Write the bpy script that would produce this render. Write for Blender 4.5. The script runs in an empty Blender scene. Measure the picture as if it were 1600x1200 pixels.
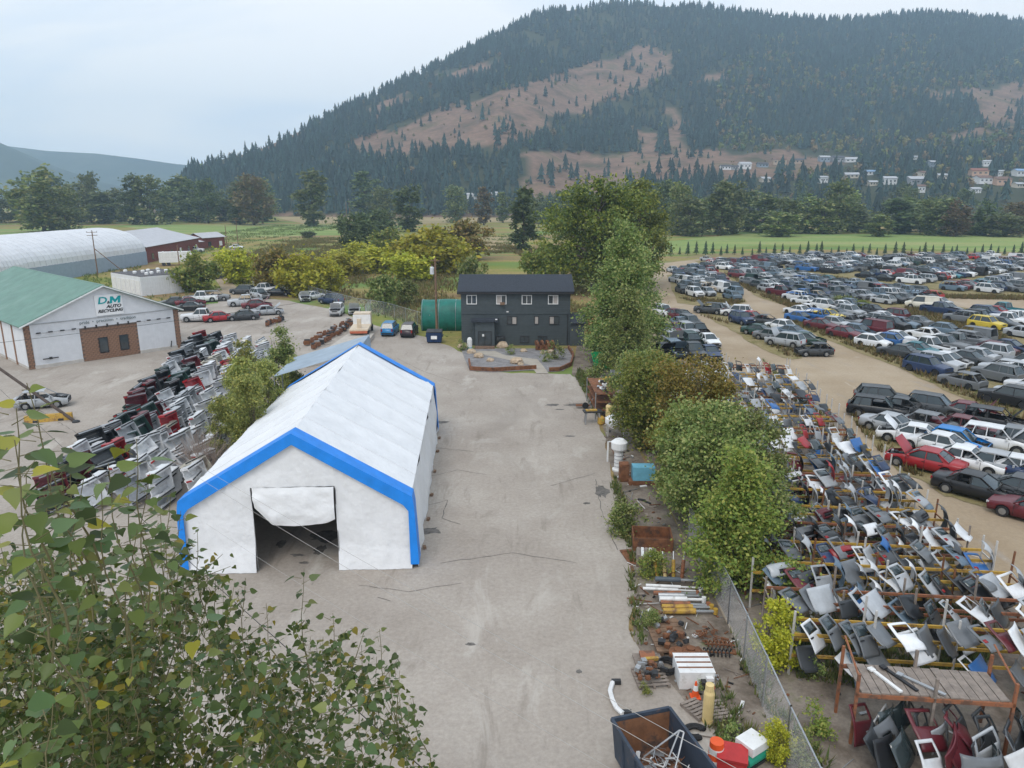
import bpy, bmesh, math, random
import numpy as np
from mathutils import Vector, Matrix, Euler, noise

rnd = random.Random(11)
rng = np.random.default_rng(11)
sc = bpy.context.scene
col = sc.collection
R = math.radians

# ---------------------------------------------------------------- camera
F, HC, HOR = 1150.0, 18.0, 305.0            # focal length in px of a 1600 px frame, camera height, horizon row
TH = math.atan2(600 - HOR, F)
CT, ST = math.cos(TH), math.sin(TH)
cam = bpy.data.objects.new('camera', bpy.data.cameras.new('camera'))
col.objects.link(cam)
cam.location = (0, 0, HC)
cam.rotation_euler = (math.pi / 2 - TH, 0, 0)
cam.data.sensor_width = 36
cam.data.lens = 36 * F / 1600
cam.data.clip_start = 0.1
cam.data.clip_end = 30000
sc.camera = cam

# ---------------------------------------------------------------- sky, sun, exposure
SUN_EL, SUN_ROT = 52, 200
world = bpy.data.worlds.new('World')
sc.world = world
world.use_nodes = True
wn, wl = world.node_tree.nodes, world.node_tree.links
wn.clear()
sky = wn.new('ShaderNodeTexSky'); sky.sky_type = 'NISHITA'; sky.sun_disc = False
sky.sun_elevation = R(SUN_EL); sky.sun_rotation = R(SUN_ROT)
sky.air_density = 1.0; sky.dust_density = 2.0
tc = wn.new('ShaderNodeTexCoord')
mp = wn.new('ShaderNodeMapping'); mp.inputs['Scale'].default_value = (1.0, 1.0, 3.2)
nz = wn.new('ShaderNodeTexNoise'); nz.inputs['Scale'].default_value = 1.7
nz.inputs['Detail'].default_value = 5; nz.inputs['Roughness'].default_value = 0.52; nz.inputs['Distortion'].default_value = 0.5
rp = wn.new('ShaderNodeValToRGB')
rp.color_ramp.elements[0].position = 0.40; rp.color_ramp.elements[0].color = (6.9, 8.1, 9.7, 1)
rp.color_ramp.elements[1].position = 0.60; rp.color_ramp.elements[1].color = (10.0, 10.1, 10.2, 1)
mx = wn.new('ShaderNodeMix'); mx.data_type = 'RGBA'; mx.inputs['Factor'].default_value = 0.9
bg = wn.new('ShaderNodeBackground'); bg.inputs['Strength'].default_value = 0.1
wo = wn.new('ShaderNodeOutputWorld')
wl.new(tc.outputs['Generated'], mp.inputs['Vector']); wl.new(mp.outputs['Vector'], nz.inputs['Vector'])
wl.new(nz.outputs['Fac'], rp.inputs['Fac'])
wl.new(sky.outputs['Color'], mx.inputs[6]); wl.new(rp.outputs['Color'], mx.inputs[7])
wl.new(mx.outputs[2], bg.inputs['Color']); wl.new(bg.outputs['Background'], wo.inputs['Surface'])

sun = bpy.data.objects.new('sun', bpy.data.lights.new('sun', 'SUN'))
col.objects.link(sun)
sun.data.energy = 1.1; sun.data.angle = R(24); sun.data.color = (1.0, 0.96, 0.9)
az = R(SUN_ROT)
sd = Vector((math.sin(az) * math.cos(R(SUN_EL)), math.cos(az) * math.cos(R(SUN_EL)), math.sin(R(SUN_EL))))
sun.rotation_euler = sd.to_track_quat('Z', 'Y').to_euler()
sun.location = (0, 0, 300)
vs = sc.view_settings
vs.view_transform = 'Standard'; vs.look = 'None'; vs.gamma = 1; vs.exposure = 0.32; vs.use_curve_mapping = False
sc.cycles.max_bounces = 6; sc.cycles.diffuse_bounces = 3; sc.cycles.glossy_bounces = 2
sc.cycles.transmission_bounces = 3; sc.cycles.transparent_max_bounces = 6; sc.cycles.volume_bounces = 1

# ---------------------------------------------------------------- helpers
def G(px, py, z=0.0):
    """world point where the picture point (1600x1200 px) meets height z"""
    a = (px - 800) / F; b = (600 - py) / F
    dy = CT + b * ST; dz = -ST + b * CT
    t = (z - HC) / dz
    return Vector((a * t, dy * t, z))
def at_depth(px, py, y):
    a = (px - 800) / F; b = (600 - py) / F
    dy = CT + b * ST; dz = -ST + b * CT
    t = y / dy
    return Vector((a * t, y, HC + dz * t))
def elev(py):
    b = (600 - py) / F
    return (-ST + b * CT) / (CT + b * ST)
def proj(x, y, z):
    d = y * CT - (z - HC) * ST; u = y * ST + (z - HC) * CT
    return 800 + F * x / d, 600 - F * u / d

MATS = {}
def nodes_of(name):
    m = bpy.data.materials.new(name); m.use_nodes = True
    n, l = m.node_tree.nodes, m.node_tree.links
    return m, n, l, n['Principled BSDF']
def M(name, rgb, rough=0.75, var=0.18, scale=2.0, bump=0.0, metal=0.0, src=None, detail=5, spots=None, spec=0.4):
    """procedural material: two noise scales vary the colour; src 'OBJ' takes the paint from the object's colour, 'ATT' from attribute col"""
    if name in MATS: return MATS[name]
    m, n, l, b = nodes_of(name)
    b.inputs['Roughness'].default_value = rough; b.inputs['Metallic'].default_value = metal
    b.inputs['Specular IOR Level'].default_value = spec
    t = n.new('ShaderNodeTexCoord')
    z1 = n.new('ShaderNodeTexNoise'); z1.inputs['Scale'].default_value = scale; z1.inputs['Detail'].default_value = detail
    z1.inputs['Roughness'].default_value = 0.62
    l.new(t.outputs['Object'], z1.inputs['Vector'])
    mr = n.new('ShaderNodeMapRange')
    mr.inputs['From Min'].default_value = 0.3; mr.inputs['From Max'].default_value = 0.7
    mr.inputs['To Min'].default_value = 1 - var; mr.inputs['To Max'].default_value = 1 + var
    l.new(z1.outputs['Fac'], mr.inputs['Value'])
    vm = n.new('ShaderNodeVectorMath'); vm.operation = 'SCALE'
    if src == 'OBJ':
        oi = n.new('ShaderNodeObjectInfo'); l.new(oi.outputs['Color'], vm.inputs[0])
    elif src == 'ATT':
        oi = n.new('ShaderNodeAttribute'); oi.attribute_name = 'col'; l.new(oi.outputs['Color'], vm.inputs[0])
    else:
        vm.inputs[0].default_value = rgb
    l.new(mr.outputs['Result'], vm.inputs['Scale'])
    out = vm.outputs['Vector']
    if spots:
        rgb2, sc2, lo, hi = spots
        z2 = n.new('ShaderNodeTexNoise'); z2.inputs['Scale'].default_value = sc2; z2.inputs['Detail'].default_value = 6
        z2.inputs['Roughness'].default_value = 0.7
        l.new(t.outputs['Object'], z2.inputs['Vector'])
        m2 = n.new('ShaderNodeMapRange'); m2.inputs['From Min'].default_value = lo; m2.inputs['From Max'].default_value = hi
        l.new(z2.outputs['Fac'], m2.inputs['Value'])
        mm = n.new('ShaderNodeMix'); mm.data_type = 'RGBA'
        l.new(m2.outputs['Result'], mm.inputs['Factor']); l.new(out, mm.inputs[6]); mm.inputs[7].default_value = (*rgb2, 1)
        out = mm.outputs[2]
    l.new(out, b.inputs['Base Color'])
    if bump:
        bp = n.new('ShaderNodeBump'); bp.inputs['Strength'].default_value = bump; bp.inputs['Distance'].default_value = 0.05
        z3 = n.new('ShaderNodeTexNoise'); z3.inputs['Scale'].default_value = scale * 4; z3.inputs['Detail'].default_value = 4
        l.new(t.outputs['Object'], z3.inputs['Vector']); l.new(z3.outputs['Fac'], bp.inputs['Height'])
        l.new(bp.outputs['Normal'], b.inputs['Normal'])
    MATS[name] = m
    return m
def LEAF(name, cols, rough=0.5, trans=0.32, single=False):
    """foliage: every leaf (mesh island) takes its own colour from a ramp; part of the light passes through"""
    if name in MATS: return MATS[name]
    m, n, l, b = nodes_of(name)
    b.inputs['Roughness'].default_value = rough; b.inputs['Specular IOR Level'].default_value = 0.3
    g = n.new('ShaderNodeNewGeometry'); r = n.new('ShaderNodeValToRGB')
    el = r.color_ramp.elements
    while len(el) < len(cols): el.new(0.5)
    for i, c in enumerate(cols):
        el[i].position = i / max(1, len(cols) - 1); el[i].color = (*c, 1)
    oi = n.new('ShaderNodeObjectInfo')
    l.new(oi.outputs['Random'] if single else g.outputs['Random Per Island'], r.inputs['Fac'])
    out = r.outputs['Color']
    hs = n.new('ShaderNodeHueSaturation')
    mr = n.new('ShaderNodeMapRange'); mr.inputs['To Min'].default_value = 0.8; mr.inputs['To Max'].default_value = 1.2
    l.new(oi.outputs['Random'], mr.inputs['Value']); l.new(mr.outputs['Result'], hs.inputs['Value'])
    m2 = n.new('ShaderNodeMapRange'); m2.inputs['To Min'].default_value = 0.485; m2.inputs['To Max'].default_value = 0.515
    l.new(oi.outputs['Random'], m2.inputs['Value']); l.new(m2.outputs['Result'], hs.inputs['Hue'])
    l.new(out, hs.inputs['Color']); out = hs.outputs['Color']
    l.new(out, b.inputs['Base Color'])
    if trans:
        tr = n.new('ShaderNodeBsdfTranslucent'); l.new(out, tr.inputs['Color'])
        ms = n.new('ShaderNodeMixShader'); ms.inputs['Fac'].default_value = trans
        l.new(b.outputs['BSDF'], ms.inputs[1]); l.new(tr.outputs['BSDF'], ms.inputs[2])
        l.new(ms.outputs['Shader'], n['Material Output'].inputs['Surface'])
    MATS[name] = m
    return m

class MB:
    """collects geometry; build() links it as ONE mesh object, mesh() returns the mesh alone"""
    def __init__(s): s.v = []; s.f = []; s.m = []
    def add(s, vs_, fs, mi=0):
        o = len(s.v); s.v.extend([tuple(p) for p in vs_])
        for f in fs: s.f.append(tuple(i + o for i in f)); s.m.append(mi)
        return s
    def box(s, c, sz, rz=0, rx=0, ry=0, mi=0):
        mt = Matrix.Translation(Vector(c)) @ Euler((rx, ry, rz)).to_matrix().to_4x4()
        x, y, z = sz[0] / 2, sz[1] / 2, sz[2] / 2
        vv = [mt @ Vector(p) for p in ((-x, -y, -z), (x, -y, -z), (x, y, -z), (-x, y, -z), (-x, -y, z), (x, -y, z), (x, y, z), (-x, y, z))]
        return s.add(vv, [(0, 3, 2, 1), (4, 5, 6, 7), (0, 1, 5, 4), (1, 2, 6, 5), (2, 3, 7, 6), (3, 0, 4, 7)], mi)
    def tube(s, p, q, r0, r1=None, n=6, mi=0, cap=True):
        p, q = Vector(p), Vector(q); r1 = r0 if r1 is None else r1
        d = (q - p)
        if d.length < 1e-6: return s
        d.normalize()
        a = d.orthogonal().normalized(); b = d.cross(a)
        vv = []
        for c, r in ((p, r0), (q, r1)):
            for i in range(n):
                t = 2 * math.pi * i / n
                vv.append(c + a * (r * math.cos(t)) + b * (r * math.sin(t)))
        fs = [(i, (i + 1) % n, n + (i + 1) % n, n + i) for i in range(n)]
        if cap: fs += [tuple(range(n - 1, -1, -1)), tuple(range(n, 2 * n))]
        return s.add(vv, fs, mi)
    def path(s, pts, r, n=6, r1=None, mi=0):
        k = len(pts) - 1
        r1 = r if r1 is None else r1
        for i in range(k):
            s.tube(pts[i], pts[i + 1], r + (r1 - r) * i / k, r + (r1 - r) * (i + 1) / k, n, mi)
        return s
    def prism(s, poly, z0, z1, mt=None, mi=0):
        n = len(poly)
        vv = [Vector((x, y, z0)) for x, y in poly] + [Vector((x, y, z1)) for x, y in poly]
        if mt is not None: vv = [mt @ p for p in vv]
        return s.add(vv, [tuple(range(n - 1, -1, -1)), tuple(range(n, 2 * n))] + [(i, (i + 1) % n, n + (i + 1) % n, n + i) for i in range(n)], mi)
    def lathe(s, prof, n=12, mt=None, mi=0):
        vv = []
        for r, z in prof:
            for i in range(n):
                t = 2 * math.pi * i / n
                vv.append(Vector((r * math.cos(t), r * math.sin(t), z)))
        if mt is not None: vv = [mt @ p for p in vv]
        fs = []
        for k in range(len(prof) - 1):
            for i in range(n):
                j = (i + 1) % n
                fs.append((k * n + i, k * n + j, (k + 1) * n + j, (k + 1) * n + i))
        fs += [tuple(range(n - 1, -1, -1)), tuple(range((len(prof) - 1) * n, len(prof) * n))]
        return s.add(vv, fs, mi)
    def grid(s, fn, nu, nv, mi=0, skip=None):
        o = [fn(i / nu, j / nv) for j in range(nv + 1) for i in range(nu + 1)]
        fs = [(j * (nu + 1) + i, j * (nu + 1) + i + 1, (j + 1) * (nu + 1) + i + 1, (j + 1) * (nu + 1) + i)
              for j in range(nv) for i in range(nu) if not (skip and skip(i, j))]
        return s.add(o, fs, mi)
    def mesh(s, name, mats, smooth=False, solid=0, weld=False):
        me = bpy.data.meshes.new(name)
        me.from_pydata(s.v, [], s.f)
        for m in (mats if isinstance(mats, (list, tuple)) else [mats]): me.materials.append(m)
        if any(s.m): me.polygons.foreach_set('material_index', s.m)
        if solid or weld:
            bm = bmesh.new(); bm.from_mesh(me)
            if weld: bmesh.ops.remove_doubles(bm, verts=bm.verts, dist=1e-4)
            if solid:
                bmesh.ops.recalc_face_normals(bm, faces=bm.faces)
                bmesh.ops.solidify(bm, geom=bm.faces[:], thickness=solid)
            bm.to_mesh(me); bm.free()
        if smooth: me.polygons.foreach_set('use_smooth', [True] * len(me.polygons))
        me.update()
        return me
    def build(s, name, mats, parent=None, loc=None, rz=0, **k):
        return put(name, s.mesh(name, mats, **k), parent, loc, rz)

def put(name, me, parent=None, loc=None, rz=0, color=None, rot=None, scale=None):
    o = bpy.data.objects.new(name, me); col.objects.link(o)
    if parent is not None: o.parent = parent
    if loc is not None: o.location = loc
    if rot is not None: o.rotation_euler = rot
    elif rz: o.rotation_euler = (0, 0, rz)
    if scale is not None: o.scale = scale if hasattr(scale, '__len__') else (scale,) * 3
    if color is not None: o.color = (*color[:3], 1)
    return o
def tag(o, label=None, cat=None, group=None, kind=None):
    if label: o['label'] = label
    if cat: o['category'] = cat
    if group: o['group'] = group
    if kind: o['kind'] = kind
    return o
def thing(name, label, cat, loc=(0, 0, 0), rz=0, group=None, rot=None, scale=None):
    o = bpy.data.objects.new(name, None); col.objects.link(o)
    o.location = loc; o.rotation_euler = rot if rot is not None else (0, 0, rz)
    if scale: o.scale = (scale,) * 3
    o.empty_display_size = 0.3
    return tag(o, label, cat, group)
def struct(o): o['kind'] = 'structure'; return o
def stuff(o, label, cat): return tag(o, label, cat, kind='stuff')
def npmesh(name, V, faces, mats, cols=None, midx=None, smooth=False):
    """V (n,3); faces (m,k)"""
    V = np.asarray(V, dtype=np.float32); faces = np.asarray(faces, dtype=np.int32)
    me = bpy.data.meshes.new(name)
    k = faces.shape[1]; m = len(faces)
    me.vertices.add(len(V)); me.vertices.foreach_set('co', V.ravel())
    me.loops.add(m * k); me.loops.foreach_set('vertex_index', faces.ravel())
    me.polygons.add(m)
    me.polygons.foreach_set('loop_start', np.arange(0, m * k, k, dtype=np.int32))
    me.polygons.foreach_set('loop_total', np.full(m, k, dtype=np.int32))
    for q in (mats if isinstance(mats, (list, tuple)) else [mats]): me.materials.append(q)
    if midx is not None: me.polygons.foreach_set('material_index', np.asarray(midx, dtype=np.int32))
    if smooth: me.polygons.foreach_set('use_smooth', np.ones(m, dtype=bool))
    if cols is not None:
        a = me.color_attributes.new('col', 'FLOAT_COLOR', 'POINT')
        a.data.foreach_set('color', np.asarray(cols, dtype=np.float32).ravel())
    me.update(calc_edges=True); me.validate()
    return me
def sheet(name, pts, z, mat, n_noise=0, amp=0.0, parent=None):
    """flat ground sheet from an outline of ground points, its edge roughened"""
    out = []
    k = len(pts)
    for i in range(k):
        p, q = Vector(pts[i][:2]), Vector(pts[(i + 1) % k][:2])
        n = max(1, n_noise)
        for j in range(n):
            c = p.lerp(q, j / n)
            if amp: c += Vector((rnd.uniform(-amp, amp), rnd.uniform(-amp, amp)))
            out.append((c.x, c.y, z))
    mb = MB(); mb.add(out, [tuple(range(len(out)))])
    me = mb.mesh(name, mat)
    bm = bmesh.new(); bm.from_mesh(me); bmesh.ops.triangulate(bm, faces=bm.faces[:])
    bmesh.ops.recalc_face_normals(bm, faces=bm.faces[:])
    for f in bm.faces:
        if f.normal.z < 0: f.normal_flip()
    bm.to_mesh(me); bm.free()
    return put(name, me, parent)
def inside(p, poly):
    x, y = p; c = False; j = len(poly) - 1
    for i in range(len(poly)):
        xi, yi = poly[i]; xj, yj = poly[j]
        if (yi > y) != (yj > y) and x < (xj - xi) * (y - yi) / (yj - yi) + xi: c = not c
        j = i
    return c
def text_mesh(txt, size, mat, depth=0.01, shear=0.0, bold=0.0, align='CENTER'):
    cu = bpy.data.curves.new('lettering', 'FONT')
    cu.body = txt; cu.size = size; cu.extrude = depth; cu.shear = shear; cu.offset = bold; cu.align_x = align; cu.align_y = 'CENTER'
    cu.resolution_u = 3
    o = bpy.data.objects.new('lettering', cu); col.objects.link(o)
    dg = bpy.context.evaluated_depsgraph_get(); dg.update()
    me = bpy.data.meshes.new_from_object(o.evaluated_get(dg))
    bpy.data.objects.remove(o)
    me.materials.clear(); me.materials.append(mat)
    return me
# ---------------------------------------------------------------- ground materials
def ground_mat(name, stops, scale, fine, stretch=(1, 1, 1), rough=0.95, streak=None, bump=0.3, fine_var=0.22, pits=None):
    m, n, l, b = nodes_of(name)
    b.inputs['Roughness'].default_value = rough; b.inputs['Specular IOR Level'].default_value = 0.15
    t = n.new('ShaderNodeTexCoord'); mpn = n.new('ShaderNodeMapping'); mpn.inputs['Scale'].default_value = stretch
    l.new(t.outputs['Object'], mpn.inputs['Vector'])
    z = n.new('ShaderNodeTexNoise'); z.inputs['Scale'].default_value = scale; z.inputs['Detail'].default_value = 8; z.inputs['Roughness'].default_value = 0.6
    l.new(mpn.outputs['Vector'], z.inputs['Vector'])
    r = n.new('ShaderNodeValToRGB'); el = r.color_ramp.elements
    while len(el) < len(stops): el.new(0.5)
    for i, (p, c) in enumerate(stops): el[i].position = p; el[i].color = (*c, 1)
    l.new(z.outputs['Fac'], r.inputs['Fac'])
    z2 = n.new('ShaderNodeTexNoise'); z2.inputs['Scale'].default_value = fine; z2.inputs['Detail'].default_value = 6; z2.inputs['Roughness'].default_value = 0.75
    l.new(t.outputs['Object'], z2.inputs['Vector'])
    mr = n.new('ShaderNodeMapRange'); mr.inputs['From Min'].default_value = 0.25; mr.inputs['From Max'].default_value = 0.75
    mr.inputs['To Min'].default_value = 1 - fine_var; mr.inputs['To Max'].default_value = 1 + fine_var
    l.new(z2.outputs['Fac'], mr.inputs['Value'])
    vm = n.new('ShaderNodeVectorMath'); vm.operation = 'SCALE'
    l.new(r.outputs['Color'], vm.inputs[0]); l.new(mr.outputs['Result'], vm.inputs['Scale'])
    out = vm.outputs['Vector']
    for colr, scl, strch, lo, hi in (streak or []):
        mq = n.new('ShaderNodeMapping'); mq.inputs['Scale'].default_value = strch; mq.inputs['Rotation'].default_value = (0, 0, 0.1 + 0.4 * rnd.random())
        l.new(t.outputs['Object'], mq.inputs['Vector'])
        zq = n.new('ShaderNodeTexNoise'); zq.inputs['Scale'].default_value = scl; zq.inputs['Detail'].default_value = 7; zq.inputs['Roughness'].default_value = 0.68
        zq.inputs['Distortion'].default_value = 0.6
        l.new(mq.outputs['Vector'], zq.inputs['Vector'])
        m2 = n.new('ShaderNodeMapRange'); m2.inputs['From Min'].default_value = lo; m2.inputs['From Max'].default_value = hi
        l.new(zq.outputs['Fac'], m2.inputs['Value'])
        mm = n.new('ShaderNodeMix'); mm.data_type = 'RGBA'
        l.new(m2.outputs['Result'], mm.inputs['Factor']); l.new(out, mm.inputs[6]); mm.inputs[7].default_value = (*colr, 1)
        out = mm.outputs[2]
    l.new(out, b.inputs['Base Color'])
    bp = n.new('ShaderNodeBump'); bp.inputs['Strength'].default_value = bump; bp.inputs['Distance'].default_value = 0.08
    l.new(z2.outputs['Fac'], bp.inputs['Height']); l.new(bp.outputs['Normal'], b.inputs['Normal'])
    return m
def track_mat(name, base, amp, wheel):
    return ground_mat(name, base, 0.12, 6.0, streak=wheel)

YARD = ground_mat('compacted_gravel', [(0.3, (0.315, 0.272, 0.232)), (0.5, (0.37, 0.325, 0.28)), (0.68, (0.425, 0.38, 0.332))], 0.16, 5.0, fine_var=0.2,
                  streak=[((0.25, 0.215, 0.18), 0.35, (2.2, 0.5, 1), 0.56, 0.72), ((0.49, 0.45, 0.40), 0.22, (1.6, 0.6, 1), 0.56, 0.72), ((0.28, 0.245, 0.21), 0.09, (1, .7, 1), 0.55, 0.75),
                          ((0.21, 0.185, 0.16), 1.3, (1, 1, 1), 0.66, 0.78)], bump=0.25)
DIRT = ground_mat('lot_dirt', [(0.3, (0.31, 0.235, 0.155)), (0.5, (0.375, 0.295, 0.205)), (0.7, (0.44, 0.36, 0.265))], 0.1, 4.0, fine_var=0.15,
                  streak=[((0.33, 0.285, 0.24), 0.25, (1.8, 0.5, 1), 0.58, 0.72), ((0.56, 0.50, 0.42), 0.4, (1.4, 0.5, 1), 0.64, 0.78)])
STRIP = ground_mat('weedy_dirt', [(0.3, (0.105, 0.085, 0.065)), (0.45, (0.19, 0.155, 0.125)), (0.6, (0.27, 0.23, 0.19)), (0.72, (0.15, 0.16, 0.07))], 0.7, 7.0, fine_var=0.3)
VERGE = ground_mat('dry_verge', [(0.3, (0.14, 0.14, 0.05)), (0.45, (0.24, 0.20, 0.09)), (0.6, (0.29, 0.235, 0.13)), (0.75, (0.12, 0.15, 0.05))], 0.5, 6.0, fine_var=0.35, bump=0.8)
MEADOW = ground_mat('meadow', [(0.32, (0.134, 0.179, 0.038)), (0.42, (0.205, 0.224, 0.051)), (0.5, (0.301, 0.237, 0.090)), (0.58, (0.256, 0.173, 0.090)), (0.68, (0.192, 0.243, 0.058))],
                    0.022, 1.2, stretch=(0.5, 1.3, 1), fine_var=0.4, bump=0.9, streak=[((0.141, 0.218, 0.058), 0.013, (0.5, 2, 1), 0.52, 0.6)])
HAYFIELD = ground_mat('hay_field', [(0.35, (0.160, 0.243, 0.070)), (0.5, (0.224, 0.288, 0.090)), (0.65, (0.320, 0.314, 0.134))], 0.02, 0.6, stretch=(0.4, 2, 1), fine_var=0.25,
                      streak=[((0.422, 0.371, 0.218), 0.03, (0.3, 3, 1), 0.62, 0.7)])
STUBBLE = ground_mat('stubble', [(0.35, (0.30, 0.23, 0.12)), (0.5, (0.36, 0.28, 0.16)), (0.65, (0.26, 0.23, 0.11))], 0.02, 0.8, stretch=(0.4, 2, 1), fine_var=0.2)
HILLM = ground_mat('hill_soil', [(0.3, (0.075, 0.07, 0.035)), (0.42, (0.15, 0.10, 0.07)), (0.53, (0.22, 0.14, 0.10)), (0.66, (0.13, 0.105, 0.06))], 0.02, 0.15, fine_var=0.35, bump=0.6)
FARM = ground_mat('far_forest', [(0.35, (0.035, 0.05, 0.045)), (0.5, (0.05, 0.07, 0.055)), (0.68, (0.09, 0.10, 0.075))], 0.003, 0.02, fine_var=0.3)

# ---------------------------------------------------------------- setting: ground, yard, lot
gm = MB()
def gz(u, v): return (-3200 + 6400 * u, -60 + 6000 * v, 0)
gm.grid(gz, 8, 8)
struct(gm.build('ground', MEADOW))
yard_px = [(262, 480), (340, 474), (352, 462), (450, 470), (520, 484), (556, 497), (600, 512), (655, 524), (712, 545), (735, 560), (735, 580), (800, 583), (893, 585), (915, 600), (932, 640), (950, 700),
           (966, 780), (985, 860), (990, 930), (990, 1000), (1040, 1060), (1110, 1140), (1180, 1260)]
yard = [G(*p).to_2d() for p in yard_px] + [Vector((7.5, 8)), Vector((-50, 6)), Vector((-75, 40)), Vector((-85, 75)), Vector((-70, 100))]
struct(sheet('yard', yard, 0.02, YARD, 5, 0.22))
lot = [G(1030, 412).to_2d(), G(1110, 402).to_2d(), G(1600, 401).to_2d(), Vector((230, 214)), Vector((230, 60)), Vector((80, 6)), Vector((9.3, 6)), Vector((9.3, 60)), Vector((13.5, 90)), Vector((17, 130))]
struct(sheet('car_lot', lot, 0.015, DIRT, 4, 0.4))
strip = [Vector((9.25, 6)), Vector((9.25, 62)), Vector((12, 90)), Vector((8.5, 92))] + [G(*p).to_2d() for p in yard_px[12:]] + [Vector((7.5, 8))]
struct(sheet('scrap_strip', strip, 0.028, STRIP, 3, 0.15))
rackg = [Vector((9.35, 6)), Vector((21.5, 6)), Vector((21.6, 20)), Vector((22.0, 27)), Vector((23.6, 36)), Vector((25.5, 50)), Vector((28, 71.5)), Vector((21, 76)), Vector((13, 92)), Vector((9.9, 80)), Vector((9.4, 40))]
struct(sheet('rack_ground', rackg, 0.03, STRIP, 6, 0.3))
# fields on the valley floor
def field(name, px, mat, z, n=4, amp=0.8): return struct(sheet(name, [G(*p).to_2d() for p in px], z, mat, n, amp))
field('hay_field', [(1045, 396), (1035, 378), (1150, 366), (1400, 366), (1600, 370), (1900, 372), (1900, 398), (1600, 395), (1300, 384), (1180, 384)], HAYFIELD, 0.03)
field('stubble_field', [(430, 340), (560, 333), (800, 331), (900, 335), (830, 347), (640, 350), (470, 349)], STUBBLE, 0.05)
field('hay_field', [(180, 352), (430, 350), (640, 353), (560, 366), (380, 372), (240, 362)], HAYFIELD, 0.03)
field('hay_field', [(-250, 362), (0, 358), (120, 357), (60, 368), (-250, 378)], HAYFIELD, 0.03)
field('stubble_field', [(745, 372), (800, 368), (805, 390), (752, 396)], STUBBLE, 0.04)
field('lot_edge', [(1040, 404), (1120, 396), (1400, 392), (1900, 396), (1900, 402), (1600, 402), (1110, 403)], VERGE, 0.04, 6, 0.6)
# a worn dirt track that leaves the yard between the white sheds
field('track', [(325, 462), (345, 448), (332, 430), (350, 405), (365, 380), (372, 379), (362, 405), (350, 430), (372, 452), (395, 468)], DIRT, 0.035, 4, 0.3)

# ---------------------------------------------------------------- hill
def ip(x, xs, ys): return np.interp(x, xs, ys)
SK_X = [150, 255, 300, 340, 400, 460, 520, 590, 650, 700, 760, 820, 850, 950, 1050, 1150, 1250, 1300, 1400, 1500, 1600, 1800, 2200]
SK_Y = [304, 300, 268, 252, 236, 210, 180, 150, 122, 97, 64, 32, 20, 7, 10, 20, 33, 33, 22, 28, 38, 55, 90]
def wob(x, y):
    return (np.sin(x * .011 + y * .007) + np.sin(x * .023 - y * .013 + 1.3) * .6 + np.sin(x * .047 + y * .031 + .4) * .35 + np.sin(x * .09 - y * .071) * .2)
def hill_h(x, y):
    px = 800 + F * (x / np.maximum(y, 1)) / CT
    e = (lambda b: (-ST + b * CT) / (CT + b * ST))((600 - ip(px, SK_X, SK_Y)) / F)
    D = ip(px, [255, 300, 500, 800, 1000, 1600], [900, 960, 1150, 1500, 1650, 1750])
    B = ip(px, [300, 600, 800, 1000, 1300, 1600], [660, 640, 620, 560, 500, 470])
    top = HC + D * e
    top = np.where(px < 300, top * np.clip((px - 240) / 60, 0, 1), top)
    t = (y - B) / (D - B)
    up = np.clip(t, 0, 1)
    bench = np.clip((px - 780) / 120, 0, 1)
    g = up * (1 - bench) + bench * np.interp(up, [0, .12, .3, .45, 1], [0, .06, .16, .28, 1])
    back = np.clip(1 - (t - 1) * 0.9, 0.0, 1)
    z = top * np.where(t > 1, back, g)
    z = z + wob(x, y) * np.clip(z, 0, 60) * 0.055 * np.clip(1.15 - up, 0, 1) ** .5
    return np.where(t <= 0, -1.5, z)
nx, ny = 260, 170
xs = np.linspace(-520, 1900, nx); ys = np.linspace(440, 2500, ny)
X, Y = np.meshgrid(xs, ys)
Z = hill_h(X, Y)
V = np.stack([X, Y, Z], -1).reshape(-1, 3)
i0 = (np.arange(ny - 1)[:, None] * nx + np.arange(nx - 1)[None]).ravel()
FQ = np.stack([i0, i0 + 1, i0 + nx + 1, i0 + nx], -1)
hill_o = struct(put('hill', npmesh('hill', V, FQ, HILLM, smooth=True)))
# far blue ridges
def ridge(name, pts, d0, d1, seed):
    n = 140; rg = np.random.default_rng(seed)
    px = np.linspace(pts[0][0], pts[-1][0], n)
    py = ip(px, [p[0] for p in pts], [p[1] for p in pts])
    b = (600 - py) / F
    hh = np.maximum(5, HC + d0 * (-ST + b * CT) / (CT + b * ST))
    x0 = (px - 800) / F * d0 / CT
    rows = []
    prof = [(-0.45, -0.02), (-0.34, .2), (-0.22, .48), (-.1, .8), (0, 1), (.15, .85), (.4, .3), (.6, -.02)]
    for k, (dd, hf) in enumerate(prof):
        yy = d0 + dd * d1
        j = 0 if hf in (1,) else (np.sin(px * .06 + k) + np.sin(px * .021 + 2 * k) * 1.5) * 0.03
        rows.append(np.stack([x0 * yy / d0, np.full(n, yy), hh * np.clip(hf + j, -.02, 1)], -1))
    V = np.concatenate(rows); m = len(prof)
    i = (np.arange(m - 1)[:, None] * n + np.arange(n - 1)[None]).ravel()
    return struct(put(name, npmesh(name, V, np.stack([i, i + 1, i + n + 1, i + n], -1), FARM, smooth=True)))
ridge('far_mountain', [(-500, 150), (-200, 165), (-80, 170), (0, 193), (30, 205), (60, 222), (95, 240), (140, 262), (200, 285), (280, 302)], 2500, 1000, 1)
ridge('far_mountain', [(-300, 220), (0, 225), (70, 228), (130, 236), (200, 240), (260, 248), (310, 256), (370, 262), (430, 266), (520, 268), (700, 262)], 3300, 1000, 2)

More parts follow.
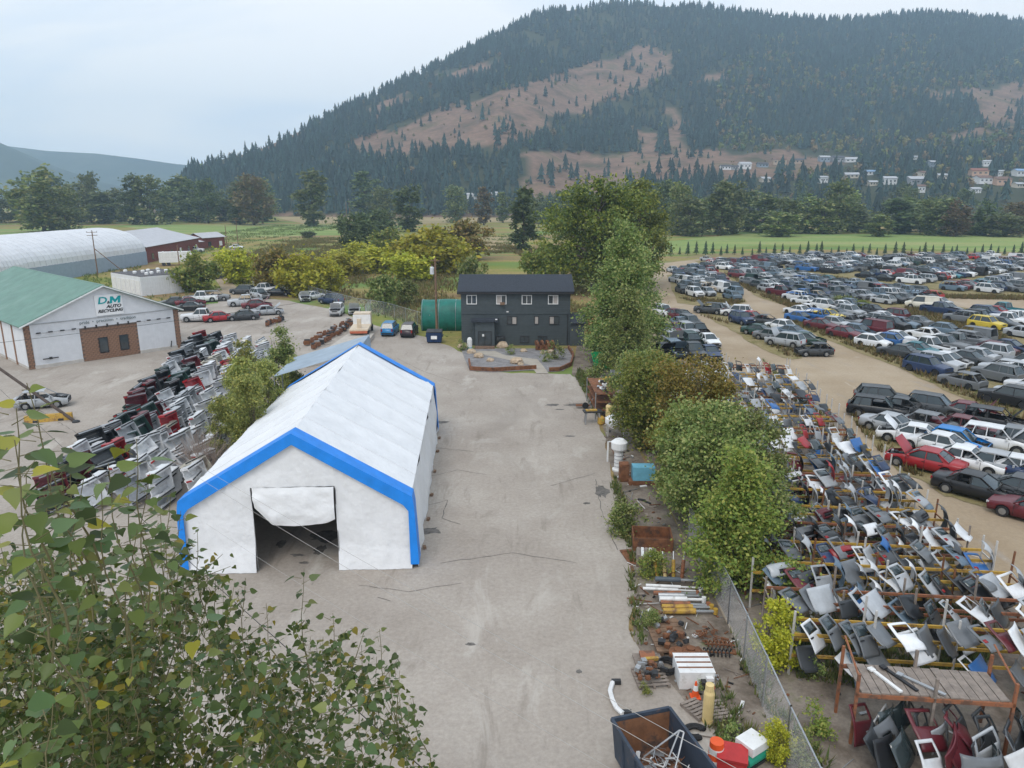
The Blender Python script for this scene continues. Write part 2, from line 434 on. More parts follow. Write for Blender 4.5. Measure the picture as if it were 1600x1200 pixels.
# ---------------------------------------------------------------- haze
hz = MB(); hz.box((0, 1850, 249.5), (8000, 4300, 503))
hm = bpy.data.materials.new('haze_air'); hm.use_nodes = True
hn = hm.node_tree.nodes; hn.clear()
pv = hn.new('ShaderNodeVolumePrincipled'); pv.inputs['Color'].default_value = (0.58, 0.79, 1.0, 1); pv.inputs['Density'].default_value = 0.00024
pv.inputs['Anisotropy'].default_value = 0.0
ho = hn.new('ShaderNodeOutputMaterial'); hm.node_tree.links.new(pv.outputs['Volume'], ho.inputs['Volume'])
stuff(hz.build('haze', hm), 'pale blue summer haze filling the valley air', 'haze')

# ---------------------------------------------------------------- conifers on the hill
def conifer(tiers, spikes, seed, wide=0.2):
    """unit-height conifer: stacked jagged skirts of drooping boughs round a stem"""
    g = np.random.default_rng(seed); V = []; T = []
    def tri(a, b, c):
        o = len(V); V.extend([a, b, c]); T.append((o, o + 1, o + 2))
    for k in range(tiers):
        f = k / tiers
        z1 = 0.14 + 0.86 * (f + 1.5 / tiers) if k < tiers - 1 else 1.0
        z0 = 0.10 + 0.86 * f
        r = wide * (1 - f) ** 0.85 * g.uniform(.8, 1.15) + 0.012
        ph = g.uniform(0, 6.3)
        for s_ in range(spikes):
            a = ph + 2 * math.pi * s_ / spikes + g.uniform(-.2, .2); w = math.pi / spikes * 0.95
            rr = r * g.uniform(.65, 1.2); dz = g.uniform(-.02, .025)
            tip = (rr * math.cos(a), rr * math.sin(a), z0 + dz)
            tri((r * .12 * math.cos(a - w), r * .12 * math.sin(a - w), min(z1, 1)), tip,
                (rr * .72 * math.cos(a + w), rr * .72 * math.sin(a + w), z0 + .045 + dz))
            tri((0, 0, min(z1, 1)), (rr * .72 * math.cos(a - w), rr * .72 * math.sin(a - w), z0 + .045), tip)
    return np.array(V), np.array(T)
CONM = M('conifer_needles', (0.03, 0.06, 0.045), 0.8, 0.35, 0.5, src='ATT')
CONO = M('conifer_needles_single', (0.03, 0.06, 0.045), 0.8, 0.35, 0.3, src='OBJ')
BARK = M('bark', (0.11, 0.085, 0.065), 0.9, 0.35, 6, bump=0.4)
BARE = [[(545, 225), (640, 190), (700, 165), (800, 140), (860, 122), (960, 86), (1000, 72), (1050, 80), (1055, 112), (1010, 135), (960, 150), (920, 178), (850, 190), (835, 215), (790, 222), (740, 235), (700, 232), (640, 245), (560, 240)],
        [(815, 236), (900, 240), (1050, 236), (1250, 238), (1340, 252), (1260, 275), (1100, 285), (1000, 285), (880, 312), (815, 312)],
        [(300, 275), (400, 226), (470, 196), (480, 210), (420, 240), (330, 268)], [(995, 198), (1030, 205), (1028, 238), (995, 238)], [(1040, 165), (1062, 165), (1078, 238), (1045, 238)],
        [(1450, 140), (1530, 140), (1520, 150), (1450, 152)], [(1515, 140), (1600, 130), (1700, 200), (1560, 205), (1530, 190)], [(1470, 212), (1530, 200), (1560, 212), (1500, 222)],
        [(1100, 118), (1130, 112), (1135, 128), (1105, 132)], [(560, 170), (640, 148), (650, 156), (580, 182)], [(690, 120), (780, 88), (790, 96), (710, 130)]]
HOUSES = [(1133, 262, 14, 'white', 'dark'), (1146, 262, 12, 'grey', 'dark'), (1163, 261, 16, 'white', 'pale grey'), (1191, 258, 14, 'blue grey', 'dark'), (1217, 254, 18, 'tan', 'brown'), (1245, 252, 16, 'tan', 'dark'), (1287, 250, 14, 'blue grey', 'pale grey'), (1308, 250, 16, 'grey', 'dark'), (1330, 250, 18, 'white', 'pale grey'), (1195, 281, 14, 'cream', 'pale grey'), (1285, 283, 12, 'white', 'pale grey'),
          (1330, 275, 18, 'cream', 'pale grey'), (1358, 270, 14, 'white', 'blue'), (1362, 287, 14, 'cream', 'pale grey'), (1388, 285, 18, 'white', 'pale grey'), (1428, 286, 26, 'grey', 'pale grey'), (1435, 298, 14, 'white', 'brown'), (1455, 258, 12, 'blue grey', 'pale grey'), (1430, 246, 8, 'white', 'pale grey'), (1472, 276, 12, 'cream', 'pale grey'), (1528, 272, 22, 'peach', 'red brown'), (1534, 284, 22, 'white', 'brown'), (1541, 257, 12, 'white', 'pale grey'), (1562, 273, 10, 'white', 'pale grey'), (1563, 286, 22, 'peach', 'brown'), (1592, 272, 18, 'white', 'blue'), (1590, 290, 14, 'cream', 'pale grey'), (1522, 298, 14, 'white', 'pale grey'), (1440, 275, 14, 'cream', 'brown')]
# soil colour: dry grass on the open slopes, dark needle duff under the forest
msk = []
for vx, vy, vz in V:
    q = proj(vx, vy, vz); wx = q[0] + 9 * math.sin(vx * .05 + vy * .03), q[1] + 5 * math.sin(vx * .08 - vy * .04)
    msk.append(1.0 if vz < 3 or any(inside(wx, b_) for b_ in BARE) else 0.0)
at_ = hill_o.data.attributes.new('open_grass', 'FLOAT', 'POINT'); at_.data.foreach_set('value', msk)
hn_, hl_ = HILLM.node_tree.nodes, HILLM.node_tree.links
bs_ = hn_['Principled BSDF']; src_ = bs_.inputs['Base Color'].links[0].from_socket
an_ = hn_.new('ShaderNodeAttribute'); an_.attribute_name = 'open_grass'; mm_ = hn_.new('ShaderNodeMix'); mm_.data_type = 'RGBA'
hl_.new(an_.outputs['Fac'], mm_.inputs['Factor']); mm_.inputs[6].default_value = (0.050, 0.058, 0.034, 1); hl_.new(src_, mm_.inputs[7]); hl_.new(mm_.outputs[2], bs_.inputs['Base Color'])
def tree_points(n, seed):
    g = np.random.default_rng(seed)
    x = g.uniform(-420, 1500, n); y = g.uniform(480, 1850, n)
    z = hill_h(x, y)
    return np.stack([x, y, z], -1)[z > 1.0]
cand = tree_points(66000, 5)
pts = []
gq = np.random.default_rng(6)
for x, y, z in cand:
    px, py = proj(x, y, z)
    if not (-60 < px < 1680) : continue
    # picking probability follows the seen area so that the far slope is not overcrowded
    p = 0.96
    if any(inside((px, py), q) for q in BARE): p = 0.05 + (.22 if math.sin(x * .045 + 2) * math.sin(y * .03 + x * .02) + .6 * math.sin(x * .11 - y * .07) > .35 else 0)
    elif py > 300 and px > 820: p = 0.22
    elif px > 1120 and py > 232: p = 0.62
    dens = math.sin(x * .021 + 1) * math.sin(y * .017 + x * .006) + .5 * math.sin(x * .05 + y * .043)
    if p > .1: p *= 0.8 + 0.5 * dens if 560 < px < 1060 and py < 225 else 1.0 + 0.35 * dens
    if any(abs(px - q[0]) < q[2] * .62 + 2 and q[1] - 2 < py < q[1] + 13 for q in HOUSES): continue
    if gq.random() < p: pts.append((x, y, z, px, py))
TS = [conifer(4, 5, k, w) for k, w in ((1, .22), (2, .27), (3, .31), (4, .20))]
def con_col(px, py, g):
    base = np.array((0.024, 0.05, 0.046)) * g.uniform(.6, 1.5)
    return base
order = []
for q in pts:
    hgt = gq.uniform(6.5, 18.5) * (1.0 if gq.random() > .3 else 0.5)
    order.append((hgt / q[1], hgt, q))
order.sort(key=lambda e: -e[0])
def con_label(px, py, hgt, k):
    size = 'tall' if hgt > 17.5 else 'young' if hgt < 10 else 'full-grown'
    form = ('slim pointed', 'evenly tapered', 'broad-skirted', 'narrow spire-shaped')[k]
    if any(inside((px, py), q) for q in BARE): zone = 'standing alone on bare tan hill grass'
    elif px < 480: zone = 'on the low spur where the hill meets the plain'
    elif px < 830: zone = 'in the dark forest belt along the foot of the hill'
    elif px < 1120: zone = 'below the forest near the grassy bench'
    else: zone = 'between the hillside houses'
    return f'{size} {form} conifer {zone}'
solo = order[:300]; rest = order[300:]
CM = []
for k in range(4):
    v, t = TS[k]
    mb = MB(); mb.tube((0, 0, -0.02), (0, 0, 0.3), 0.018, 0.012, 5)
    CM.append((npmesh('conifer_boughs', v, t, CONO), mb.mesh('conifer_stem', BARK)))
for i, (_, hgt, (x, y, z, px, py)) in enumerate(solo):
    k = gq.integers(0, 4)
    t = thing('conifer', con_label(px, py, hgt, int(k)), 'conifer', (x, y, z - 0.3), gq.uniform(0, 6.28), 'conifers on the lower hill slope', scale=float(hgt))
    put('crown', CM[k][0], t, color=con_col(px, py, gq)); put('trunk', CM[k][1], t)
VV, FF, CC = [], [], []; off = 0
DEC = []
for _, hgt, (x, y, z, px, py) in rest:
    if px > 1120 and 60 < py < 240 and math.sin(px * .031 + py * .02) + math.sin(py * .06) > -.3 and gq.random() < 0.42 or (py > 215 and px > 1150 and gq.random() < .4) or gq.random() < 0.03 or (gq.random() < .5 and any(inside((px, py), q) for q in BARE)):
        DEC.append((x, y, z, hgt * (.62 if not any(inside((px, py), q) for q in BARE) else gq.uniform(.18, .4)))); continue
    v, t = TS[gq.integers(0, 4)]
    a = gq.uniform(0, 6.28); c, s_ = math.cos(a), math.sin(a); w = gq.uniform(.85, 1.25)
    vv = np.stack([(v[:, 0] * c - v[:, 1] * s_) * w, (v[:, 0] * s_ + v[:, 1] * c) * w, v[:, 2]], -1) * hgt + np.array((x, y, z - .4))
    VV.append(vv); FF.append(t + off); off += len(v)
    CC.append(np.tile(np.append(con_col(px, py, gq), 1), (len(v), 1)))
stuff(put('conifer_forest', npmesh('conifer_forest', np.concatenate(VV), np.concatenate(FF), CONM, cols=np.concatenate(CC))),
      'dense dark conifer forest covering the hill slopes and skyline', 'forest')
# broadleaf scrub between the conifers
VV, FF, CC = [], [], []; off = 0
for x, y, z, r in DEC:
    n = 38
    d = gq.normal(size=(n, 3)); d /= np.linalg.norm(d, axis=1)[:, None]
    c = d * (gq.uniform(.35, 1, (n, 1)) * r * .42) * np.array((1, 1, 1.15)) + np.array((x, y, z + r * .5))
    a = gq.normal(size=(n, 3)); a /= np.linalg.norm(a, axis=1)[:, None]; b = np.cross(a, d)
    s_ = r * .16
    q = np.stack([c - a * s_, c + b * s_, c + a * s_, c - b * s_], 1).reshape(-1, 3)
    VV.append(q); FF.append(np.arange(n * 4).reshape(n, 4) + off); off += n * 4
    hue = np.array([(0.14, 0.17, 0.045), (0.20, 0.18, 0.06), (0.09, 0.14, 0.05), (0.22, 0.16, 0.08)][gq.integers(0, 4)]) * gq.uniform(.7, 1.1)
    CC.append(np.tile(np.append(hue, 1), (n * 4, 1)))
stuff(put('hillside_scrub', npmesh('hillside_scrub', np.concatenate(VV), np.concatenate(FF), M('scrub_leaf', (1, 1, 1), 0.8, 0.3, 0.5, src='ATT'), cols=np.concatenate(CC))),
      'olive and tan broadleaf scrub scattered between the hill conifers', 'scrub')
print('hill trees', len(rest), len(DEC))
# ---------------------------------------------------------------- broadleaf trees
def leaves(centres, size, g, up=0.35, aspect=0.62):
    """one pointed leaf (diamond quad) per centre"""
    n = len(centres)
    nrm = g.normal(size=(n, 3)); nrm[:, 2] = np.abs(nrm[:, 2]) + up; nrm /= np.linalg.norm(nrm, axis=1)[:, None]
    a = g.normal(size=(n, 3)); a -= nrm * (a * nrm).sum(1)[:, None]; a /= np.linalg.norm(a, axis=1)[:, None]
    b = np.cross(nrm, a)
    s_ = (size * g.uniform(.6, 1.3, n))[:, None]
    V = np.stack([centres - a * s_ * .5, centres + b * s_ * aspect * .5, centres + a * s_ * .5, centres - b * s_ * aspect * .5], 1).reshape(-1, 3)
    return V, np.arange(4 * n).reshape(n, 4)
def profile(shape, t):
    if shape == 'round': return np.sqrt(np.clip(1 - (2 * t - 1) ** 2, 0, 1)) * .92 + .08
    if shape == 'column': return np.clip(np.sin(np.pi * np.clip(t * .9 + .08, 0, 1)), 0, 1) ** .55
    if shape == 'cone': return np.clip(1.02 - t, 0, 1) ** .75 * np.clip(t * 7 + .35, 0, 1)
    if shape == 'spread': return np.clip(np.sin(np.pi * np.clip(t * .82 + .16, 0, 1)), 0, 1) ** .7
    return np.ones_like(t)
def broadleaf(h, r, n_leaf, leaf, shape='round', base=0.15, seed=1, clumps=40, spread=.26, limbs=12, stems=1, trunk_r=None, lean=0.0):
    """-> (crown V,F) , trunk MB with limbs reaching the leaf clumps; base = bare fraction of the height"""
    g = np.random.default_rng(seed)
    z0 = h * base
    t = g.uniform(0, 1, clumps * 6)
    keep = g.uniform(0, 1, len(t)) < profile(shape, t) ** 1.4 + .1
    t = t[keep][:clumps]; clumps = len(t)
    a = g.uniform(0, 2 * np.pi, clumps)
    lob = 1 + .22 * np.sin(a * 3 + seed) + .15 * np.sin(a * 5 + 2 * seed + t * 5)
    rr = profile(shape, t) * r * (g.uniform(.1, 1, clumps) ** .55) * lob * .88
    C = np.stack([rr * np.cos(a) + lean * t, rr * np.sin(a), z0 + t * (h - z0) * .97], -1)
    rc = r * spread * g.uniform(.55, 1.3, clumps)
    w = rc ** 2; w /= w.sum()
    idx = g.choice(clumps, n_leaf, p=w)
    d = g.normal(size=(n_leaf, 3)); d /= np.linalg.norm(d, axis=1)[:, None]
    d *= (g.uniform(0, 1, n_leaf) ** .5 * np.where(g.uniform(0, 1, n_leaf) < .4, g.uniform(1, 2.2, n_leaf), 1))[:, None]
    d[:, 2] *= .78
    P = C[idx] + d * rc[idx][:, None]
    P[:, 2] = np.maximum(P[:, 2], .1)
    mb = MB(); tr = trunk_r or h * .018
    for s_ in range(stems):
        ox, oy = (0, 0) if stems == 1 else (g.uniform(-r, r) * .25, g.uniform(-r, r) * .25)
        pts = [Vector((ox, oy, -.1))]
        for k in range(1, 5):
            pts.append(Vector((ox * (1 + k * .2) + g.uniform(-.03, .03) * h * .5 + lean * k / 5, oy * (1 + k * .2) + g.uniform(-.03, .03) * h * .5, h * .2 * k * .95)))
        mb.path(pts, tr, 7, tr * .25)
        for q in g.choice(clumps, min(limbs, clumps), replace=False):
            c = Vector(C[q]); zz = max(h * base * .8, c.z * g.uniform(.45, .75))
            f = min(.999, zz / (h * .76)) * 4; i = min(3, int(f)); p = pts[i].lerp(pts[i + 1], f - i)
            m = p.lerp(c, .55) + Vector((0, 0, .08 * (c - p).length))
            mb.tube(p, m, tr * .4, tr * .22, 5); mb.tube(m, c, tr * .22, tr * .06, 4)
    return leaves(P, leaf, g), mb

G_GREEN = LEAF('leaf_poplar', [(0.093, 0.142, 0.036), (0.176, 0.235, 0.060), (0.259, 0.310, 0.091), (0.394, 0.368, 0.141)])
G_LIGHT = LEAF('leaf_maple', [(0.121, 0.178, 0.031), (0.189, 0.250, 0.051), (0.278, 0.309, 0.061), (0.364, 0.329, 0.088)])
G_OLIVE = LEAF('leaf_turning', [(0.133, 0.131, 0.028), (0.221, 0.189, 0.035), (0.299, 0.226, 0.048), (0.330, 0.218, 0.063)])
G_YELLOW = LEAF('leaf_willow', [(0.266, 0.302, 0.027), (0.409, 0.416, 0.036), (0.552, 0.491, 0.045), (0.326, 0.322, 0.036)])
G_DARK = LEAF('leaf_dark', [(0.050, 0.082, 0.031), (0.088, 0.126, 0.043), (0.126, 0.162, 0.055), (0.166, 0.190, 0.068)])
G_COTTON = LEAF('leaf_cottonwood', [(0.071, 0.120, 0.022), (0.132, 0.174, 0.033), (0.221, 0.251, 0.043), (0.300, 0.309, 0.054)])
G_FAR = LEAF('leaf_far', [(0.078, 0.117, 0.042), (0.130, 0.172, 0.057), (0.196, 0.226, 0.077), (0.251, 0.252, 0.096)])
G_BROWN = LEAF('leaf_brown', [(0.135, 0.100, 0.042), (0.189, 0.125, 0.059), (0.162, 0.150, 0.059), (0.216, 0.144, 0.071)])
G_WILL = LEAF('leaf_narrow', [(0.157, 0.194, 0.052), (0.251, 0.282, 0.077), (0.337, 0.350, 0.102), (0.441, 0.389, 0.102)])
TW = M('dry_twigs', (0.33, 0.26, 0.22), 0.9, 0.25, 5)
MESHC = {}
GEO = {}
def tree(name, label, cat, loc, key, mat, group=None, scale=1.0, rz=None, sz=None, **k):
    kk = (key, mat.name)
    if kk not in MESHC:
        if key not in GEO: GEO[key] = broadleaf(**k)
        (v, f), mb = GEO[key]
        MESHC[kk] = (npmesh(name + '_crown', v, f, mat), mb.mesh(name + '_trunk', BARK, smooth=True))
    c, t_ = MESHC[kk]
    t = thing(name, label, cat, loc, rnd.uniform(0, 6.28) if rz is None else rz, group)
    t.scale = (scale, scale, (sz or 1) * scale)
    put('crown', c, t); put('trunk', t_, t)
    return t
GR = 'trees along the scrap strip fence'
tree('poplar_tree', 'tallest leafy green poplar beside the dark house and its orange load', 'tree', (12.0, 80, 0), 'r1', G_GREEN, GR, h=15.6, r=5.2, n_leaf=38000, leaf=.30, shape='cone', base=.04, seed=21, clumps=110, spread=.22, limbs=26)
tree('poplar_tree', 'shorter green poplar leaning against the tallest poplar near the green bin', 'tree', (11.2, 71, 0), 'r1b', G_GREEN, GR, h=9.8, r=3.4, n_leaf=18000, leaf=.26, shape='cone', base=.03, seed=22, clumps=70, spread=.25, limbs=16)
tree('poplar_tree', 'narrow green poplar behind the shed on the dark house', 'tree', (14.6, 87, 0), 'r1c', G_GREEN, GR, h=12.5, r=3.4, n_leaf=12000, leaf=.30, shape='column', base=.05, seed=23, clumps=70, spread=.25)
tree('maple_tree', 'bright light green maple in front of the olive tree by the white tanks', 'tree', (9.9, 51, 0), 'r2', G_LIGHT, GR, h=7.6, r=2.9, n_leaf=18000, leaf=.22, shape='round', base=.04, seed=24, clumps=60, spread=.27, limbs=14)
tree('turning_tree', 'olive brown tree with leaves turning, between two green trees', 'tree', (12.0, 46, 0), 'r3', G_OLIVE, GR, h=8.3, r=3.2, n_leaf=24000, leaf=.2, shape='column', base=.04, seed=25, clumps=80, spread=.25, limbs=16)
tree('ash_tree', 'wide green ash tree beside the rusty steel box and yellow cylinders', 'tree', (10.9, 37.6, 0), 'r4', G_GREEN, GR, h=7.4, r=3.3, n_leaf=26000, leaf=.2, shape='column', base=.05, seed=26, clumps=80, spread=.25, limbs=16)
tree('ash_tree', 'bright green ash tree overhanging the yellow hydraulic cylinders', 'tree', (10.3, 31.3, 0), 'r5', G_LIGHT, GR, h=6.9, r=2.7, n_leaf=24000, leaf=.18, shape='cone', base=.05, seed=27, clumps=80, spread=.26, limbs=18)
tree('ash_tree', 'slender green ash tree growing among the car panel racks', 'tree', (13.6, 40.5, 0), 'r6', G_GREEN, GR, h=6.0, r=2.5, n_leaf=14000, leaf=.2, shape='round', base=.08, seed=28, clumps=45, spread=.28)
tree('yellow_shrub', 'bright yellow green shrub just behind the chain link fence', 'shrub', (10.2, 25.2, 0), 'y1', G_YELLOW, h=2.9, r=0.95, n_leaf=5200, leaf=.13, shape='column', base=.06, seed=29, clumps=40, spread=.3, stems=3, trunk_r=.03)
tree('yellow_shrub', 'small yellow green shrub at the near end of the chain link fence', 'shrub', (8.6, 20.2, 0), 'y1', G_YELLOW, scale=.55)
tree('green_shrub', 'loose green shrub on the gravel edge beside the rusty steel box', 'shrub', (6.2, 37.2, 0), 'g1', G_GREEN, h=1.7, r=1.0, n_leaf=2600, leaf=.14, shape='round', base=.02, seed=30, clumps=26, spread=.35, stems=3, trunk_r=.02)
tree('green_shrub', 'low green shrub beside the pallet of yellow cylinders', 'shrub', (6.9, 32.4, 0), 'g1', G_LIGHT, scale=.75)
tree('green_shrub', 'green shrub behind the pallet of rusty machine parts', 'shrub', (5.9, 28.0, 0), 'g1', G_GREEN, scale=.5)
WL = ['behind the orange drum and red box', 'between red box and green compressor', 'beside the white crate and cone', 'below the pallet of rusty castings', 'at the left end of the first panel rack', 'left of the plank platform', 'left foot of the plank platform', 'beside the garden edging and tall poplar', 'beside the tall rusty shelf rack', 'within the sixth panel rack', 'within the fifth panel rack']
for i, (px, py, h_) in enumerate([(1140, 1165, .7), (1160, 1190, .6), (1095, 1080, .4), (1008, 1085, .4), (1265, 1060, 0.8), (1275, 1150, 1.0), (1255, 1195, .9), (915, 600, .6), (940, 625, .5), (1420, 905, .8), (1470, 935, .7)]):
    p = G(px, py)
    tree('weed_clump', 'weed clump ' + WL[i], 'weed', p, 'w1', G_LIGHT if i % 2 else G_GREEN, 'weed clumps around the scrap strip', scale=h_, h=1.2, r=.6, n_leaf=700, leaf=.12, shape='round', base=.0, seed=31, clumps=14, spread=.4, stems=3, trunk_r=.012)
# left of the tent
for x_, y_, sc_, lb in ((-17.0, 45.6, 1.0, 'slender willow nearest the tent among the saplings'), (-18.2, 48.2, 1.08, 'tallest slender willow between tent and truck boxes'), (-17.8, 51.5, .95, 'slender willow behind the tallest one beside the tent'), (-19.2, 46.4, .75, 'short wispy willow beside the leafless shrub'), (-19.6, 50.5, .85, 'wispy willow leaning over the white truck boxes')):
    tree('willow_sapling', lb, 'tree', (x_, y_, 0), 's1', G_WILL, 'willows behind the tent', scale=sc_, h=7.2, r=1.25, n_leaf=8000, leaf=.17, shape='column', base=.02, seed=41, clumps=50, spread=.34, stems=3, trunk_r=.04)
tree('ash_tree', 'small green ash filling the gap behind the bright maple', 'tree', (11.0, 57.5, 0), 'r6', G_GREEN, GR, h=6.0, r=2.5, n_leaf=14000, leaf=.2, shape='round', base=.08, seed=28, clumps=45, spread=.28)
tree('ash_tree', 'small green ash filling the gap below the olive tree', 'tree', (10.4, 42.2, 0), 'r6', G_LIGHT, GR, scale=.95)
tree('ash_tree', 'small green ash on the rack side of the wide ash', 'tree', (12.4, 34.4, 0), 'r6', G_GREEN, GR, scale=.85)
tree('willow_sapling', 'yellowing thin willow among the white truck boxes', 'tree', (-20.6, 55.5, 0), 's2', G_WILL, 'willows behind the tent', h=7.4, r=1.7, n_leaf=7000, leaf=.2, shape='column', base=.05, seed=42, clumps=40, spread=.26, stems=3, trunk_r=.05)
tree('willow_sapling', 'green willow beside the grey roof behind the tent', 'tree', (-21.2, 66, 0), 's3', G_GREEN, 'willows behind the tent', h=7.0, r=2.3, n_leaf=9000, leaf=.22, shape='cone', base=.04, seed=43, clumps=50, spread=.25, stems=3, trunk_r=.05)
tree('willow_sapling', 'low green willow at the corner of the grey roof', 'tree', (-18.6, 60.5, 0), 's3', G_WILL, 'willows behind the tent', scale=.72)
def twig_bush(loc, h, n, label):
    t = thing('bare_shrub', label, 'shrub', loc)
    mb = MB(); g = random.Random(5)
    for i in range(n):
        a = g.uniform(0, 6.28); r = g.uniform(.1, 1) * h * .42
        p = Vector((math.cos(a) * .15, math.sin(a) * .15, 0)); q = Vector((math.cos(a) * r * .6, math.sin(a) * r * .6, h * g.uniform(.4, .65)))
        mb.tube(p, q, .02, .012, 4)
        for k in range(7):
            e = q + Vector((g.uniform(-.4, .4) * h * .5 + math.cos(a) * r * .3, g.uniform(-.4, .4) * h * .5 + math.sin(a) * r * .3, g.uniform(-.1, .35) * h))
            s_ = p.lerp(q, g.uniform(.4, 1)); mb.tube(s_, e, .011, .006, 3)
            for _ in range(3): mb.tube(s_.lerp(e, g.uniform(.3, .9)), e + Vector((g.uniform(-.3, .3), g.uniform(-.3, .3), g.uniform(-.1, .3))), .007, .004, 3)
    mb.build('twigs', TW, t)
twig_bush((-19.3, 43.6, 0), 3.9, 34, 'leafless grey brown shrub between the tent and the white truck boxes')

# meadow willows, shrubs and the big cottonwood
GW = 'yellow green willows in the meadow'
def bush(px, py, top, wpx, mat, label, key, name='willow_bush', cat='bush', group=GW, shape='round'):
    p = G(px, py); tp = at_depth(px, top, p.y); h = tp.z
    d = p.y * CT + HC * ST
    r = wpx / F * d / 2 * 1.18
    base = dict(b1=dict(h=5, r=3, n_leaf=4200, leaf=.5, seed=51, clumps=44), b2=dict(h=5, r=3, n_leaf=4200, leaf=.5, seed=52, clumps=36), b3=dict(h=5, r=3, n_leaf=3600, leaf=.5, seed=53, clumps=30))[key]
    t = tree(name, label, cat, p, key, mat, group, shape=shape, base=.0, spread=.3, stems=3, trunk_r=.06, limbs=8, **base)
    t.scale = (r / 3.0, r / 3.0, h / 5.0)
    return t
B = 'yellow green willow bush '
bush(432, 452, 388, 62, G_OLIVE, 'olive willow bush beside the wrecks behind the yard', 'b1')
bush(470, 462, 400, 68, G_YELLOW, B + 'behind the fence by two white wrecked cars', 'b2')
bush(510, 458, 408, 50, G_YELLOW, B + 'next to the fence post by the blue wreck', 'b3')
bush(372, 442, 388, 56, G_YELLOW, B + 'standing alone beyond the yard wrecks', 'b1')
bush(308, 455, 398, 54, G_LIGHT, 'bright green bush at the corner of the long white container', 'b2')
bush(560, 412, 380, 60, G_YELLOW, 'low ' + B + 'in the open meadow', 'b2')
bush(600, 425, 388, 70, G_YELLOW, 'low wide ' + B + 'spreading through the meadow', 'b3')
bush(640, 440, 395, 64, G_YELLOW, B + 'at the edge of the large willow thicket', 'b1')
bush(672, 428, 360, 92, G_YELLOW, 'large ' + B + 'forming the thicket left of the dark house', 'b2')
bush(700, 415, 372, 70, G_YELLOW, 'yellow green willow bush in the middle of the thicket', 'b3')
bush(655, 410, 368, 60, G_LIGHT, 'light green willow bush behind the large yellow willow', 'b1')
bush(530, 432, 395, 60, G_YELLOW, 'low yellow green willow bush between meadow and fence', 'b1')
bush(722, 405, 345, 72, G_OLIVE, 'tall olive willow bush at the back of the thicket', 'b1')
bush(607, 400, 360, 52, G_LIGHT, 'round green bush in front of the dark round trees', 'b2')
bush(600, 486, 432, 46, G_GREEN, 'loose green sapling bush on the far fence line', 'b3', 'sapling_bush', group=None)
bush(637, 476, 440, 34, G_GREEN, 'small green sapling bush on the far fence near the green tarp shelter', 'b3', 'sapling_bush', group=None)
bush(735, 462, 400, 40, G_GREEN, 'green bush behind the roof corner of the dark house', 'b1', group=None)
bush(850, 446, 380, 50, G_LIGHT, 'light green bush at the foot of the big cottonwood', 'b2', group=None)
bush(560, 385, 333, 56, G_DARK, 'dark round bush beside the tall meadow trees', 'b1', 'dark_bush', group=None)
bush(592, 372, 330, 44, G_DARK, 'dark bush under the tall meadow trees', 'b2', 'dark_bush', group=None)
bush(552, 398, 366, 32, G_DARK, 'small dark bush before the dark round bush', 'b3', 'dark_bush', group=None)
bush(483, 372, 362, 20, G_DARK, 'tiny dark bush alone in the green field', 'b3', 'dark_bush', group=None)
bush(1320, 478, 462, 30, G_GREEN, 'green bush on the verge between wrecked cars', 'b1', 'verge_bush', group=None)
bush(1345, 482, 470, 24, G_LIGHT, 'low green bush beside the track through the wrecks', 'b3', 'verge_bush', group=None)
tree('cottonwood_tree', 'huge spreading cottonwood with dark limbs behind the dark house', 'tree', (15.5, 140, 0), 'ct', G_COTTON, h=21.5, r=9.8, n_leaf=24000, leaf=.62, shape='spread', base=.12, seed=61, clumps=110, spread=.22, limbs=34, trunk_r=.7, rz=.6)
tree('cottonwood_tree', 'second cottonwood merging with the huge one toward the car lot', 'tree', (25.0, 150, 0), 'ct2', G_COTTON, h=22.0, r=7.6, n_leaf=16000, leaf=.62, shape='spread', base=.1, seed=62, clumps=80, spread=.24, limbs=26, trunk_r=.6)

# tree belts on the valley floor
KEYS = {}
for i in range(6):
    KEYS[i] = dict(h=20, r=(5.2, 4.2, 6.0, 3.6, 6.6, 5)[i], n_leaf=2600, leaf=1.15, shape=('column', 'column', 'column', 'column', 'round', 'round')[i], base=(.0, .02, .0, .05, .0, .03)[i], seed=70 + i, clumps=(60, 54, 56, 44, 60, 50)[i], spread=.32, limbs=10, trunk_r=.35)
def far_tree(px, base, top, wpx, mat, label, i, group):
    p = G(px, base); h = at_depth(px, top, p.y).z; d = p.y * CT + HC * ST
    t = tree('belt_tree', label, 'tree', p, 'f%d' % i, mat, group, **KEYS[i])
    s_ = wpx / F * d / 2 / KEYS[i]['r']; t.scale = (s_, s_, h / 20)
    return t
single = [(70, 362, 262, 84, G_GREEN, 0, 'big bright green tree on the field edge beyond the white arched hall'), (105, 362, 290, 50, G_FAR, 2, 'grey green tree beside the big tree beyond the arched hall'),
          (398, 352, 272, 62, G_BROWN, 4, 'brown tinged broad tree at the end of the left tree belt'), (490, 354, 264, 50, G_FAR, 1, 'tall tree standing alone between the two tree belts'),
          (572, 345, 268, 46, G_DARK, 3, 'tall dark tree beside two pale utility poles'), (603, 348, 292, 46, G_FAR, 4, 'round topped tree in the meadow group'), (640, 362, 288, 54, G_DARK, 5, 'tall dark tree with bare trunk in the meadow group'),
          (712, 348, 286, 42, G_FAR, 2, 'open crowned tree in the stubble field'), (756, 352, 292, 26, G_BROWN, 3, 'thin sparse tree in the stubble field'), (786, 348, 300, 22, G_FAR, 3, 'small slim tree beside the pale sheds'),
          (818, 392, 290, 52, G_DARK, 1, 'tall very dark tree behind the dark house roof')]
for px, b_, tp, w, m_, i, lab in single: far_tree(px, b_, tp, w, m_, lab, i, 'single valley trees')
gb = random.Random(9)
x = -60
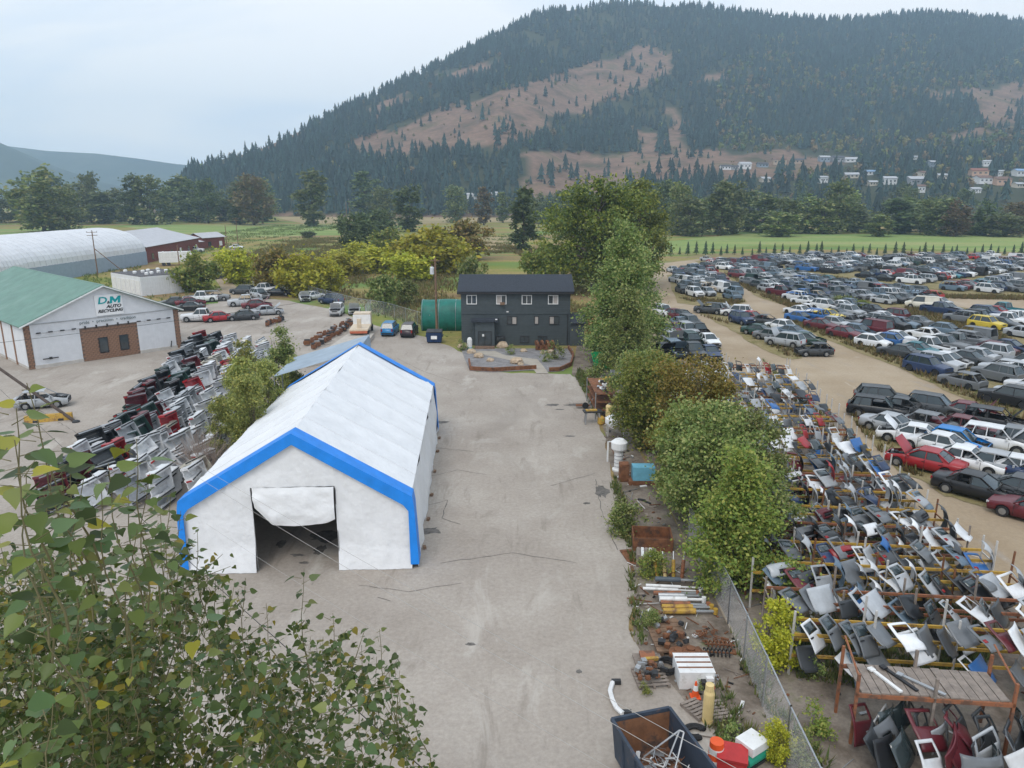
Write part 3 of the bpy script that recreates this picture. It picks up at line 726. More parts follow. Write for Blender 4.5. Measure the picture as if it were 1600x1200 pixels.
while x < 430:
    w = gb.uniform(40, 62); b_ = gb.uniform(345, 352)
    m_, mn = gb.choice([(G_FAR, 'grey green'), (G_FAR, 'grey green'), (G_DARK, 'dark green'), (G_DARK, 'dark green')]); i = gb.choice([0, 1, 2, 4, 5])
    tp = gb.uniform(266, 300)
    far_tree(x, b_, tp, w, m_, f'{mn} {"tall" if tp < 282 else "lower"} {("upright", "slim", "spreading", "", "round", "open")[i]} tree in the belt behind the white arched hall', i, 'left tree belt')
    x += gb.uniform(17, 30)
x = 1035
while x < 1640:
    w = gb.uniform(42, 72); tp = gb.uniform(276, 318) if x < 1200 or 1260 < x < 1330 else gb.uniform(305, 336)
    m_, mn = gb.choice([(G_FAR, 'grey green'), (G_GREEN, 'bright green'), (G_DARK, 'dark green'), (G_FAR, 'grey green'), (G_BROWN, 'brownish') if x > 1480 else (G_GREEN, 'bright green')]); i = gb.choice([0, 1, 2, 4, 5])
    far_tree(x, gb.uniform(361, 370), tp, w, m_, f'{mn} {"tall" if tp < 296 else "lower"} {("upright", "slim", "spreading", "", "round", "open")[i]} tree in the belt behind the hay field', i, 'right tree belt')
    x += gb.uniform(17, 30)
# second line behind, between the hay field and the village
for k in range(46):
    x = gb.uniform(830, 1640); b_ = gb.uniform(334, 350); tp = b_ - gb.uniform(34, 60)
    i = gb.choice([0, 2, 4]); m_, mn = gb.choice([(G_FAR, 'grey green'), (G_DARK, 'dark green')])
    far_tree(x, b_, tp, gb.uniform(30, 46), m_, f'{mn} {("upright", "", "spreading", "", "round")[i]} tree in the second belt below the hillside houses', i, 'second tree belt')
# row of young conifers along the lot's far fence
cv, ct_ = conifer(9, 9, 77, .24)
for k in range(46):
    px = 1050 + k * 12.4 + gb.uniform(-3, 3); p = G(px, 398.5 + gb.uniform(-1.5, 1.5)); h_ = gb.uniform(2.4, 4.6)
    if 'YC' not in KEYS:
        mb = MB(); mb.tube((0, 0, -.02), (0, 0, .3), .02, .012, 5); KEYS['YC'] = (npmesh('young_conifer', cv, ct_, CONO), mb.mesh('young_stem', BARK))
    t = thing('young_conifer', f'{"short" if h_ < 3.2 else "taller"} young conifer in the planted row behind the car lot', 'conifer', p, gb.uniform(0, 6), 'planted conifers behind the car lot', scale=h_)
    put('crown', KEYS['YC'][0], t, color=(0.045 * gb.uniform(.7, 1.2), 0.075, 0.035)); put('trunk', KEYS['YC'][1], t)
# ---------------------------------------------------------------- materials of built things
WHITE_TARP = M('white_tarp', (0.76, 0.765, 0.775), 0.6, 0.06, 0.9, bump=0.8)
BLUE_TARP = M('blue_tarp', (0.012, 0.23, 0.74), 0.45, 0.12, 1.5, bump=0.2)
GREY_TARP = M('grey_tarp', (0.30, 0.37, 0.44), 0.6, 0.12, 0.8, bump=0.2)
STEEL = M('galvanised', (0.42, 0.43, 0.44), 0.4, 0.15, 4, metal=0.7)
DARKM = M('dark_metal', (0.03, 0.03, 0.032), 0.55, 0.3, 5)
RUST = M('rust', (0.20, 0.085, 0.04), 0.9, 0.4, 3, bump=0.3, spots=((0.09, 0.05, 0.035), 2.2, .5, .65))
WOOD = M('grey_wood', (0.24, 0.20, 0.17), 0.9, 0.3, 3, bump=0.3)
TIMBER = M('brown_timber', (0.20, 0.125, 0.08), 0.9, 0.3, 3, bump=0.3)
YELLOWP = M('yellow_paint', (0.52, 0.32, 0.05), 0.6, 0.25, 3, spots=((0.17, 0.09, 0.05), 3, .48, .66))
ORANGEP = M('orange_beam', (0.34, 0.13, 0.06), 0.7, 0.3, 3, spots=((0.14, 0.075, 0.05), 3, .45, .62))
WHITEP = M('white_paint', (0.74, 0.74, 0.73), 0.6, 0.1, 2, spots=((0.45, 0.42, 0.38), 2.5, .58, .75))
POSTW = M('weathered_white_post', (0.50, 0.48, 0.45), 0.7, 0.2, 3)
BLACKP = M('black_plastic', (0.018, 0.018, 0.02), 0.5, 0.3, 4)
GLASS = M('dark_glass', (0.035, 0.05, 0.055), 0.08, 0.3, 1, spec=0.7)
PANE = M('window_glass', (0.05, 0.06, 0.065), 0.06, 0.4, 0.8, spec=0.8)
BLIND = M('window_blind', (0.42, 0.38, 0.35), 0.4, 0.15, 3)
CONC = M('concrete', (0.46, 0.42, 0.37), 0.85, 0.15, 2, bump=0.2)

# ---------------------------------------------------------------- white tent with blue trim
TL, TW2, TE, TPK = 22.0, 5.5, 3.85, 7.1
tent = thing('storage_tent', 'white peaked storage tent with bright blue trim and open doorway', 'tent', (-10.4, 33.0, 0.02), R(3.0))
def sag(y, k=8): return -0.10 * abs(math.sin(math.pi * y / (TL / k)))
def roof_side(s):
    def fn(u, v):
        y = TL * v; hem = 0.10
        xx = TW2 * u
        z = TPK + (TE - TPK) * u
        rib = sag(y) * math.sin(math.pi * min(1, u * 1.05)) 
        z += rib + .09 * noise.noise(Vector((u * 2.2 + s, v * 9, 3))) + .035 * noise.noise(Vector((u * 7 + s, v * 30, 4)))
        return (s * xx, y, z)
    return fn
def wall_side(s):
    def fn(u, v):
        y = TL * v; z = TE * (1 - u)
        bul = 0.10 * math.sin(math.pi * u) * abs(math.sin(math.pi * 8 * v)) + 0.25 * u ** 2 + .16 * noise.noise(Vector((u * 2, v * 11, s))) + .05 * noise.noise(Vector((u * 5, v * 40, s + 4)))
        return (s * (TW2 + bul), y, max(z, 0.01))
    return fn
for s in (-1, 1):
    for k in range(8):       # eight fabric bays per slope
        def bay(u, v, k=k, f=roof_side(s)): return f(u, (k + v) / 8)
        mb = MB(); mb.grid(bay, 14, 10); mb.build('roof_panel', WHITE_TARP, tent, smooth=True)
        def bayw(u, v, k=k, f=wall_side(s)): return f(u, (k + v) / 8)
        mb = MB(); mb.grid(bayw, 8, 8); mb.build('side_wall', WHITE_TARP, tent, smooth=True)
    for k in range(9):       # welded seams over the frame hoops
        mb = MB(); y = TL * k / 8
        f = roof_side(s)
        if 0 < k < 8:
            p = [Vector(f(u / 10, k / 8)) + Vector((0, 0, .022)) for u in range(11)]
            mb.path([tuple(q) for q in p], .014, 4); mb.build('seam', WHITE_TARP, tent)
        hp = MB(); hp.tube((s * (TW2 - .45), min(max(y, .5), TL - .5), 0), (s * (TW2 - .45), min(max(y, .5), TL - .5), TE - .25), .04, n=6)
        hp.tube((s * (TW2 - .45), min(max(y, .5), TL - .5), TE - .25), (0, min(max(y, .5), TL - .5), TPK - .4), .04, n=6)
        hp.build('frame_hoop', STEEL, tent)
# trims: folded blue band over each end
def trim(y0, y1, out):
    prof = [(-TW2 - .30, .25), (-TW2 - .14, TE - .5), (-TW2 - .06, TE + .0), (0, TPK + .06), (TW2 + .06, TE + .0), (TW2 + .14, TE - .5), (TW2 + .30, .25)]
    inn = [(-TW2 + .12, .25), (-TW2 + .14, TE - .75), (-TW2 * .93, TE - .42), (0, TPK - .50), (TW2 * .93, TE - .42), (TW2 - .14, TE - .75), (TW2 - .12, .25)]
    mb = MB(); n = len(prof)
    a = [(x, y0, z) for x, z in prof]; b = [(x, y1, z) for x, z in prof]; c = [(x, out, z) for x, z in inn]
    mb.add(a + b + c, [(i, i + 1, n + i + 1, n + i) for i in range(n - 1)] + [(n + i, n + i + 1, 2 * n + i + 1, 2 * n + i) for i in range(n - 1)])
    mb.build('blue_trim', BLUE_TARP, tent)
trim(.85, -.16, -.17); trim(TL - .85, TL + .16, TL + .17)
def gable(y, lo, door=True):
    def roof_z(x): return TPK + (TE - TPK) * abs(x) / TW2 - .02
    DW0, DW1, DH = -2.15, 1.85, 4.4
    def wr(x, z):
        n1 = noise.noise(Vector((x * .55, y, z * .55))); n2 = noise.noise(Vector((x * 1.7 + z * 1.3, y + 5, z * .8 - x * .4))); n3 = noise.noise(Vector((x * 5 - z * 3, y + 9, z * 3.2)))
        fold = noise.noise(Vector((x * 2.6 + .5 * z, 3 + y, z * .35)))
        return y - .09 * n1 - .04 * (1 - abs(n2)) - .07 * abs(fold) - .012 * n3
    def panel(x0, x1, zb0, zb1=None):
        mb = MB()
        def fn(u, v):
            x = x0 + (x1 - x0) * u; top = roof_z(x); z = zb0(x) + (top - zb0(x)) * v
            return (x, wr(x, z) - .22 * max(0, 1 - v * 4) * (zb0(x) < .2), z)
        mb.grid(fn, 34, 36)
        return mb
    if door:
        panel(-TW2 + .05, DW0, lambda x: .02).build('end_wall', WHITE_TARP, tent, smooth=True)
        panel(DW1, TW2 - .05, lambda x: .02).build('end_wall', WHITE_TARP, tent, smooth=True)
        panel(DW0, DW1, lambda x: DH).build('end_wall', WHITE_TARP, tent, smooth=True)
        mb = MB()
        def flap(u, v):
            x = DW0 + .08 + (DW1 - DW0 - .12) * u
            dip = 1.75 + .22 * math.sin(math.pi * u) - .75 * max(0, .22 - u) / .22 - .1 * max(0, u - .9) / .1
            z = DH - dip * v
            return (x + .25 * v * max(0, .25 - u) * 4 * .4, y - .13 - .16 * math.sin(v * 2.6) - .09 * noise.noise(Vector((u * 4, v * 3, 2))) - .03 * noise.noise(Vector((u * 14, v * 6, 7))), z)
        mb.grid(flap, 34, 20); mb.build('door_flap', WHITE_TARP, tent, smooth=True)
        mb = MB(); mb.tube((DW1 + .02, y - .03, 0), (DW1 + .02, y - .03, DH), .03); mb.build('door_post', STEEL, tent)
        mb = MB(); mb.tube((DW0 - .02, y + .05, 0), (DW0 - .02, y + .05, DH), .03); mb.build('door_post', STEEL, tent)
    else:
        panel(-TW2 + .05, TW2 - .05, lambda x: .02).build('end_wall', WHITE_TARP, tent, smooth=True)
gable(.1, 0); gable(TL - .1, 0, False)
for y in (2, 5.5, 9, 13, 17, 20):
    mb = MB(); mb.box((TW2 + .42, y, .08), (.16, .25, .14), rz=rnd.uniform(-.4, .4)); mb.build('ballast_block', TIMBER, tent)

# grey tarp shelter behind the tent: one slope falling away to the left from a high back wall
sh = thing('tarp_shelter', 'grey lean-to roof directly behind the white tent', 'shelter', (-12.0, 55.8, 0.02), R(3.0))
L2 = 7.2
for k in range(4):
    mb = MB(); mb.grid(lambda u, v: (-6.6 * u, L2 * (k + v) / 4, 6.25 - 1.95 * u - .05 * math.sin(math.pi * v) * math.sin(math.pi * u)), 10, 8); mb.build('roof_panel', GREY_TARP, sh, smooth=True)
mb = MB(); mb.grid(lambda u, v: (.5 * u, L2 * v, 6.25 - 6.2 * u), 6, 6); mb.build('back_wall', GREY_TARP, sh, smooth=True)
for k in range(4):
    mb = MB(); mb.tube((-6.5, L2 * k / 3.02 + .05, 0), (-6.5, L2 * k / 3.02 + .05, 4.27), .06); mb.build('post', STEEL, sh)

# ---------------------------------------------------------------- dark two storey house
SIDING = M('charcoal_siding', (0.066, 0.080, 0.086), 0.6, 0.12, 2)
SHING = M('dark_shingle', (0.035, 0.042, 0.055), 0.85, 0.3, 6, bump=0.3)
house = thing('office_house', 'charcoal two storey house with dark gable roof and small white framed windows', 'house', (0.45, 89.3, 0.02))
HW, HD, EV = 6.65, 8.4, 6.55
mb = MB()
mb.box((0, HD / 2, EV / 2), (2 * HW, HD, EV)); mb.build('wall', SIDING, house)
for k in range(30):                     # lap boards, each overhanging the one below
    z = .15 + k * .213
    mb = MB(); mb.box((0, -.012, z + .1), (2 * HW + .02, .03, .2), rx=R(4)); mb.build('siding_board', SIDING, house)
for s in (-1, 1):
    mb = MB(); mb.add([(s * HW, 0, EV), (s * HW, HD, EV), (s * HW, HD / 2, 8.05)], [(0, 1, 2)]); mb.build('gable', SIDING, house, solid=.1)
mb = MB()
for s, y0 in ((1, -.55), (-1, HD + .55)):
    mb.add([(-HW - .45, y0, EV - .02), (HW + .45, y0, EV - .02), (HW + .45, HD / 2, 8.15), (-HW - .45, HD / 2, 8.15)], [(0, 1, 2, 3)])
roof = mb.build('roof', SHING, house, solid=.16)
for k in range(16):                     # shingle courses
    f0 = k / 16; y = -.57 + (HD / 2 + .57) * f0; z = EV + .145 + (8.15 - EV) * f0
    for q in range(2):
        m2 = MB(); m2.box(((q - .5) * (HW + .45), y + .15, z + .06), (HW + .44, .33, .02), rx=math.atan2(1.6, 4.75) - .03); m2.build('shingle_course', SHING, roof)
mb = MB(); mb.box((0, -.56, EV - .02), (2 * HW + .9, .04, .2)); mb.build('fascia', DARKM, roof)
mb = MB(); mb.box((0, -.07, 4.0), (2 * HW + .04, .12, .10)); mb.build('belt_course', SIDING, house)
def window(parent, x, z, w, h, frame, yf=-.02, glass=PANE, split=True, blind=0, ty=None):
    f = MB(); t = .09
    f.box((x - w / 2, yf - .05, z), (t, .1, h + t)); f.box((x + w / 2, yf - .05, z), (t, .1, h + t)); f.box((x, yf - .05, z + h / 2), (w - t, .1, t)); f.box((x, yf - .055, z - h / 2), (w + .1, .13, t))
    if split: f.box((x, yf - .05, z), (.07, .09, h - t))
    wo_ = f.build('window', frame, parent)
    for q in ((-1, 1) if split else (0,)):
        p = MB(); ww = (w / 2 - .08) if split else w - .09
        p.box((x + q * w / 4, yf - .035, z), (ww, .02, h - t)); p.build('pane', BLIND if (blind and q in (blind, 0)) else glass, wo_)
    return wo_
for x, bl in ((-5.35, 0), (-1.75, -1), (1.35, 0), (4.55, 1)): window(house, x, 5.68, 1.15, 1.05, WHITEP, blind=bl)
w2 = window(house, -.45, 3.12, 1.15, .95, DARKM, blind=1); window(house, 2.55, 3.15, .48, .95, DARKM, split=False, blind=1); window(house, 4.7, 3.15, 1.15, .95, DARKM, blind=-1)
for x in (-1.85, 1.1, 3.3): window(house, x, .78, 1.05, .75, DARKM)
mb = MB(); mb.box((-1.62, -.25, 5.22), (.55, .4, .3)); mb.build('air_conditioner', TIMBER, house)
po = MB(); po.box((-3.75, -.6, 1.55), (2.35, 1.2, 3.1)); porch = po.build('porch', SIDING, house)
mb = MB(); mb.box((-3.75, -.75, 3.3), (3.3, 1.7, .28)); mb.build('porch_roof', SHING, porch)
mb = MB(); mb.box((-3.75, -1.225, 1.02), (1.65, .06, 1.95)); mb.build('door_frame', DARKM, porch)
for q in (-1, 1):
    mb = MB(); mb.box((-3.75 + q * .4, -1.27, 1.0), (.7, .03, 1.75)); mb.build('door', PANE, porch)
mb = MB(); mb.box((-3.95, -1.29, 1.5), (.24, .015, .28)); mb.build('notice', WHITEP, porch)
mb = MB(); mb.box((-3.75, -1.75, .1), (2.4, 1.0, .2)); mb.build('doorstep', TIMBER, porch)
mb = MB(); mb.tube((6.35, -.1, .1), (6.35, -.1, 3.9), .05); mb.build('downpipe', DARKM, house)
mb = MB(); mb.box((-1.0, -.1, 4.2), (.25, .15, .12)); mb.box((-2.35, -1.6, 3.5), (.25, .15, .12)); mb.build('wall_lamp', WHITEP, house)
an = MB(); an.box((7.55, 1.4, 1.35), (1.75, 3.2, 2.7)); ann = an.build('side_shed', SIDING, house)
mb = MB(); mb.add([(6.68, -.5, 2.75), (8.7, -.5, 2.75), (8.7, 3.2, 3.5), (6.68, 3.2, 3.5)], [(0, 1, 2, 3)]); mb.build('shed_roof', SHING, ann, solid=.12)

# front garden: gravel bed with timber edging, path, boulders
GRAV = ground_mat('garden_gravel', [(0.3, (0.17, 0.165, 0.165)), (0.5, (0.24, 0.23, 0.23)), (0.7, (0.30, 0.29, 0.285))], 1.2, 14, fine_var=.35)
struct(sheet('garden_bed', [G(*p).to_2d() for p in [(720, 545), (735, 580), (770, 582), (835, 579), (838, 575), (858, 582), (880, 580), (894, 570), (896, 545)]], .05, GRAV, 4, .08))
PATHM = ground_mat('garden_path', [(0.3, (0.36, 0.32, 0.27)), (0.7, (0.44, 0.40, 0.34))], 1.0, 9, fine_var=.15)
struct(sheet('garden_path', [G(*p).to_2d() for p in [(742, 549), (773, 549), (790, 556), (840, 562), (858, 584), (838, 584), (828, 571), (790, 562), (760, 556)]], .06, PATHM, 4, .05))
def edging(px, label):
    t = thing('timber_edging', label, 'edging')
    pts = [G(*p) for p in px]
    for a, b in zip(pts, pts[1:]):
        d = b - a; n = max(1, int(d.length / 1.1))
        for k in range(n):
            c = a.lerp(b, (k + .5) / n); mb = MB(); mb.box((c.x, c.y, .24), (d.length / n - .02, .18, .44), rz=math.atan2(d.y, d.x)); mb.build('timber', RUST, t)
edging([(733, 566), (735, 579), (770, 581), (838, 577)], 'rusty brown edging along the garden bed left of the path')
edging([(858, 581), (875, 580), (892, 572), (896, 558), (888, 545)], 'rusty brown curved edging of the garden bed right of the path')
ROCK = M('sandstone', (0.46, 0.35, 0.24), 0.9, 0.25, 2.5, bump=0.5, spots=((0.62, 0.56, 0.5), 2, .55, .7))
def boulder(px, py, s, label, seed):
    g = random.Random(seed); p = G(px, py)
    bm = bmesh.new(); bmesh.ops.create_icosphere(bm, subdivisions=2, radius=1)
    for v in bm.verts:
        v.co *= 1 + g.uniform(-.17, .17); v.co = Vector((v.co.x * s, v.co.y * s * .8, max(-.3, v.co.z) * s * .72))
    me = bpy.data.meshes.new('boulder'); bm.to_mesh(me); bm.free(); me.materials.append(ROCK)
    tag(put('boulder', me, None, (p.x, p.y, .05 + .2 * s)), label, 'boulder', 'boulders in the front garden')
for i, (px, py, s, lb) in enumerate([(723, 544, .65, 'tan boulder beside the corner of the dark house'), (736, 552, .55, 'orange tinged boulder at the start of the garden path'), (748, 559, .6, 'light tan boulder left of the garden path'),
        (766, 565, .42, 'small pale boulder in the left gravel bed'), (807, 568, .75, 'largest pale boulder in the left gravel bed'), (813, 571, .35, 'small stone leaning on the largest pale boulder'), (785, 543, .75, 'wide tan boulder below the basement window'),
        (818, 550, .45, 'white boulder in the middle of the right bed'), (849, 553, .4, 'white stone before the rusty machine'), (860, 552, .5, 'round tan boulder beside the rusty machine'), (857, 560, .3, 'small white stone below the rusty machine')]):
    boulder(px, py, s, lb, i)
p = G(851, 547)
rm = thing('rusty_machine', 'rusty antique machine part displayed in the garden bed', 'machine', p)
mb = MB(); mb.box((0, 0, .35), (2.2, .8, .5)); mb.build('frame', RUST, rm)
for x in (-.9, -.3, .35, .95):
    mb = MB(); mb.lathe([(.1, -.12), (.55, -.12), (.55, .12), (.1, .12)], 14, Matrix.Translation((x, -.1, .7)) @ Euler((0, R(80), .3)).to_matrix().to_4x4()); mb.build('gear', RUST, rm)
for px, py, s, lb in ((868, 562, .75, 'upright green shrub in the right gravel bed'), (852, 566, .5, 'low green shrub beside the garden path bend'), (798, 554, .42, 'small shrub on the gravel above the path'), (722, 548, .5, 'low green shrub by the house corner boulder')):
    tree('garden_shrub', lb, 'shrub', G(px, py), 'w1', G_GREEN, scale=s * 2.2)
t = thing('gas_cylinder', 'tall pale gas cylinder with teal base beside the house door', 'cylinder', G(734, 547))
mb = MB(); mb.lathe([(.28, .35), (.3, .4), (.3, 1.3), (.2, 1.5), (.06, 1.55)], 12); mb.build('tank', WHITEP, t)
mb = MB(); mb.lathe([(.3, 0), (.31, .3), (.28, .36)], 12); mb.build('base', M('teal_paint', (0.05, 0.3, 0.36)), t)

# green tarp hoop shelter, transformer pole, dumpster
TEAL = M('green_tarp', (0.008, 0.15, 0.115), 0.5, 0.3, 1.0, bump=0.5)
hs = thing('hoop_shelter', 'teal green tarp hoop shelter beside the dark house', 'shelter', (-12.4, 101.5, 0))
mb = MB(); mb.grid(lambda u, v: (7.2 * v, -2.2 * math.cos(math.pi * u) , .05 + 4.0 * math.sin(math.pi * u) ** .6 + .06 * math.sin(9 * v + 6 * u) * math.sin(math.pi * u)), 18, 14)
mb.build('tarp', TEAL, hs, smooth=True, solid=.02)
mb = MB(); mb.add([(.1, -2.2 * math.cos(math.pi * k / 12), .05 + 3.95 * math.sin(math.pi * k / 12) ** .6) for k in range(13)], [tuple(range(13))]); mb.build('end_flap', TEAL, hs)
for k in range(4):
    mb = MB(); mb.path([(.1 + 2.3 * k, -2.23 * math.cos(math.pi * q / 12), .05 + 4.03 * math.sin(math.pi * q / 12) ** .6) for q in range(13)], .035, 5); mb.build('hoop', STEEL, hs)
up = thing('utility_pole', 'brown utility pole with grey transformer in front of the green shelter', 'pole', (-9.9, 95.7, 0))
mb = MB(); mb.tube((0, 0, -.1), (.0, 0, 10.2), .17, .12, 8); mb.build('pole', TIMBER, up)
tr_ = MB(); tr_.lathe([(.05, 0), (.27, .02), (.27, .85), (.2, .95), (.05, 1)], 12, Matrix.Translation((-.42, -.1, 8.1))); tb = tr_.build('transformer', M('transformer_grey', (.55, .57, .58), .5), up)
mb = MB(); mb.tube((-.42, -.1, 9.1), (-.42, -.1, 9.4), .05); mb.tube((-.3, -.1, 9.05), (-.3, -.1, 9.3), .04); mb.build('bushing', TIMBER, tb)
mb = MB(); mb.box((0, -.15, 9.85), (1.3, .1, .12)); mb.build('crossarm', TIMBER, up)
ds = thing('dumpster', 'dark blue steel waste dumpster with white placard below the utility pole', 'dumpster', (-9.75, 91.2, 0.02))
NAVY = M('navy_paint', (0.012, 0.035, 0.10), 0.5, 0.3, 2)
mb = MB(); mb.add([(-.9, -.6, .15), (.9, -.6, .15), (.9, .6, .15), (-.9, .6, .15), (-.98, -.8, 1.35), (.98, -.8, 1.35), (.98, .7, 1.5), (-.98, .7, 1.5)], [(0, 1, 2, 3), (0, 1, 5, 4), (1, 2, 6, 5), (2, 3, 7, 6), (3, 0, 4, 7)]); mb.build('bin', NAVY, ds, solid=.05)
for q in (-1, 1):
    mb = MB(); mb.box((q * .49, -.04, 1.5), (.95, 1.6, .06), rx=.1); mb.build('lid', BLACKP, ds)
    mb = MB(); mb.box((q * 1.03, 0, .9), (.1, 1.0, .16)); mb.build('fork_pocket', NAVY, ds)
mb = MB(); mb.box((.0, -.74, .85), (.75, .03, .6), rx=R(-9)); mb.build('placard', WHITEP, ds)
for q in (-1, 1):
    for r_ in (-1, 1):
        mb = MB(); mb.tube((q * .75 - .04, r_ * .45, .09), (q * .75 + .04, r_ * .45, .09), .09, n=10); mb.build('caster', DARKM, ds)
# ---------------------------------------------------------------- white workshop with green roof
SW = M('shop_white', (0.70, 0.71, 0.73), 0.6, 0.06, 1.5, bump=0.1)
BRICK = M('brick_face', (0.27, 0.155, 0.10), 0.85, 0.3, 6)
MORTAR = M('mortar', (0.16, 0.11, 0.085), 0.9, 0.2, 4)
GREENR = M('green_roof', (0.125, 0.235, 0.185), 0.55, 0.14, 0.7, spots=((0.18, 0.285, 0.24), .4, .5, .75))
PLINTH = M('plinth', (0.50, 0.47, 0.43), 0.85, 0.15, 2)
fl, fr = G(48, 578), G(283, 543)
du = (fr - fl); SLEN = du.length; ang = math.atan2(du.y, du.x)
shop = thing('workshop', 'white workshop with green gable roof, brick doorway panel and sign', 'workshop', (fl.x, fl.y, .02), ang)
SE, SP, SD = 4.75, 8.25, 32.0
def quadmb(pts): m_ = MB(); m_.add(pts, [tuple(range(len(pts)))]); return m_
c2 = SLEN / 2
D0, D1, DHT = 5.2, 11.3, 3.75          # brick section of the front
quadmb([(.45, 0, .35), (D0, 0, .35), (D0, 0, SE), (.45, 0, SE)]).build('front_panel', SW, shop, solid=.15)
quadmb([(D1, 0, .35), (SLEN - .45, 0, .35), (SLEN - .45, 0, SE), (D1, 0, SE)]).build('front_panel', SW, shop, solid=.15)
quadmb([(D0, 0, DHT), (D1, 0, DHT), (D1, 0, SE), (D0, 0, SE)]).build('front_panel', SW, shop, solid=.15)
quadmb([(0, -.01, SE), (SLEN, -.01, SE), (c2, -.01, SP - .1)]).build('gable', SW, shop, solid=.12)
for x0, x1 in ((.45, D0), (D1, SLEN - .45)):
    mb = MB(); mb.box(((x0 + x1) / 2, -.03, .17), (x1 - x0, .2, .36)); mb.build('plinth', PLINTH, shop)
mb = MB(); mb.box((c2, -.08, SE), (SLEN - .2, .06, .07)); mb.build('belt_trim', STEEL, shop)
def brickwork(parent, x0, x1, z0, z1, y, bw=.40, bh=.20, holes=()):
    bk = MB(); bk.box(((x0 + x1) / 2, y + .06, (z0 + z1) / 2), (x1 - x0, .1, z1 - z0)); b_ = bk.build('brick_panel', MORTAR, parent)
    me = MB().box((0, 0, 0), (bw - .03, .05, bh - .03)).mesh('brick', BRICK)
    nz_ = int((z1 - z0) / bh); nx_ = int((x1 - x0) / bw); k = 0
    for j in range(nz_):
        for i in range(nx_):
            x = x0 + (i + .5 + (.5 if j % 2 else 0)) * bw; z = z0 + (j + .5) * bh
            if x + bw / 2 > x1 + .05 or any(a < x < b and c < z < d for a, b, c, d in holes): continue
            put('brick', me, b_, (x, y + rnd.uniform(-.008, .008), z)); k += 1
    return b_
bp_ = brickwork(shop, D0, D1, .02, DHT, 0, bw=.42, bh=.22, holes=((7.0, 7.9, .75, 2.4), (9.2, 10.1, .75, 2.4)))
for x in (7.45, 9.65):
    f = MB(); f.box((x, -.06, 1.6), (.95, .06, 1.75)); wn_ = f.build('window', DARKM, shop)
    mb = MB(); mb.box((x, -.1, 1.6), (.75, .03, 1.55)); mb.build('pane', PANE, wn_)
for x in (.2, SLEN - .2):
    brickwork(shop, x - .3, x + .3, .02, SE, -.06, bw=.3, bh=.22)
for k in range(16):                      # vertical cladding ribs on the white panels
    x = .8 + k * .3
    if x < D0 - .1:
        mb = MB(); mb.box((x, -.085, 2.5), (.03, .02, 4.2)); mb.build('cladding_rib', SW, shop)
    x = D1 + .3 + k * .3
    if x < SLEN - .6:
        mb = MB(); mb.box((x, -.085, 2.5), (.03, .02, 4.2)); mb.build('cladding_rib', SW, shop)
mb = MB(); mb.tube((.9, -.16, 3.78), (SLEN - .9, -.16, 3.78), .035, n=5); rail = mb.build('door_rail', STEEL, shop)
for k in range(13):
    mb = MB(); mb.box((1.2 + k * 1.14, -.2, 3.8), (.42 if not 4 <= k <= 8 else .16, .1, .13 if not 4 <= k <= 8 else .34)); mb.build('rail_hanger', DARKM, rail)
mb = MB(); mb.box((2.0, -.17, .95), (1.5, .07, .1)); mb.box((2.0, -.2, .98), (.3, .06, .25)); mb.build('door_bar', DARKM, shop)
mb = MB(); mb.box((14.9, -.14, .62), (.1, .08, .75), ry=.2); mb.build('door_handle', DARKM, shop)
# side wall facing the yard's left, with posts
quadmb([(0, .1, .3), (0, SD, .3), (0, SD, SE), (0, .1, SE)]).build('side_wall', SW, shop, solid=.12)
quadmb([(SLEN, .1, .02), (SLEN, SD, .02), (SLEN, SD, SE), (SLEN, .1, SE)]).build('side_wall', SW, shop, solid=.12)
quadmb([(0, SD, .02), (SLEN, SD, .02), (SLEN, SD, SE), (c2, SD, SP - .1), (0, SD, SE)]).build('rear_wall', SW, shop, solid=.12)
mb = MB(); mb.box((-.0, SD / 2, .16), (.2, SD - .5, .3)); mb.build('plinth', PLINTH, shop)
for k in range(1, 8):
    mb = MB(); mb.box((-.1, k * 4.0, SE / 2), (.22, .3, SE)); mb.build('side_post', BRICK, shop)
rf = []
for s, x0 in ((1, -.55), (-1, SLEN + .55)):
    q = quadmb([(x0, -.5, SE - .15), (c2, -.5, SP), (c2, SD + .4, SP), (x0, SD + .4, SE - .15)]).build('roof', GREENR, shop, solid=.14); rf.append(q)
    for k in range(26):                  # standing seams
        y = -.3 + k * 1.26; m2 = MB()
        m2.tube((x0, y, SE - .04 ), (c2, y, SP + .1), .022, n=4); m2.build('roof_seam', GREENR, q)
    mb = MB(); mb.tube((x0, -.54, SE - .16), (c2, -.54, SP - .02), .09, n=4); mb.build('barge_board', WHITEP, q)
mb = MB(); mb.box((c2, SD / 2, SP + .07), (.4, SD + .9, .05)); mb.build('ridge_cap', GREENR, rf[0])
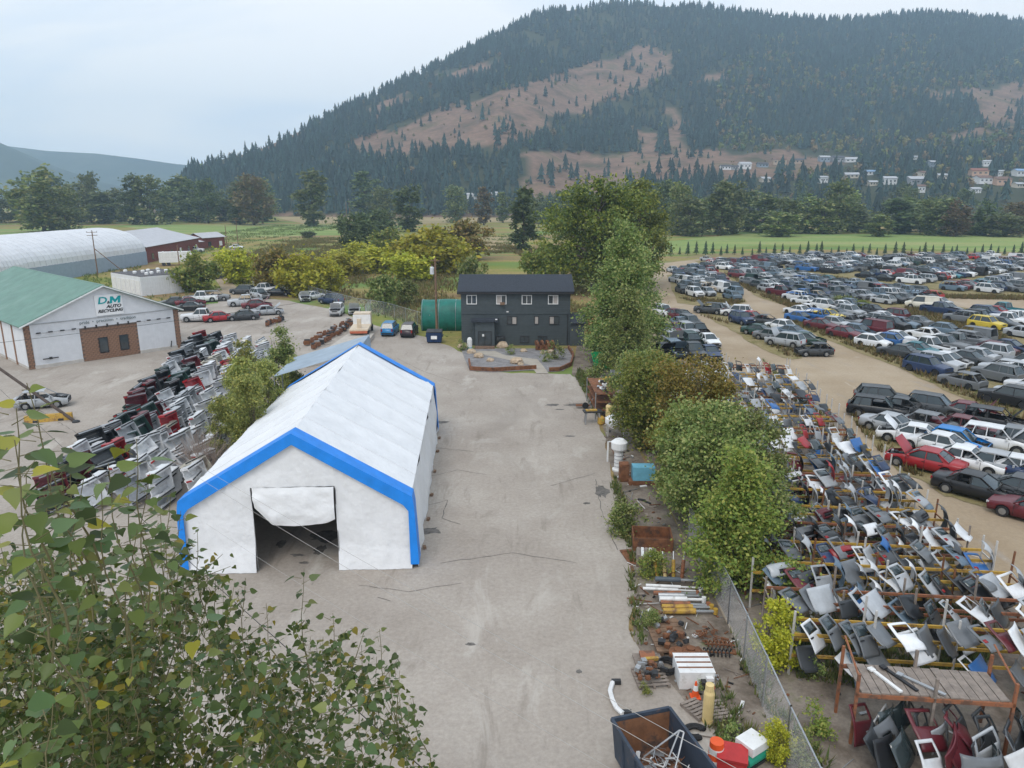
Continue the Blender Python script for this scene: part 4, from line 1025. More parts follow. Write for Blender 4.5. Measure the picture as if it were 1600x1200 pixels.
# sign
sgn = MB(); sgn.box((8.55, -.1, 6.05), (2.9, .06, 2.3)); sg = sgn.build('sign_board', M('sign_white', (.82, .82, .82), .5, .03), shop)
TEALP = M('sign_teal', (0.0, 0.33, 0.35), .5, .05); BLK = M('sign_black', (0.02, 0.02, 0.022), .5, .05)
def letter(txt, size, mat, x, z, bold, shear, sx=1.0, y=-.15, parent=None):
    o = put('lettering', text_mesh(txt, size, mat, .012, shear, bold), parent or sg, (x, y, z), rot=(math.pi / 2, 0, 0)); o.scale = (sx, 1, 1); return o
letter('D', 1.05, TEALP, 7.85, 6.55, .02, .18, 1.3); MB().prism([(x + .18 * z - .1, z) for x, z in ((0, 0), (.26, 0), (.26, .42), (.5, .1), (.62, .1), (.86, .42), (.86, 0), (1.12, 0), (1.12, .78), (.86, .78), (.56, .4), (.26, .78), (0, .78))], -.012, .012, Matrix.Translation((8.72, -.15, 6.18)) @ Euler((math.pi / 2, 0, 0)).to_matrix().to_4x4()).build('lettering', TEALP, sg); letter('&', .42, BLK, 8.48, 6.32, .01, .2)
letter('AUTO', .48, BLK, 9.0, 5.85, .018, .3, 1.15); letter('RECYCLING', .46, BLK, 8.6, 5.38, .018, .3, 1.05)
letter('pride  \u2022  precision  \u2022  tradition', .48, M('sign_grey', (.16, .2, .21), .5, .05), 8.25, 4.35, .005, 0, 1.02, -.12, shop)
# ---------------------------------------------------------------- arched hall, barn, sheds behind
ARCH = M('arched_sheet', (0.66, 0.67, 0.69), 0.45, 0.1, .5, spots=((.5, .5, .52), .25, .55, .75)); BLUEG = M('blue_grey_wall', (0.30, 0.37, 0.45), 0.6, .08, 1)
BARNR = M('grey_sheet_roof', (0.46, 0.46, 0.48), .5, .1, .6); BARNW = M('barn_red', (0.17, 0.05, 0.04), .8, .3, 2)
e0, e1 = G(36, 421, 3.4), G(228, 393, 3.4)
dd = e1 - e0; LA = dd.length + 75; aa = math.atan2(dd.y, dd.x)
def arch_hall(origin, length, width, label):
    t = thing('arched_hall', label, 'hall', origin, aa)
    hm_ = 6.2
    nr = 26
    for k in range(nr):                  # corrugated arch segments
        mb = MB(); x0, x1 = length * k / nr, length * (k + 1) / nr
        mb.grid(lambda u, v: (x0 + .04 + (x1 - x0 - .08) * v, -width * .5 * math.cos(math.pi * u) + width / 2, 3.4 + hm_ * math.sin(math.pi * u) ** .9 + .06 * math.sin(math.pi * v)), 20, 2)
        mb.build('arch_segment', ARCH, t, smooth=False, solid=.05)
    for y in (0, width):
        mb = MB(); mb.box((length / 2, y, 1.7), (length, .2, 3.4)); mb.build('wall', BLUEG, t)
    for x in (.1, length - .1):
        mb = MB(); pts = [(x, 0, 0)] + [(x, -width * .5 * math.cos(math.pi * k / 16) + width / 2, 3.35 + hm_ * .985 * math.sin(math.pi * k / 16) ** .9) for k in range(17)] + [(x, width, 0)]
        mb.add(pts, [tuple(range(len(pts)))]); mb.build('end_wall', BLUEG, t, solid=.15)
    return t
nd = Vector((math.cos(aa), math.sin(aa), 0))
o2 = Vector((e1.x, e1.y, 0)) - nd * dd.length
arch_hall((o2.x, o2.y, 0), dd.length, 23, 'large white arched metal hall with blue grey lower wall')
o3 = o2 - nd * 30 - Vector((-nd.y, nd.x, 0)) * 1.5
arch_hall((o3.x, o3.y, 0), 28.5, 24, 'second white arched hall joined end to end, mostly hidden by the green roof')
def shed(name, label, p0, p1, depth, eave, peak, wall, roof_m, doors=0, ridge_along=True, group=None, over=.4):
    d = p1 - p0; L = d.length; t = thing(name, label, 'shed', (p0.x, p0.y, 0), math.atan2(d.y, d.x), group)
    mb = MB(); mb.box((L / 2, depth / 2, eave / 2), (L, depth, eave)); mb.build('wall', wall, t)
    for s, y in ((1, -over), (-1, depth + over)):
        quadmb([(-over, y, eave), (L + over, y, eave), (L + over, depth / 2, peak), (-over, depth / 2, peak)]).build('roof', roof_m, t, solid=.12)
    for x in (0.05, L - .05): quadmb([(x, 0, eave - .02), (x, depth, eave - .02), (x, depth / 2, peak - .1)]).build('gable', wall, t, solid=.08)
    for k in range(doors):
        mb = MB(); x = L * (k + .6) / doors; mb.box((x, -.05, 1.5), (1.4, .08, 1.6)); mb.build('window', WHITEP if k % 2 else PANE, t)
    return t
b0, b1 = G(230, 411), G(312, 392)
shed('long_barn', 'long red barn with wide grey sheet roof behind the arched hall', b0, b1, 26, 4.2, 7.6, BARNW, BARNR, 6)
shed('red_shed', 'small red shed with pale roof at the far end of the track', G(318, 389), G(352, 386), 7, 3.6, 5.2, BARNW, BARNR, 2)
shed('red_shed', 'low red lean-to between the long barn and the small red shed', G(300, 393), G(318, 391), 8, 2.8, 3.6, BARNW, BARNR)
sb = G(262, 415)
vt = thing('box_trailer', 'white box trailer parked beside the long red barn', 'trailer', (G(250, 416).x, G(250, 416).y, 0), R(28))
mb = MB(); mb.box((4, 1.2, 2.2), (8, 2.5, 2.7)); mb.build('box', WHITEP, vt)
for x in (1, 2.2, 6.8):
    mb = MB(); mb.tube((x, 0, .45), (x, 2.4, .45), .45, n=12); mb.build('wheel', DARKM, vt)
# long white container building: flat dark roof with vents, roll doors on the short side
ca, cb, cc = G(222, 463), G(297, 461), G(174, 455)
ct2 = thing('storage_block', 'long low white storage block with flat dark roof and roof vents', 'storage', (ca.x, ca.y, 0), R(50))
LB = 9.8; DB = 12.5
mb = MB(); mb.box((LB / 2, DB / 2, 1.75), (LB, DB, 3.5)); mb.build('wall', SW, ct2)
mb = MB(); mb.box((LB / 2, DB / 2, 3.55), (LB - .3, DB - .3, .12)); rf2 = mb.build('roof', M('roof_felt', (.10, .095, .10), .9, .2, 2), ct2)
for k in range(9):
    mb = MB(); mb.lathe([(.1, 0), (.35, .02), (.4, .35), (.25, .5)], 8, Matrix.Translation((1.5 + (k % 4) * 1.9 + rnd.random(), 2 + k * 1.05, 3.6))); mb.build('vent', WHITEP, rf2)
for k in range(6):
    mb = MB(); mb.box((-.04, 1.2 + k * 2.0, 1.5), (.08, 1.6, 2.6)); mb.build('roll_door', WHITEP, ct2)
for k in range(22):
    mb = MB(); mb.box((.25 + k * LB / 22, -.03, 1.75), (.05, .05, 3.4)); mb.build('cladding_rib', SW, ct2)
# poles and the overhead wires
def pole(p, h, label, arm=True, r=.15, brace=None):
    t = thing('utility_pole', label, 'pole', p)
    mb = MB(); mb.tube((0, 0, -.1), (0, 0, h), r, r * .7, 7); mb.build('pole', TIMBER, t)
    if arm:
        for z in (h - .4, h - 1.1):
            mb = MB(); mb.box((0, -.12, z), (2.2, .1, .12), rz=.5); mb.build('crossarm', TIMBER, t)
        for k in range(3):
            mb = MB(); mb.tube((-.9 + .9 * k, -.12 - .45 + .45 * k, h - .35), (-.9 + .9 * k, -.12 - .45 + .45 * k, h - .1), .05, n=5); mb.build('insulator', STEEL, t)
    if brace:
        mb = MB(); mb.tube(brace, (0, 0, h * .6), .1, .08, 6); mb.build('brace', TIMBER, t)
pA = G(153, 430); pole(pA, at_depth(147, 360, pA.y).z, 'tall utility pole with crossarms behind the green roof', brace=(5, 3, 0))
pB = G(166, 418); pole(pB, at_depth(161, 373, pB.y).z, 'plain pole beside the crossarm pole behind the green roof', arm=False)
pC = G(355, 388); pole(pC, at_depth(353, 352, pC.y).z, 'thin pole at the end of the small red shed', arm=False)
pD = G(372, 382); pole(pD, at_depth(371, 340, pD.y).z, 'thin pole carrying a pale transformer box in the field', arm=True)
pE = G(281, 422); pole(pE, at_depth(281, 383, pE.y).z, 'short pole beside the white box trailer', arm=False)
for px, lb in ((542, 'brown bare pole left of its pale twin by the meadow tree'), (547, 'pale bare pole right beside the tall dark meadow tree')): pole(G(px, 345), at_depth(px, 315, G(px, 345).y).z, lb, arm=False, r=.35)
lp = thing('leaning_pole', 'dark timber pole leaning steeply down to the yard gravel', 'pole', G(119, 660))
q = G(-12, 568, 3.9) - G(119, 660)
mb = MB(); mb.tube((0, 0, 0), q, .13, .12, 8); mb.build('shaft', M('dark_timber', (.075, .055, .045), .9, .3, 3), lp)
mb = MB(); mb.lathe([(.3, 0), (.3, .12), (.16, .2)], 8); mb.build('foot', DARKM, lp)
def wire(px0, px1, z0, z1, r, mat, label, sagv=.12):
    a, b = G(*px0, z0), G(*px1, z1); a2 = a + (a - b) * .25; b2 = b + (b - a) * .08
    n = 30; mb = MB()
    mb.path([tuple(a2.lerp(b2, k / n) - Vector((0, 0, sagv * 4 * (k / n) * (1 - k / n)))) for k in range(n + 1)], r, 4)
    tag(mb.build('overhead_wire', mat, None), label, 'wire', 'overhead wires across the yard')
LW = M('pale_cable', (0.42, 0.40, 0.38), .5, .1)
wire((0, 606), (665, 1202), 10.5, 11.5, .006, DARKM, 'thick dark overhead cable crossing above the foreground leaves')
wire((300, 737), (1065, 1190), 9.5, 10.5, .0042, LW, 'pale overhead wire passing the tent doorway and scrap container')
wire((320, 730), (1160, 1203), 9.8, 10.8, .0042, LW, 'second pale overhead wire passing over the container rim')
wire((395, 862), (1000, 1225), 9.2, 10.2, .003, LW, 'faint pale overhead wire lowest across the gravel')
wire((0, 532), (480, 470), 6.0, 6.6, .022, DARKM, 'thin dark service wire strung before the workshop front', .3)
# chain link fences
def chainlink(pts, h, label, step=.14, post=3.0, r=.0028, diag=True):
    t = thing('chain_link_fence', label, 'fence')
    for a, b in zip(pts, pts[1:]):
        d = b - a; L = d.length; dn = d / L; n = max(1, round(L / post))
        for k in range(n + 1):
            c = a + d * (k / n); mb = MB(); mb.tube(c, c + Vector((0, 0, h + .05)), .035, n=6); mb.build('post', STEEL, t)
        mb = MB(); mb.tube(a + Vector((0, 0, h)), b + Vector((0, 0, h)), .028, n=6); mb.build('top_rail', STEEL, t)
        mb = MB(); m = int(L / step)
        for k in range(-int(h / step), m + 1):
            for s in (1, -1):
                x0 = k * step if s > 0 else (k * step + h); x1 = x0 + s * h; z0, z1 = 0.03, h
                # clip the strand to the panel
                lo, hi = min(x0, x1), max(x0, x1)
                if hi <= 0 or lo >= L: continue
                def pt(x): return a + dn * x + Vector((0, 0, z0 + (z1 - z0) * (x - x0) / (x1 - x0)))
                xa, xb = max(0, lo), min(L, hi)
                if xb - xa > .02: mb.tube(pt(xa), pt(xb), r, n=3, cap=False)
        if mb.v: stuff(mb.build('wire_mesh', STEEL, t), None, None)
    return t
chainlink([Vector((8.75, 15, 0)), Vector((8.95, 20.3, 0)), Vector((9.35, 28.3, 0)), Vector((9.4, 36, 0))], 2.1, 'galvanised chain link fence between scrap strip and panel racks')
chainlink([G(395, 450), G(470, 462), G(560, 488), G(600, 494), G(672, 517)], 2.2, 'long chain link fence along the meadow behind the parked cars', .4, 4.0, .007)
chainlink([G(576, 520), G(572, 500), G(580, 489)], 2.2, 'chain link gate leaf standing beside the beige truck', .4, 3, .007)
# ---------------------------------------------------------------- cars
PAINT = M('car_paint', (1, 1, 1), 0.32, 0.10, 1.2, src='OBJ', spec=0.5, spots=None)
PAINTA = M('car_paint_mass', (1, 1, 1), 0.35, 0.10, 1.2, src='ATT', spec=0.5)
TYRE = M('tyre', (0.022, 0.022, 0.023), 0.85, 0.2, 5)
RIM = M('rim', (0.35, 0.36, 0.37), 0.35, 0.15, 5, metal=0.7)
BAY = M('engine_bay', (0.025, 0.026, 0.028), 0.7, 0.5, 7, spots=((0.16, 0.15, 0.14), 6, .58, .66))
SEAT = M('car_interior', (0.045, 0.043, 0.042), 0.85, 0.3, 3)
LAMPW = M('headlamp', (0.6, 0.62, 0.64), 0.15, 0.1, 3)
LAMPR = M('tail_lamp', (0.30, 0.01, 0.012), 0.2, 0.1, 3)
KIND = dict(  # length, half width, belt, roof, hood nose z, deck z, xa, xb, xc, xd, wheel r
    sedan=(4.75, .90, .93, 1.44, .72, .98, 1.10, .30, -.85, -1.55, .33), hatchback=(4.15, .87, .95, 1.50, .76, .98, 1.02, .30, -1.25, -1.85, .32),
    suv=(4.65, .93, 1.08, 1.72, .92, 1.10, 1.05, .42, -1.75, -2.15, .37), pickup=(5.6, .97, 1.14, 1.84, 1.02, 1.14, 1.05, .50, -.75, -.98, .40),
    van=(5.0, .96, 1.15, 2.0, .95, 1.15, 1.62, .95, -2.25, -2.42, .35))
def smooth01(t): t = max(0., min(1., t)); return t * t * (3 - 2 * t)
def car_geom(kind):
    L, W, BELT, ROOF, NOSE, DECK, xa, xb, xc, xd, wr = KIND[kind]
    h = L / 2; xf, xr = h - .85, -h + .92
    xs_ = sorted(set([-h, -h + .06, -h + .2, h - .2, h - .06, h, xa, xd] + [xw + d * (wr + .07) for xw in (xf, xr) for d in (-1, -.85, -.5, 0, .5, .85, 1)] + [xf - wr - .18, 0.0, xr + wr + .12]))
    def low(x):
        z = .22
        for xw in (xf, xr):
            d = abs(x - xw); Rr = wr + .07
            if d <= Rr: z = max(z, wr + math.sqrt(max(0, Rr * Rr - d * d)) * .95)
        return z
    def top(x):
        if x > xa: return BELT + .03 - (BELT - NOSE) * smooth01((x - xa) / (h - xa)) ** 1.1
        if x < xd and kind in ('sedan',): return DECK - .06 * smooth01((xd - x) / (h + xd))
        return BELT
    def wid(x):
        t = max(0, (abs(x) - h + .9) / .9); return W * (1 - .16 * t ** 2.2)
    parts = {k: MB() for k in ('body', 'hood', 'door', 'door2', 'glass_front', 'glass_rear', 'roof', 'trim')}
    def sec(x):
        w = wid(x); lo = low(x); t = top(x); e = abs(x) > h - .03
        mid = max(lo + .03, min(.62, t - .22))
        return [(w * .80, lo + (.12 if e else 0)), (w * .975, lo + .02 + (.12 if e else 0)), (w * (.985 if not e else .96), mid), (w * .955, max(mid + .02, t - .10)), (w * .87, t), (w * .45, t + .035), (0, t + .045)]
    S = [sec(x) for x in xs_]
    dr = (xa - .18, (xa + xd) / 2 + .08, xd + .30 if kind != 'pickup' else xd + .12)
    bedx = (-1.06, -h + .08)
    for i in range(len(xs_) - 1):
        a, b = xs_[i], xs_[i + 1]; m = (a + b) / 2
        for j in range(6):
            for s in (1, -1):
                q = [(a, s * S[i][j][0], S[i][j][1]), (b, s * S[i + 1][j][0], S[i + 1][j][1]), (b, s * S[i + 1][j + 1][0], S[i + 1][j + 1][1]), (a, s * S[i][j + 1][0], S[i][j + 1][1])]
                if s < 0: q.reverse()
                if j >= 4:
                    if xd < m < xa: continue
                    if kind == 'pickup' and m < bedx[0]: continue
                    (parts['hood'] if m > xa - .01 and m < h - .08 else parts['body']).add(q, [(0, 1, 2, 3)])
                else: parts['body'].add(q, [(0, 1, 2, 3)])
    for e, x in ((0, xs_[0]), (-1, xs_[-1])):
        s_ = S[e]; ring = [(x, y, z) for y, z in s_] + [(x, -y, z) for y, z in reversed(s_[:-1])]
        parts['body'].add(ring, [tuple(range(len(ring)))])
    # bumpers, grille, plate
    for x, s in ((h, 1), (-h, -1)):
        w = wid(x)
        parts['trim'].box((x - s * .02, 0, .47), (.10, w * 1.75, .16)); 
        if s > 0: parts['trim'].box((x - .01, 0, NOSE - .12), (.06, w * .95, .13))
    # underside and wheel wells
    parts['trim'].box((0, 0, .27), (L - .3, W * 1.5, .08))
    # greenhouse
    wb, wt = W * .87, W * .68
    zt = ROOF
    def gx(x, z): return x
    A0, A1 = (xa, BELT), (xb, zt); C0, C1 = (xd, BELT + (DECK - BELT if kind == 'sedan' else 0)), (xc, zt)
    def P(x, z, s):
        f = (z - BELT) / (zt - BELT); return (x, s * (wb + (wt - wb) * f), z)
    rr = parts['roof']
    rr.grid(lambda u, v: (xb + .03 + (xc - xb - .06) * u, (2 * v - 1) * (wt + .02), zt - .01 + .05 * math.sin(math.pi * (.15 + .7 * v)) + .03 * math.sin(math.pi * u)), 6, 6)
    for s in (1, -1):
        for (p0, p1, r) in ((A0, A1, .045), (C0, C1, .06)): rr.tube(P(*p0, s), P(*p1, s), r, r * .8, 4)
        xm = (xa + xd) / 2 + .05
        rr.tube(P(xm, BELT, s), P(min(xm, xb), zt, s), .045, .04, 4)
        rr.tube(P(xb, zt, s), P(xc, zt, s), .04, .04, 4)
        if kind in ('suv', 'van') : rr.tube(P(xd + .75, BELT, s), P(xc + .5, zt, s), .045, .04, 4)
        # rear quarter panel
        if kind == 'sedan': rr.add([P(xd, BELT, s), P(xd + .35, BELT, s), P(xc - .05, zt - .1, s), P(xc, zt, s)], [(0, 1, 2, 3)])
        if kind == 'van': rr.add([P(xd, BELT, s), P(-.2, BELT, s), P(-.25, zt, s), P(xc, zt, s)], [(0, 1, 2, 3)])
    fw = parts['glass_front']; fw.grid(lambda u, v: (xa + (xb - xa) * v - .01 + .04 * math.sin(math.pi * u), (2 * u - 1) * (wb + (wt - wb) * v) * .95, BELT + .02 + (zt - BELT - .04) * v), 6, 3)
    rw = parts['glass_rear']; rw.grid(lambda u, v: (C0[0] + (xc - C0[0]) * v + .01 - .03 * math.sin(math.pi * u), (1 - 2 * u) * (wb + (wt - wb) * v) * .95, C0[1] + .02 + (zt - C0[1] - .04) * v), 6, 3)
    sw = []
    xm = (xa + xd) / 2 + .05
    for s in (1, -1):
        m1 = MB(); m1.add([P(xa - .12, BELT + .01, s), P(xm + .04, BELT + .01, s), P(min(xm + .04, xb), zt - .05, s), P(xb - .08, zt - .05, s)], [(0, 1, 2, 3)]); sw.append(m1)
        if kind != 'van':
            m2 = MB(); m2.add([P(xm - .04, BELT + .01, s), P(xd + .28, BELT + .01, s), P(xc - .02 + .12, zt - .05, s), P(min(xm, xb) - .04, zt - .05, s)], [(0, 1, 2, 3)]); sw.append(m2)
    return parts, sw, (L, W, BELT, ROOF, NOSE, DECK, xa, xb, xc, xd, wr, xf, xr, h, bedx)
def wheel_mb(wr):
    t = MB(); t.lathe([(wr * .55, -.10), (wr * .93, -.11), (wr, -.07), (wr, .07), (wr * .93, .11), (wr * .55, .10)], 16, Euler((math.pi / 2, 0, 0)).to_matrix().to_4x4())
    r = MB(); r.lathe([(wr * .2, -.125), (wr * .6, -.118), (wr * .62, .118), (wr * .2, .125)], 10, Euler((math.pi / 2, 0, 0)).to_matrix().to_4x4())
    return t, r
CARS = {}
for kd in KIND:
    p, sw, D = car_geom(kd); L, W, BELT, ROOF, NOSE, DECK, xa, xb, xc, xd, wr, xf, xr, h, bedx = D
    bay = MB(); bay.box(((xa + h) / 2 - .05, 0, NOSE - .22), (h - xa - .15, W * 1.35, .22))
    for k in range(6): bay.box((xa + .2 + (k % 3) * .35, -.4 + .75 * (k // 3) + .1 * k % .2, NOSE - .08), (.25, .35, .14), rz=.2 * k)
    inn = MB(); inn.box(((xa + xd) / 2, 0, .42), (xa - xd - .1, W * 1.5, .1))
    for x in (xm_ for xm_ in ((xa + xd) / 2 + .25, (xa + xd) / 2 - .6)):
        for y in (-.36, .36): inn.box((x, y, .62), (.5, .5, .3)); inn.box((x - .26, y, .95), (.14, .48, .6), ry=-.15)
    inn.box((xa - .15, 0, .88), (.35, W * 1.6, .16))
    if kd == 'pickup':
        bx = (bedx[0] + bedx[1]) / 2; bl = bedx[0] - bedx[1]
        inn.box((bx, 0, .72), (bl, W * 1.6, .06))
        for y in (-1, 1): p['body'].box((bx, y * W * .86, .95), (bl, .09, .36))
        p['body'].box((bedx[0], 0, .93), (.06, W * 1.7, .4)); p['body'].box((bedx[1] + .03, 0, .93), (.07, W * 1.7, .4))
    hl, tl = MB(), MB()
    hls = []; tls = []
    for s in (1, -1):
        a = MB(); a.box((h - .07, s * W * .62, NOSE - .08), (.16, .36, .13), rz=-s * .35); hls.append(a)
        b = MB(); b.box((-h + .05, s * W * .68, DECK - .22 if kd != 'pickup' else .9), (.12, .26, .2 if kd != 'suv' else .34), rz=s * .3); tls.append(b)
    handle = MB()
    for s in (1, -1):
        for x in ((xa + xd) / 2 + .15, xd + .45): handle.box((x, s * W * .965, BELT - .17), (.17, .05, .04))
    mirrors = []
    for s in (1, -1):
        a = MB(); a.box((xa - .25, s * (W * .95 + .08), BELT + .06), (.12, .22, .15)); mirrors.append(a)
    # seams between the doors: thin black strips on the body stand in for the dark gaps
    seam = MB()
    for s in (1, -1):
        for x in (xa - .1, (xa + xd) / 2 + .06, xd + .32): seam.box((x, s * W * .975, .62), (.022, .03, .58))
    whT, whR = wheel_mb(wr)
    ms = dict(body=p['body'].mesh('car_body', PAINT, smooth=True, weld=True), hood=p['hood'].mesh('car_hood', PAINT, smooth=True, weld=True), roof=p['roof'].mesh('car_roof', PAINT, smooth=False), trim=p['trim'].mesh('car_trim', BLACKP),
              windshield=p['glass_front'].mesh('windshield', GLASS, smooth=True), rear_window=p['glass_rear'].mesh('rear_window', GLASS, smooth=True), side=[q.mesh('side_window', GLASS) for q in sw], bay=bay.mesh('engine', BAY), interior=inn.mesh('seats', SEAT),
              hl=[q.mesh('headlight', LAMPW) for q in hls], tl=[q.mesh('tail_light', LAMPR) for q in tls], handle=handle.mesh('door_handle', BLACKP), mirror=[q.mesh('mirror', PAINT) for q in mirrors], seam=seam.mesh('door_gap', BLACKP), tyre=whT.mesh('tyre', TYRE, smooth=False), rim=whR.mesh('rim', RIM))
    # one-piece version for distant cars, with the hood closed / missing
    one = {}
    for st in ('whole', 'hoodless', 'glassless'):
        o = MB()
        def merge(m_, mi, mt=None):
            o.add([(mt @ Vector(v)) if mt is not None else v for v in m_.v], m_.f, mi)
        merge(p['body'], 0); merge(p['roof'], 0)
        if st != 'hoodless': merge(p['hood'], 0)
        else: merge(bay, 3)
        if st != 'glassless':
            merge(p['glass_front'], 1); merge(p['glass_rear'], 1)
            for q in sw: merge(q, 1)
        merge(inn, 3); merge(p['trim'], 3)
        for x in (xf, xr):
            for y in (-1, 1): merge(whT, 2, Matrix.Translation((x, y * (W - .13), wr)))
        one[st] = (o.mesh('car_' + st, [PAINT, GLASS, TYRE, SEAT]), o)
    CARS[kd] = (ms, D, one)
CCOL = {'white': (.72, .73, .74), 'silver': (.42, .44, .46), 'grey': (.16, .17, .18), 'charcoal': (.055, .06, .065), 'black': (.015, .016, .018), 'dark blue': (.02, .04, .10), 'blue': (.03, .13, .36), 'red': (.36, .02, .025), 'maroon': (.13, .018, .025), 'teal': (.04, .20, .24), 'tan': (.38, .31, .22), 'dark green': (.02, .055, .045), 'bright blue': (.01, .20, .55), 'grey blue': (.14, .20, .26), 'yellow': (.6, .45, .05), 'cream': (.66, .62, .52)}
MIX = ['white'] * 20 + ['silver'] * 22 + ['grey'] * 18 + ['charcoal'] * 16 + ['black'] * 14 + ['dark blue'] * 7 + ['grey blue'] * 10 + ['blue'] * 3 + ['red'] * 5 + ['maroon'] * 5 + ['teal'] * 2 + ['tan'] * 3 + ['dark green'] * 3 + ['yellow'] * 1
def car(kind, colr, loc, rz, label, group=None, state=(), name=None):
    """detailed car: state may hold hood_open, hoodless, wheelless, glassless, no_windshield, trunk"""
    ms, D, _ = CARS[kind]; L, W, BELT, ROOF, NOSE, DECK, xa, xb, xc, xd, wr, xf, xr, h, bedx = D
    c = CCOL[colr] if isinstance(colr, str) else colr
    jt = rnd.uniform(.85, 1.1); c = tuple(v * jt for v in c)
    t = thing(name or ('wrecked_car' if kind not in ('pickup', 'van', 'suv') else 'wrecked_' + kind), label, {'pickup': 'pickup', 'van': 'van', 'suv': 'suv'}.get(kind, 'car'), loc, rz, group)
    b = put('body', ms['body'], t, color=c); put('roof', ms['roof'], t, color=c)
    if 'seam' in ms: put('door_gap', ms['seam'], b); put('door_handles', ms['handle'], b)
    put('underbody', ms['trim'], t)
    put('interior', ms['interior'], t)
    if 'hood_open' in state:
        hd = put('hood', ms['hood'], t, color=c); piv = Vector((xa - .02, 0, BELT + .03))
        rot = Matrix.Translation(piv) @ Matrix.Rotation(R(-rnd.uniform(48, 68)), 4, 'Y') @ Matrix.Translation(-piv)
        hd.matrix_local = rot
        put('engine', ms['bay'], t)
    elif 'hoodless' in state: put('engine', ms['bay'], t)
    else: put('hood', ms['hood'], t, color=c)
    if 'glassless' not in state:
        if 'no_windshield' not in state: put('windshield', ms['windshield'], t)
        put('rear_window', ms['rear_window'], t)
        for k, q in enumerate(ms['side']):
            if rnd.random() < .8 or not state: put('side_window', q, t)
    if 'hoodless' not in state:
        for q in ms['hl']: put('headlight', q, t)
    for q in ms['tl']: put('tail_light', q, t)
    for q in ms['mirror']:
        if rnd.random() < .7: put('mirror', q, t, color=c)
    for x in (xf, xr):
        for y in (-1, 1):
            if 'wheelless' in state and (x == xf or rnd.random() < .5): continue
            w = put('wheel', ms['tyre'], t, (x, y * (W - .13), wr)); put('rim', ms['rim'], w)
    return t
def facing(px0, py0, px1, py1):
    a, b = G(px0, py0), G(px1, py1); return math.atan2(b.y - a.y, b.x - a.x)
def carp(kind, colr, px, py, head, label, group=None, state=(), z=0.03, **k):
    """head: compass-like heading in degrees of the car's nose (0 = +x, 90 = away from the camera)"""
    p = G(px, py); return car(kind, colr, (p.x, p.y, z), R(head), label, group, state, **k)
NR = 'wrecks in the nearest row beside the panel racks'
near = [('suv', 'charcoal', 1378, 634, -22, 'charcoal roof-racked SUV at the head of the nearest wreck row', ()), ('suv', 'black', 1370, 652, -30, 'black SUV with smashed nose, first in the outer line of the nearest row', ('hoodless',)),
        ('sedan', 'charcoal', 1412, 648, -40, 'charcoal wreck with dark hood behind the silver sedan', ('hoodless', 'no_windshield')), ('suv', 'charcoal', 1458, 648, -40, 'dark SUV with long roof beside the maroon wreck', ()), ('sedan', 'maroon', 1512, 656, -38, 'maroon wreck with dark raised hood in the nearest row', ('hood_open',)),
        ('suv', 'black', 1552, 672, -40, 'black stripped SUV with raised hood before the track', ('hood_open', 'glassless')), ('sedan', 'silver', 1394, 676, -50, 'silver sedan with dented hood at the outer corner of the nearest row', ()), ('hatchback', 'grey', 1456, 676, -45, 'grey gutted hatchback with missing windows', ('glassless', 'no_windshield')),
        ('sedan', 'maroon', 1506, 680, -45, 'brownish maroon sedan with an empty rear window', ('glassless',)), ('sedan', 'white', 1424, 692, -215, 'white wreck with its raised hood upright', ('hood_open',)), ('hatchback', 'bright blue', 1494, 702, -45, 'bright blue small car with a dark nose', ('hoodless',)), ('sedan', 'white', 1462, 706, 132, 'white sedan seen from behind next to the bright blue car', ()),
        ('suv', 'white', 1552, 702, -40, 'white SUV without doors and with open engine bay', ('hood_open', 'glassless')), ('sedan', 'red', 1444, 733, 135, 'dark red sedan with its red hood raised at the track edge', ('hood_open',)), ('sedan', 'white', 1508, 732, -45, 'white sedan with open dark door gap behind the dark red sedan', ('hoodless',)), ('hatchback', 'silver', 1562, 742, -42, 'silver small car with raised hood beside the black sedan', ('hood_open',)),
        ('sedan', 'black', 1524, 776, -48, 'black sedan stripped of its hood showing the engine at the track edge', ('hoodless',)), ('sedan', 'charcoal', 1588, 778, 132, 'dark sedan parked tightly beside the black hoodless sedan', ()), ('sedan', 'white', 1598, 748, -42, 'white sedan at the end of the nearest row', ('hood_open',)), ('sedan', 'maroon', 1620, 815, 130, 'maroon car cut off by the edge of the row', ()), ('suv', 'grey', 1612, 708, -40, 'grey SUV behind the white doorless SUV', ('hoodless',)), ('sedan', 'dark blue', 1640, 760, -42, 'dark blue car deep in the nearest row', ())]
for kd, c, px, py, hd, lb, st in near: carp(kd, c, px, py, hd, lb, NR, st)
MR = 'wrecks on the middle island of the lot'
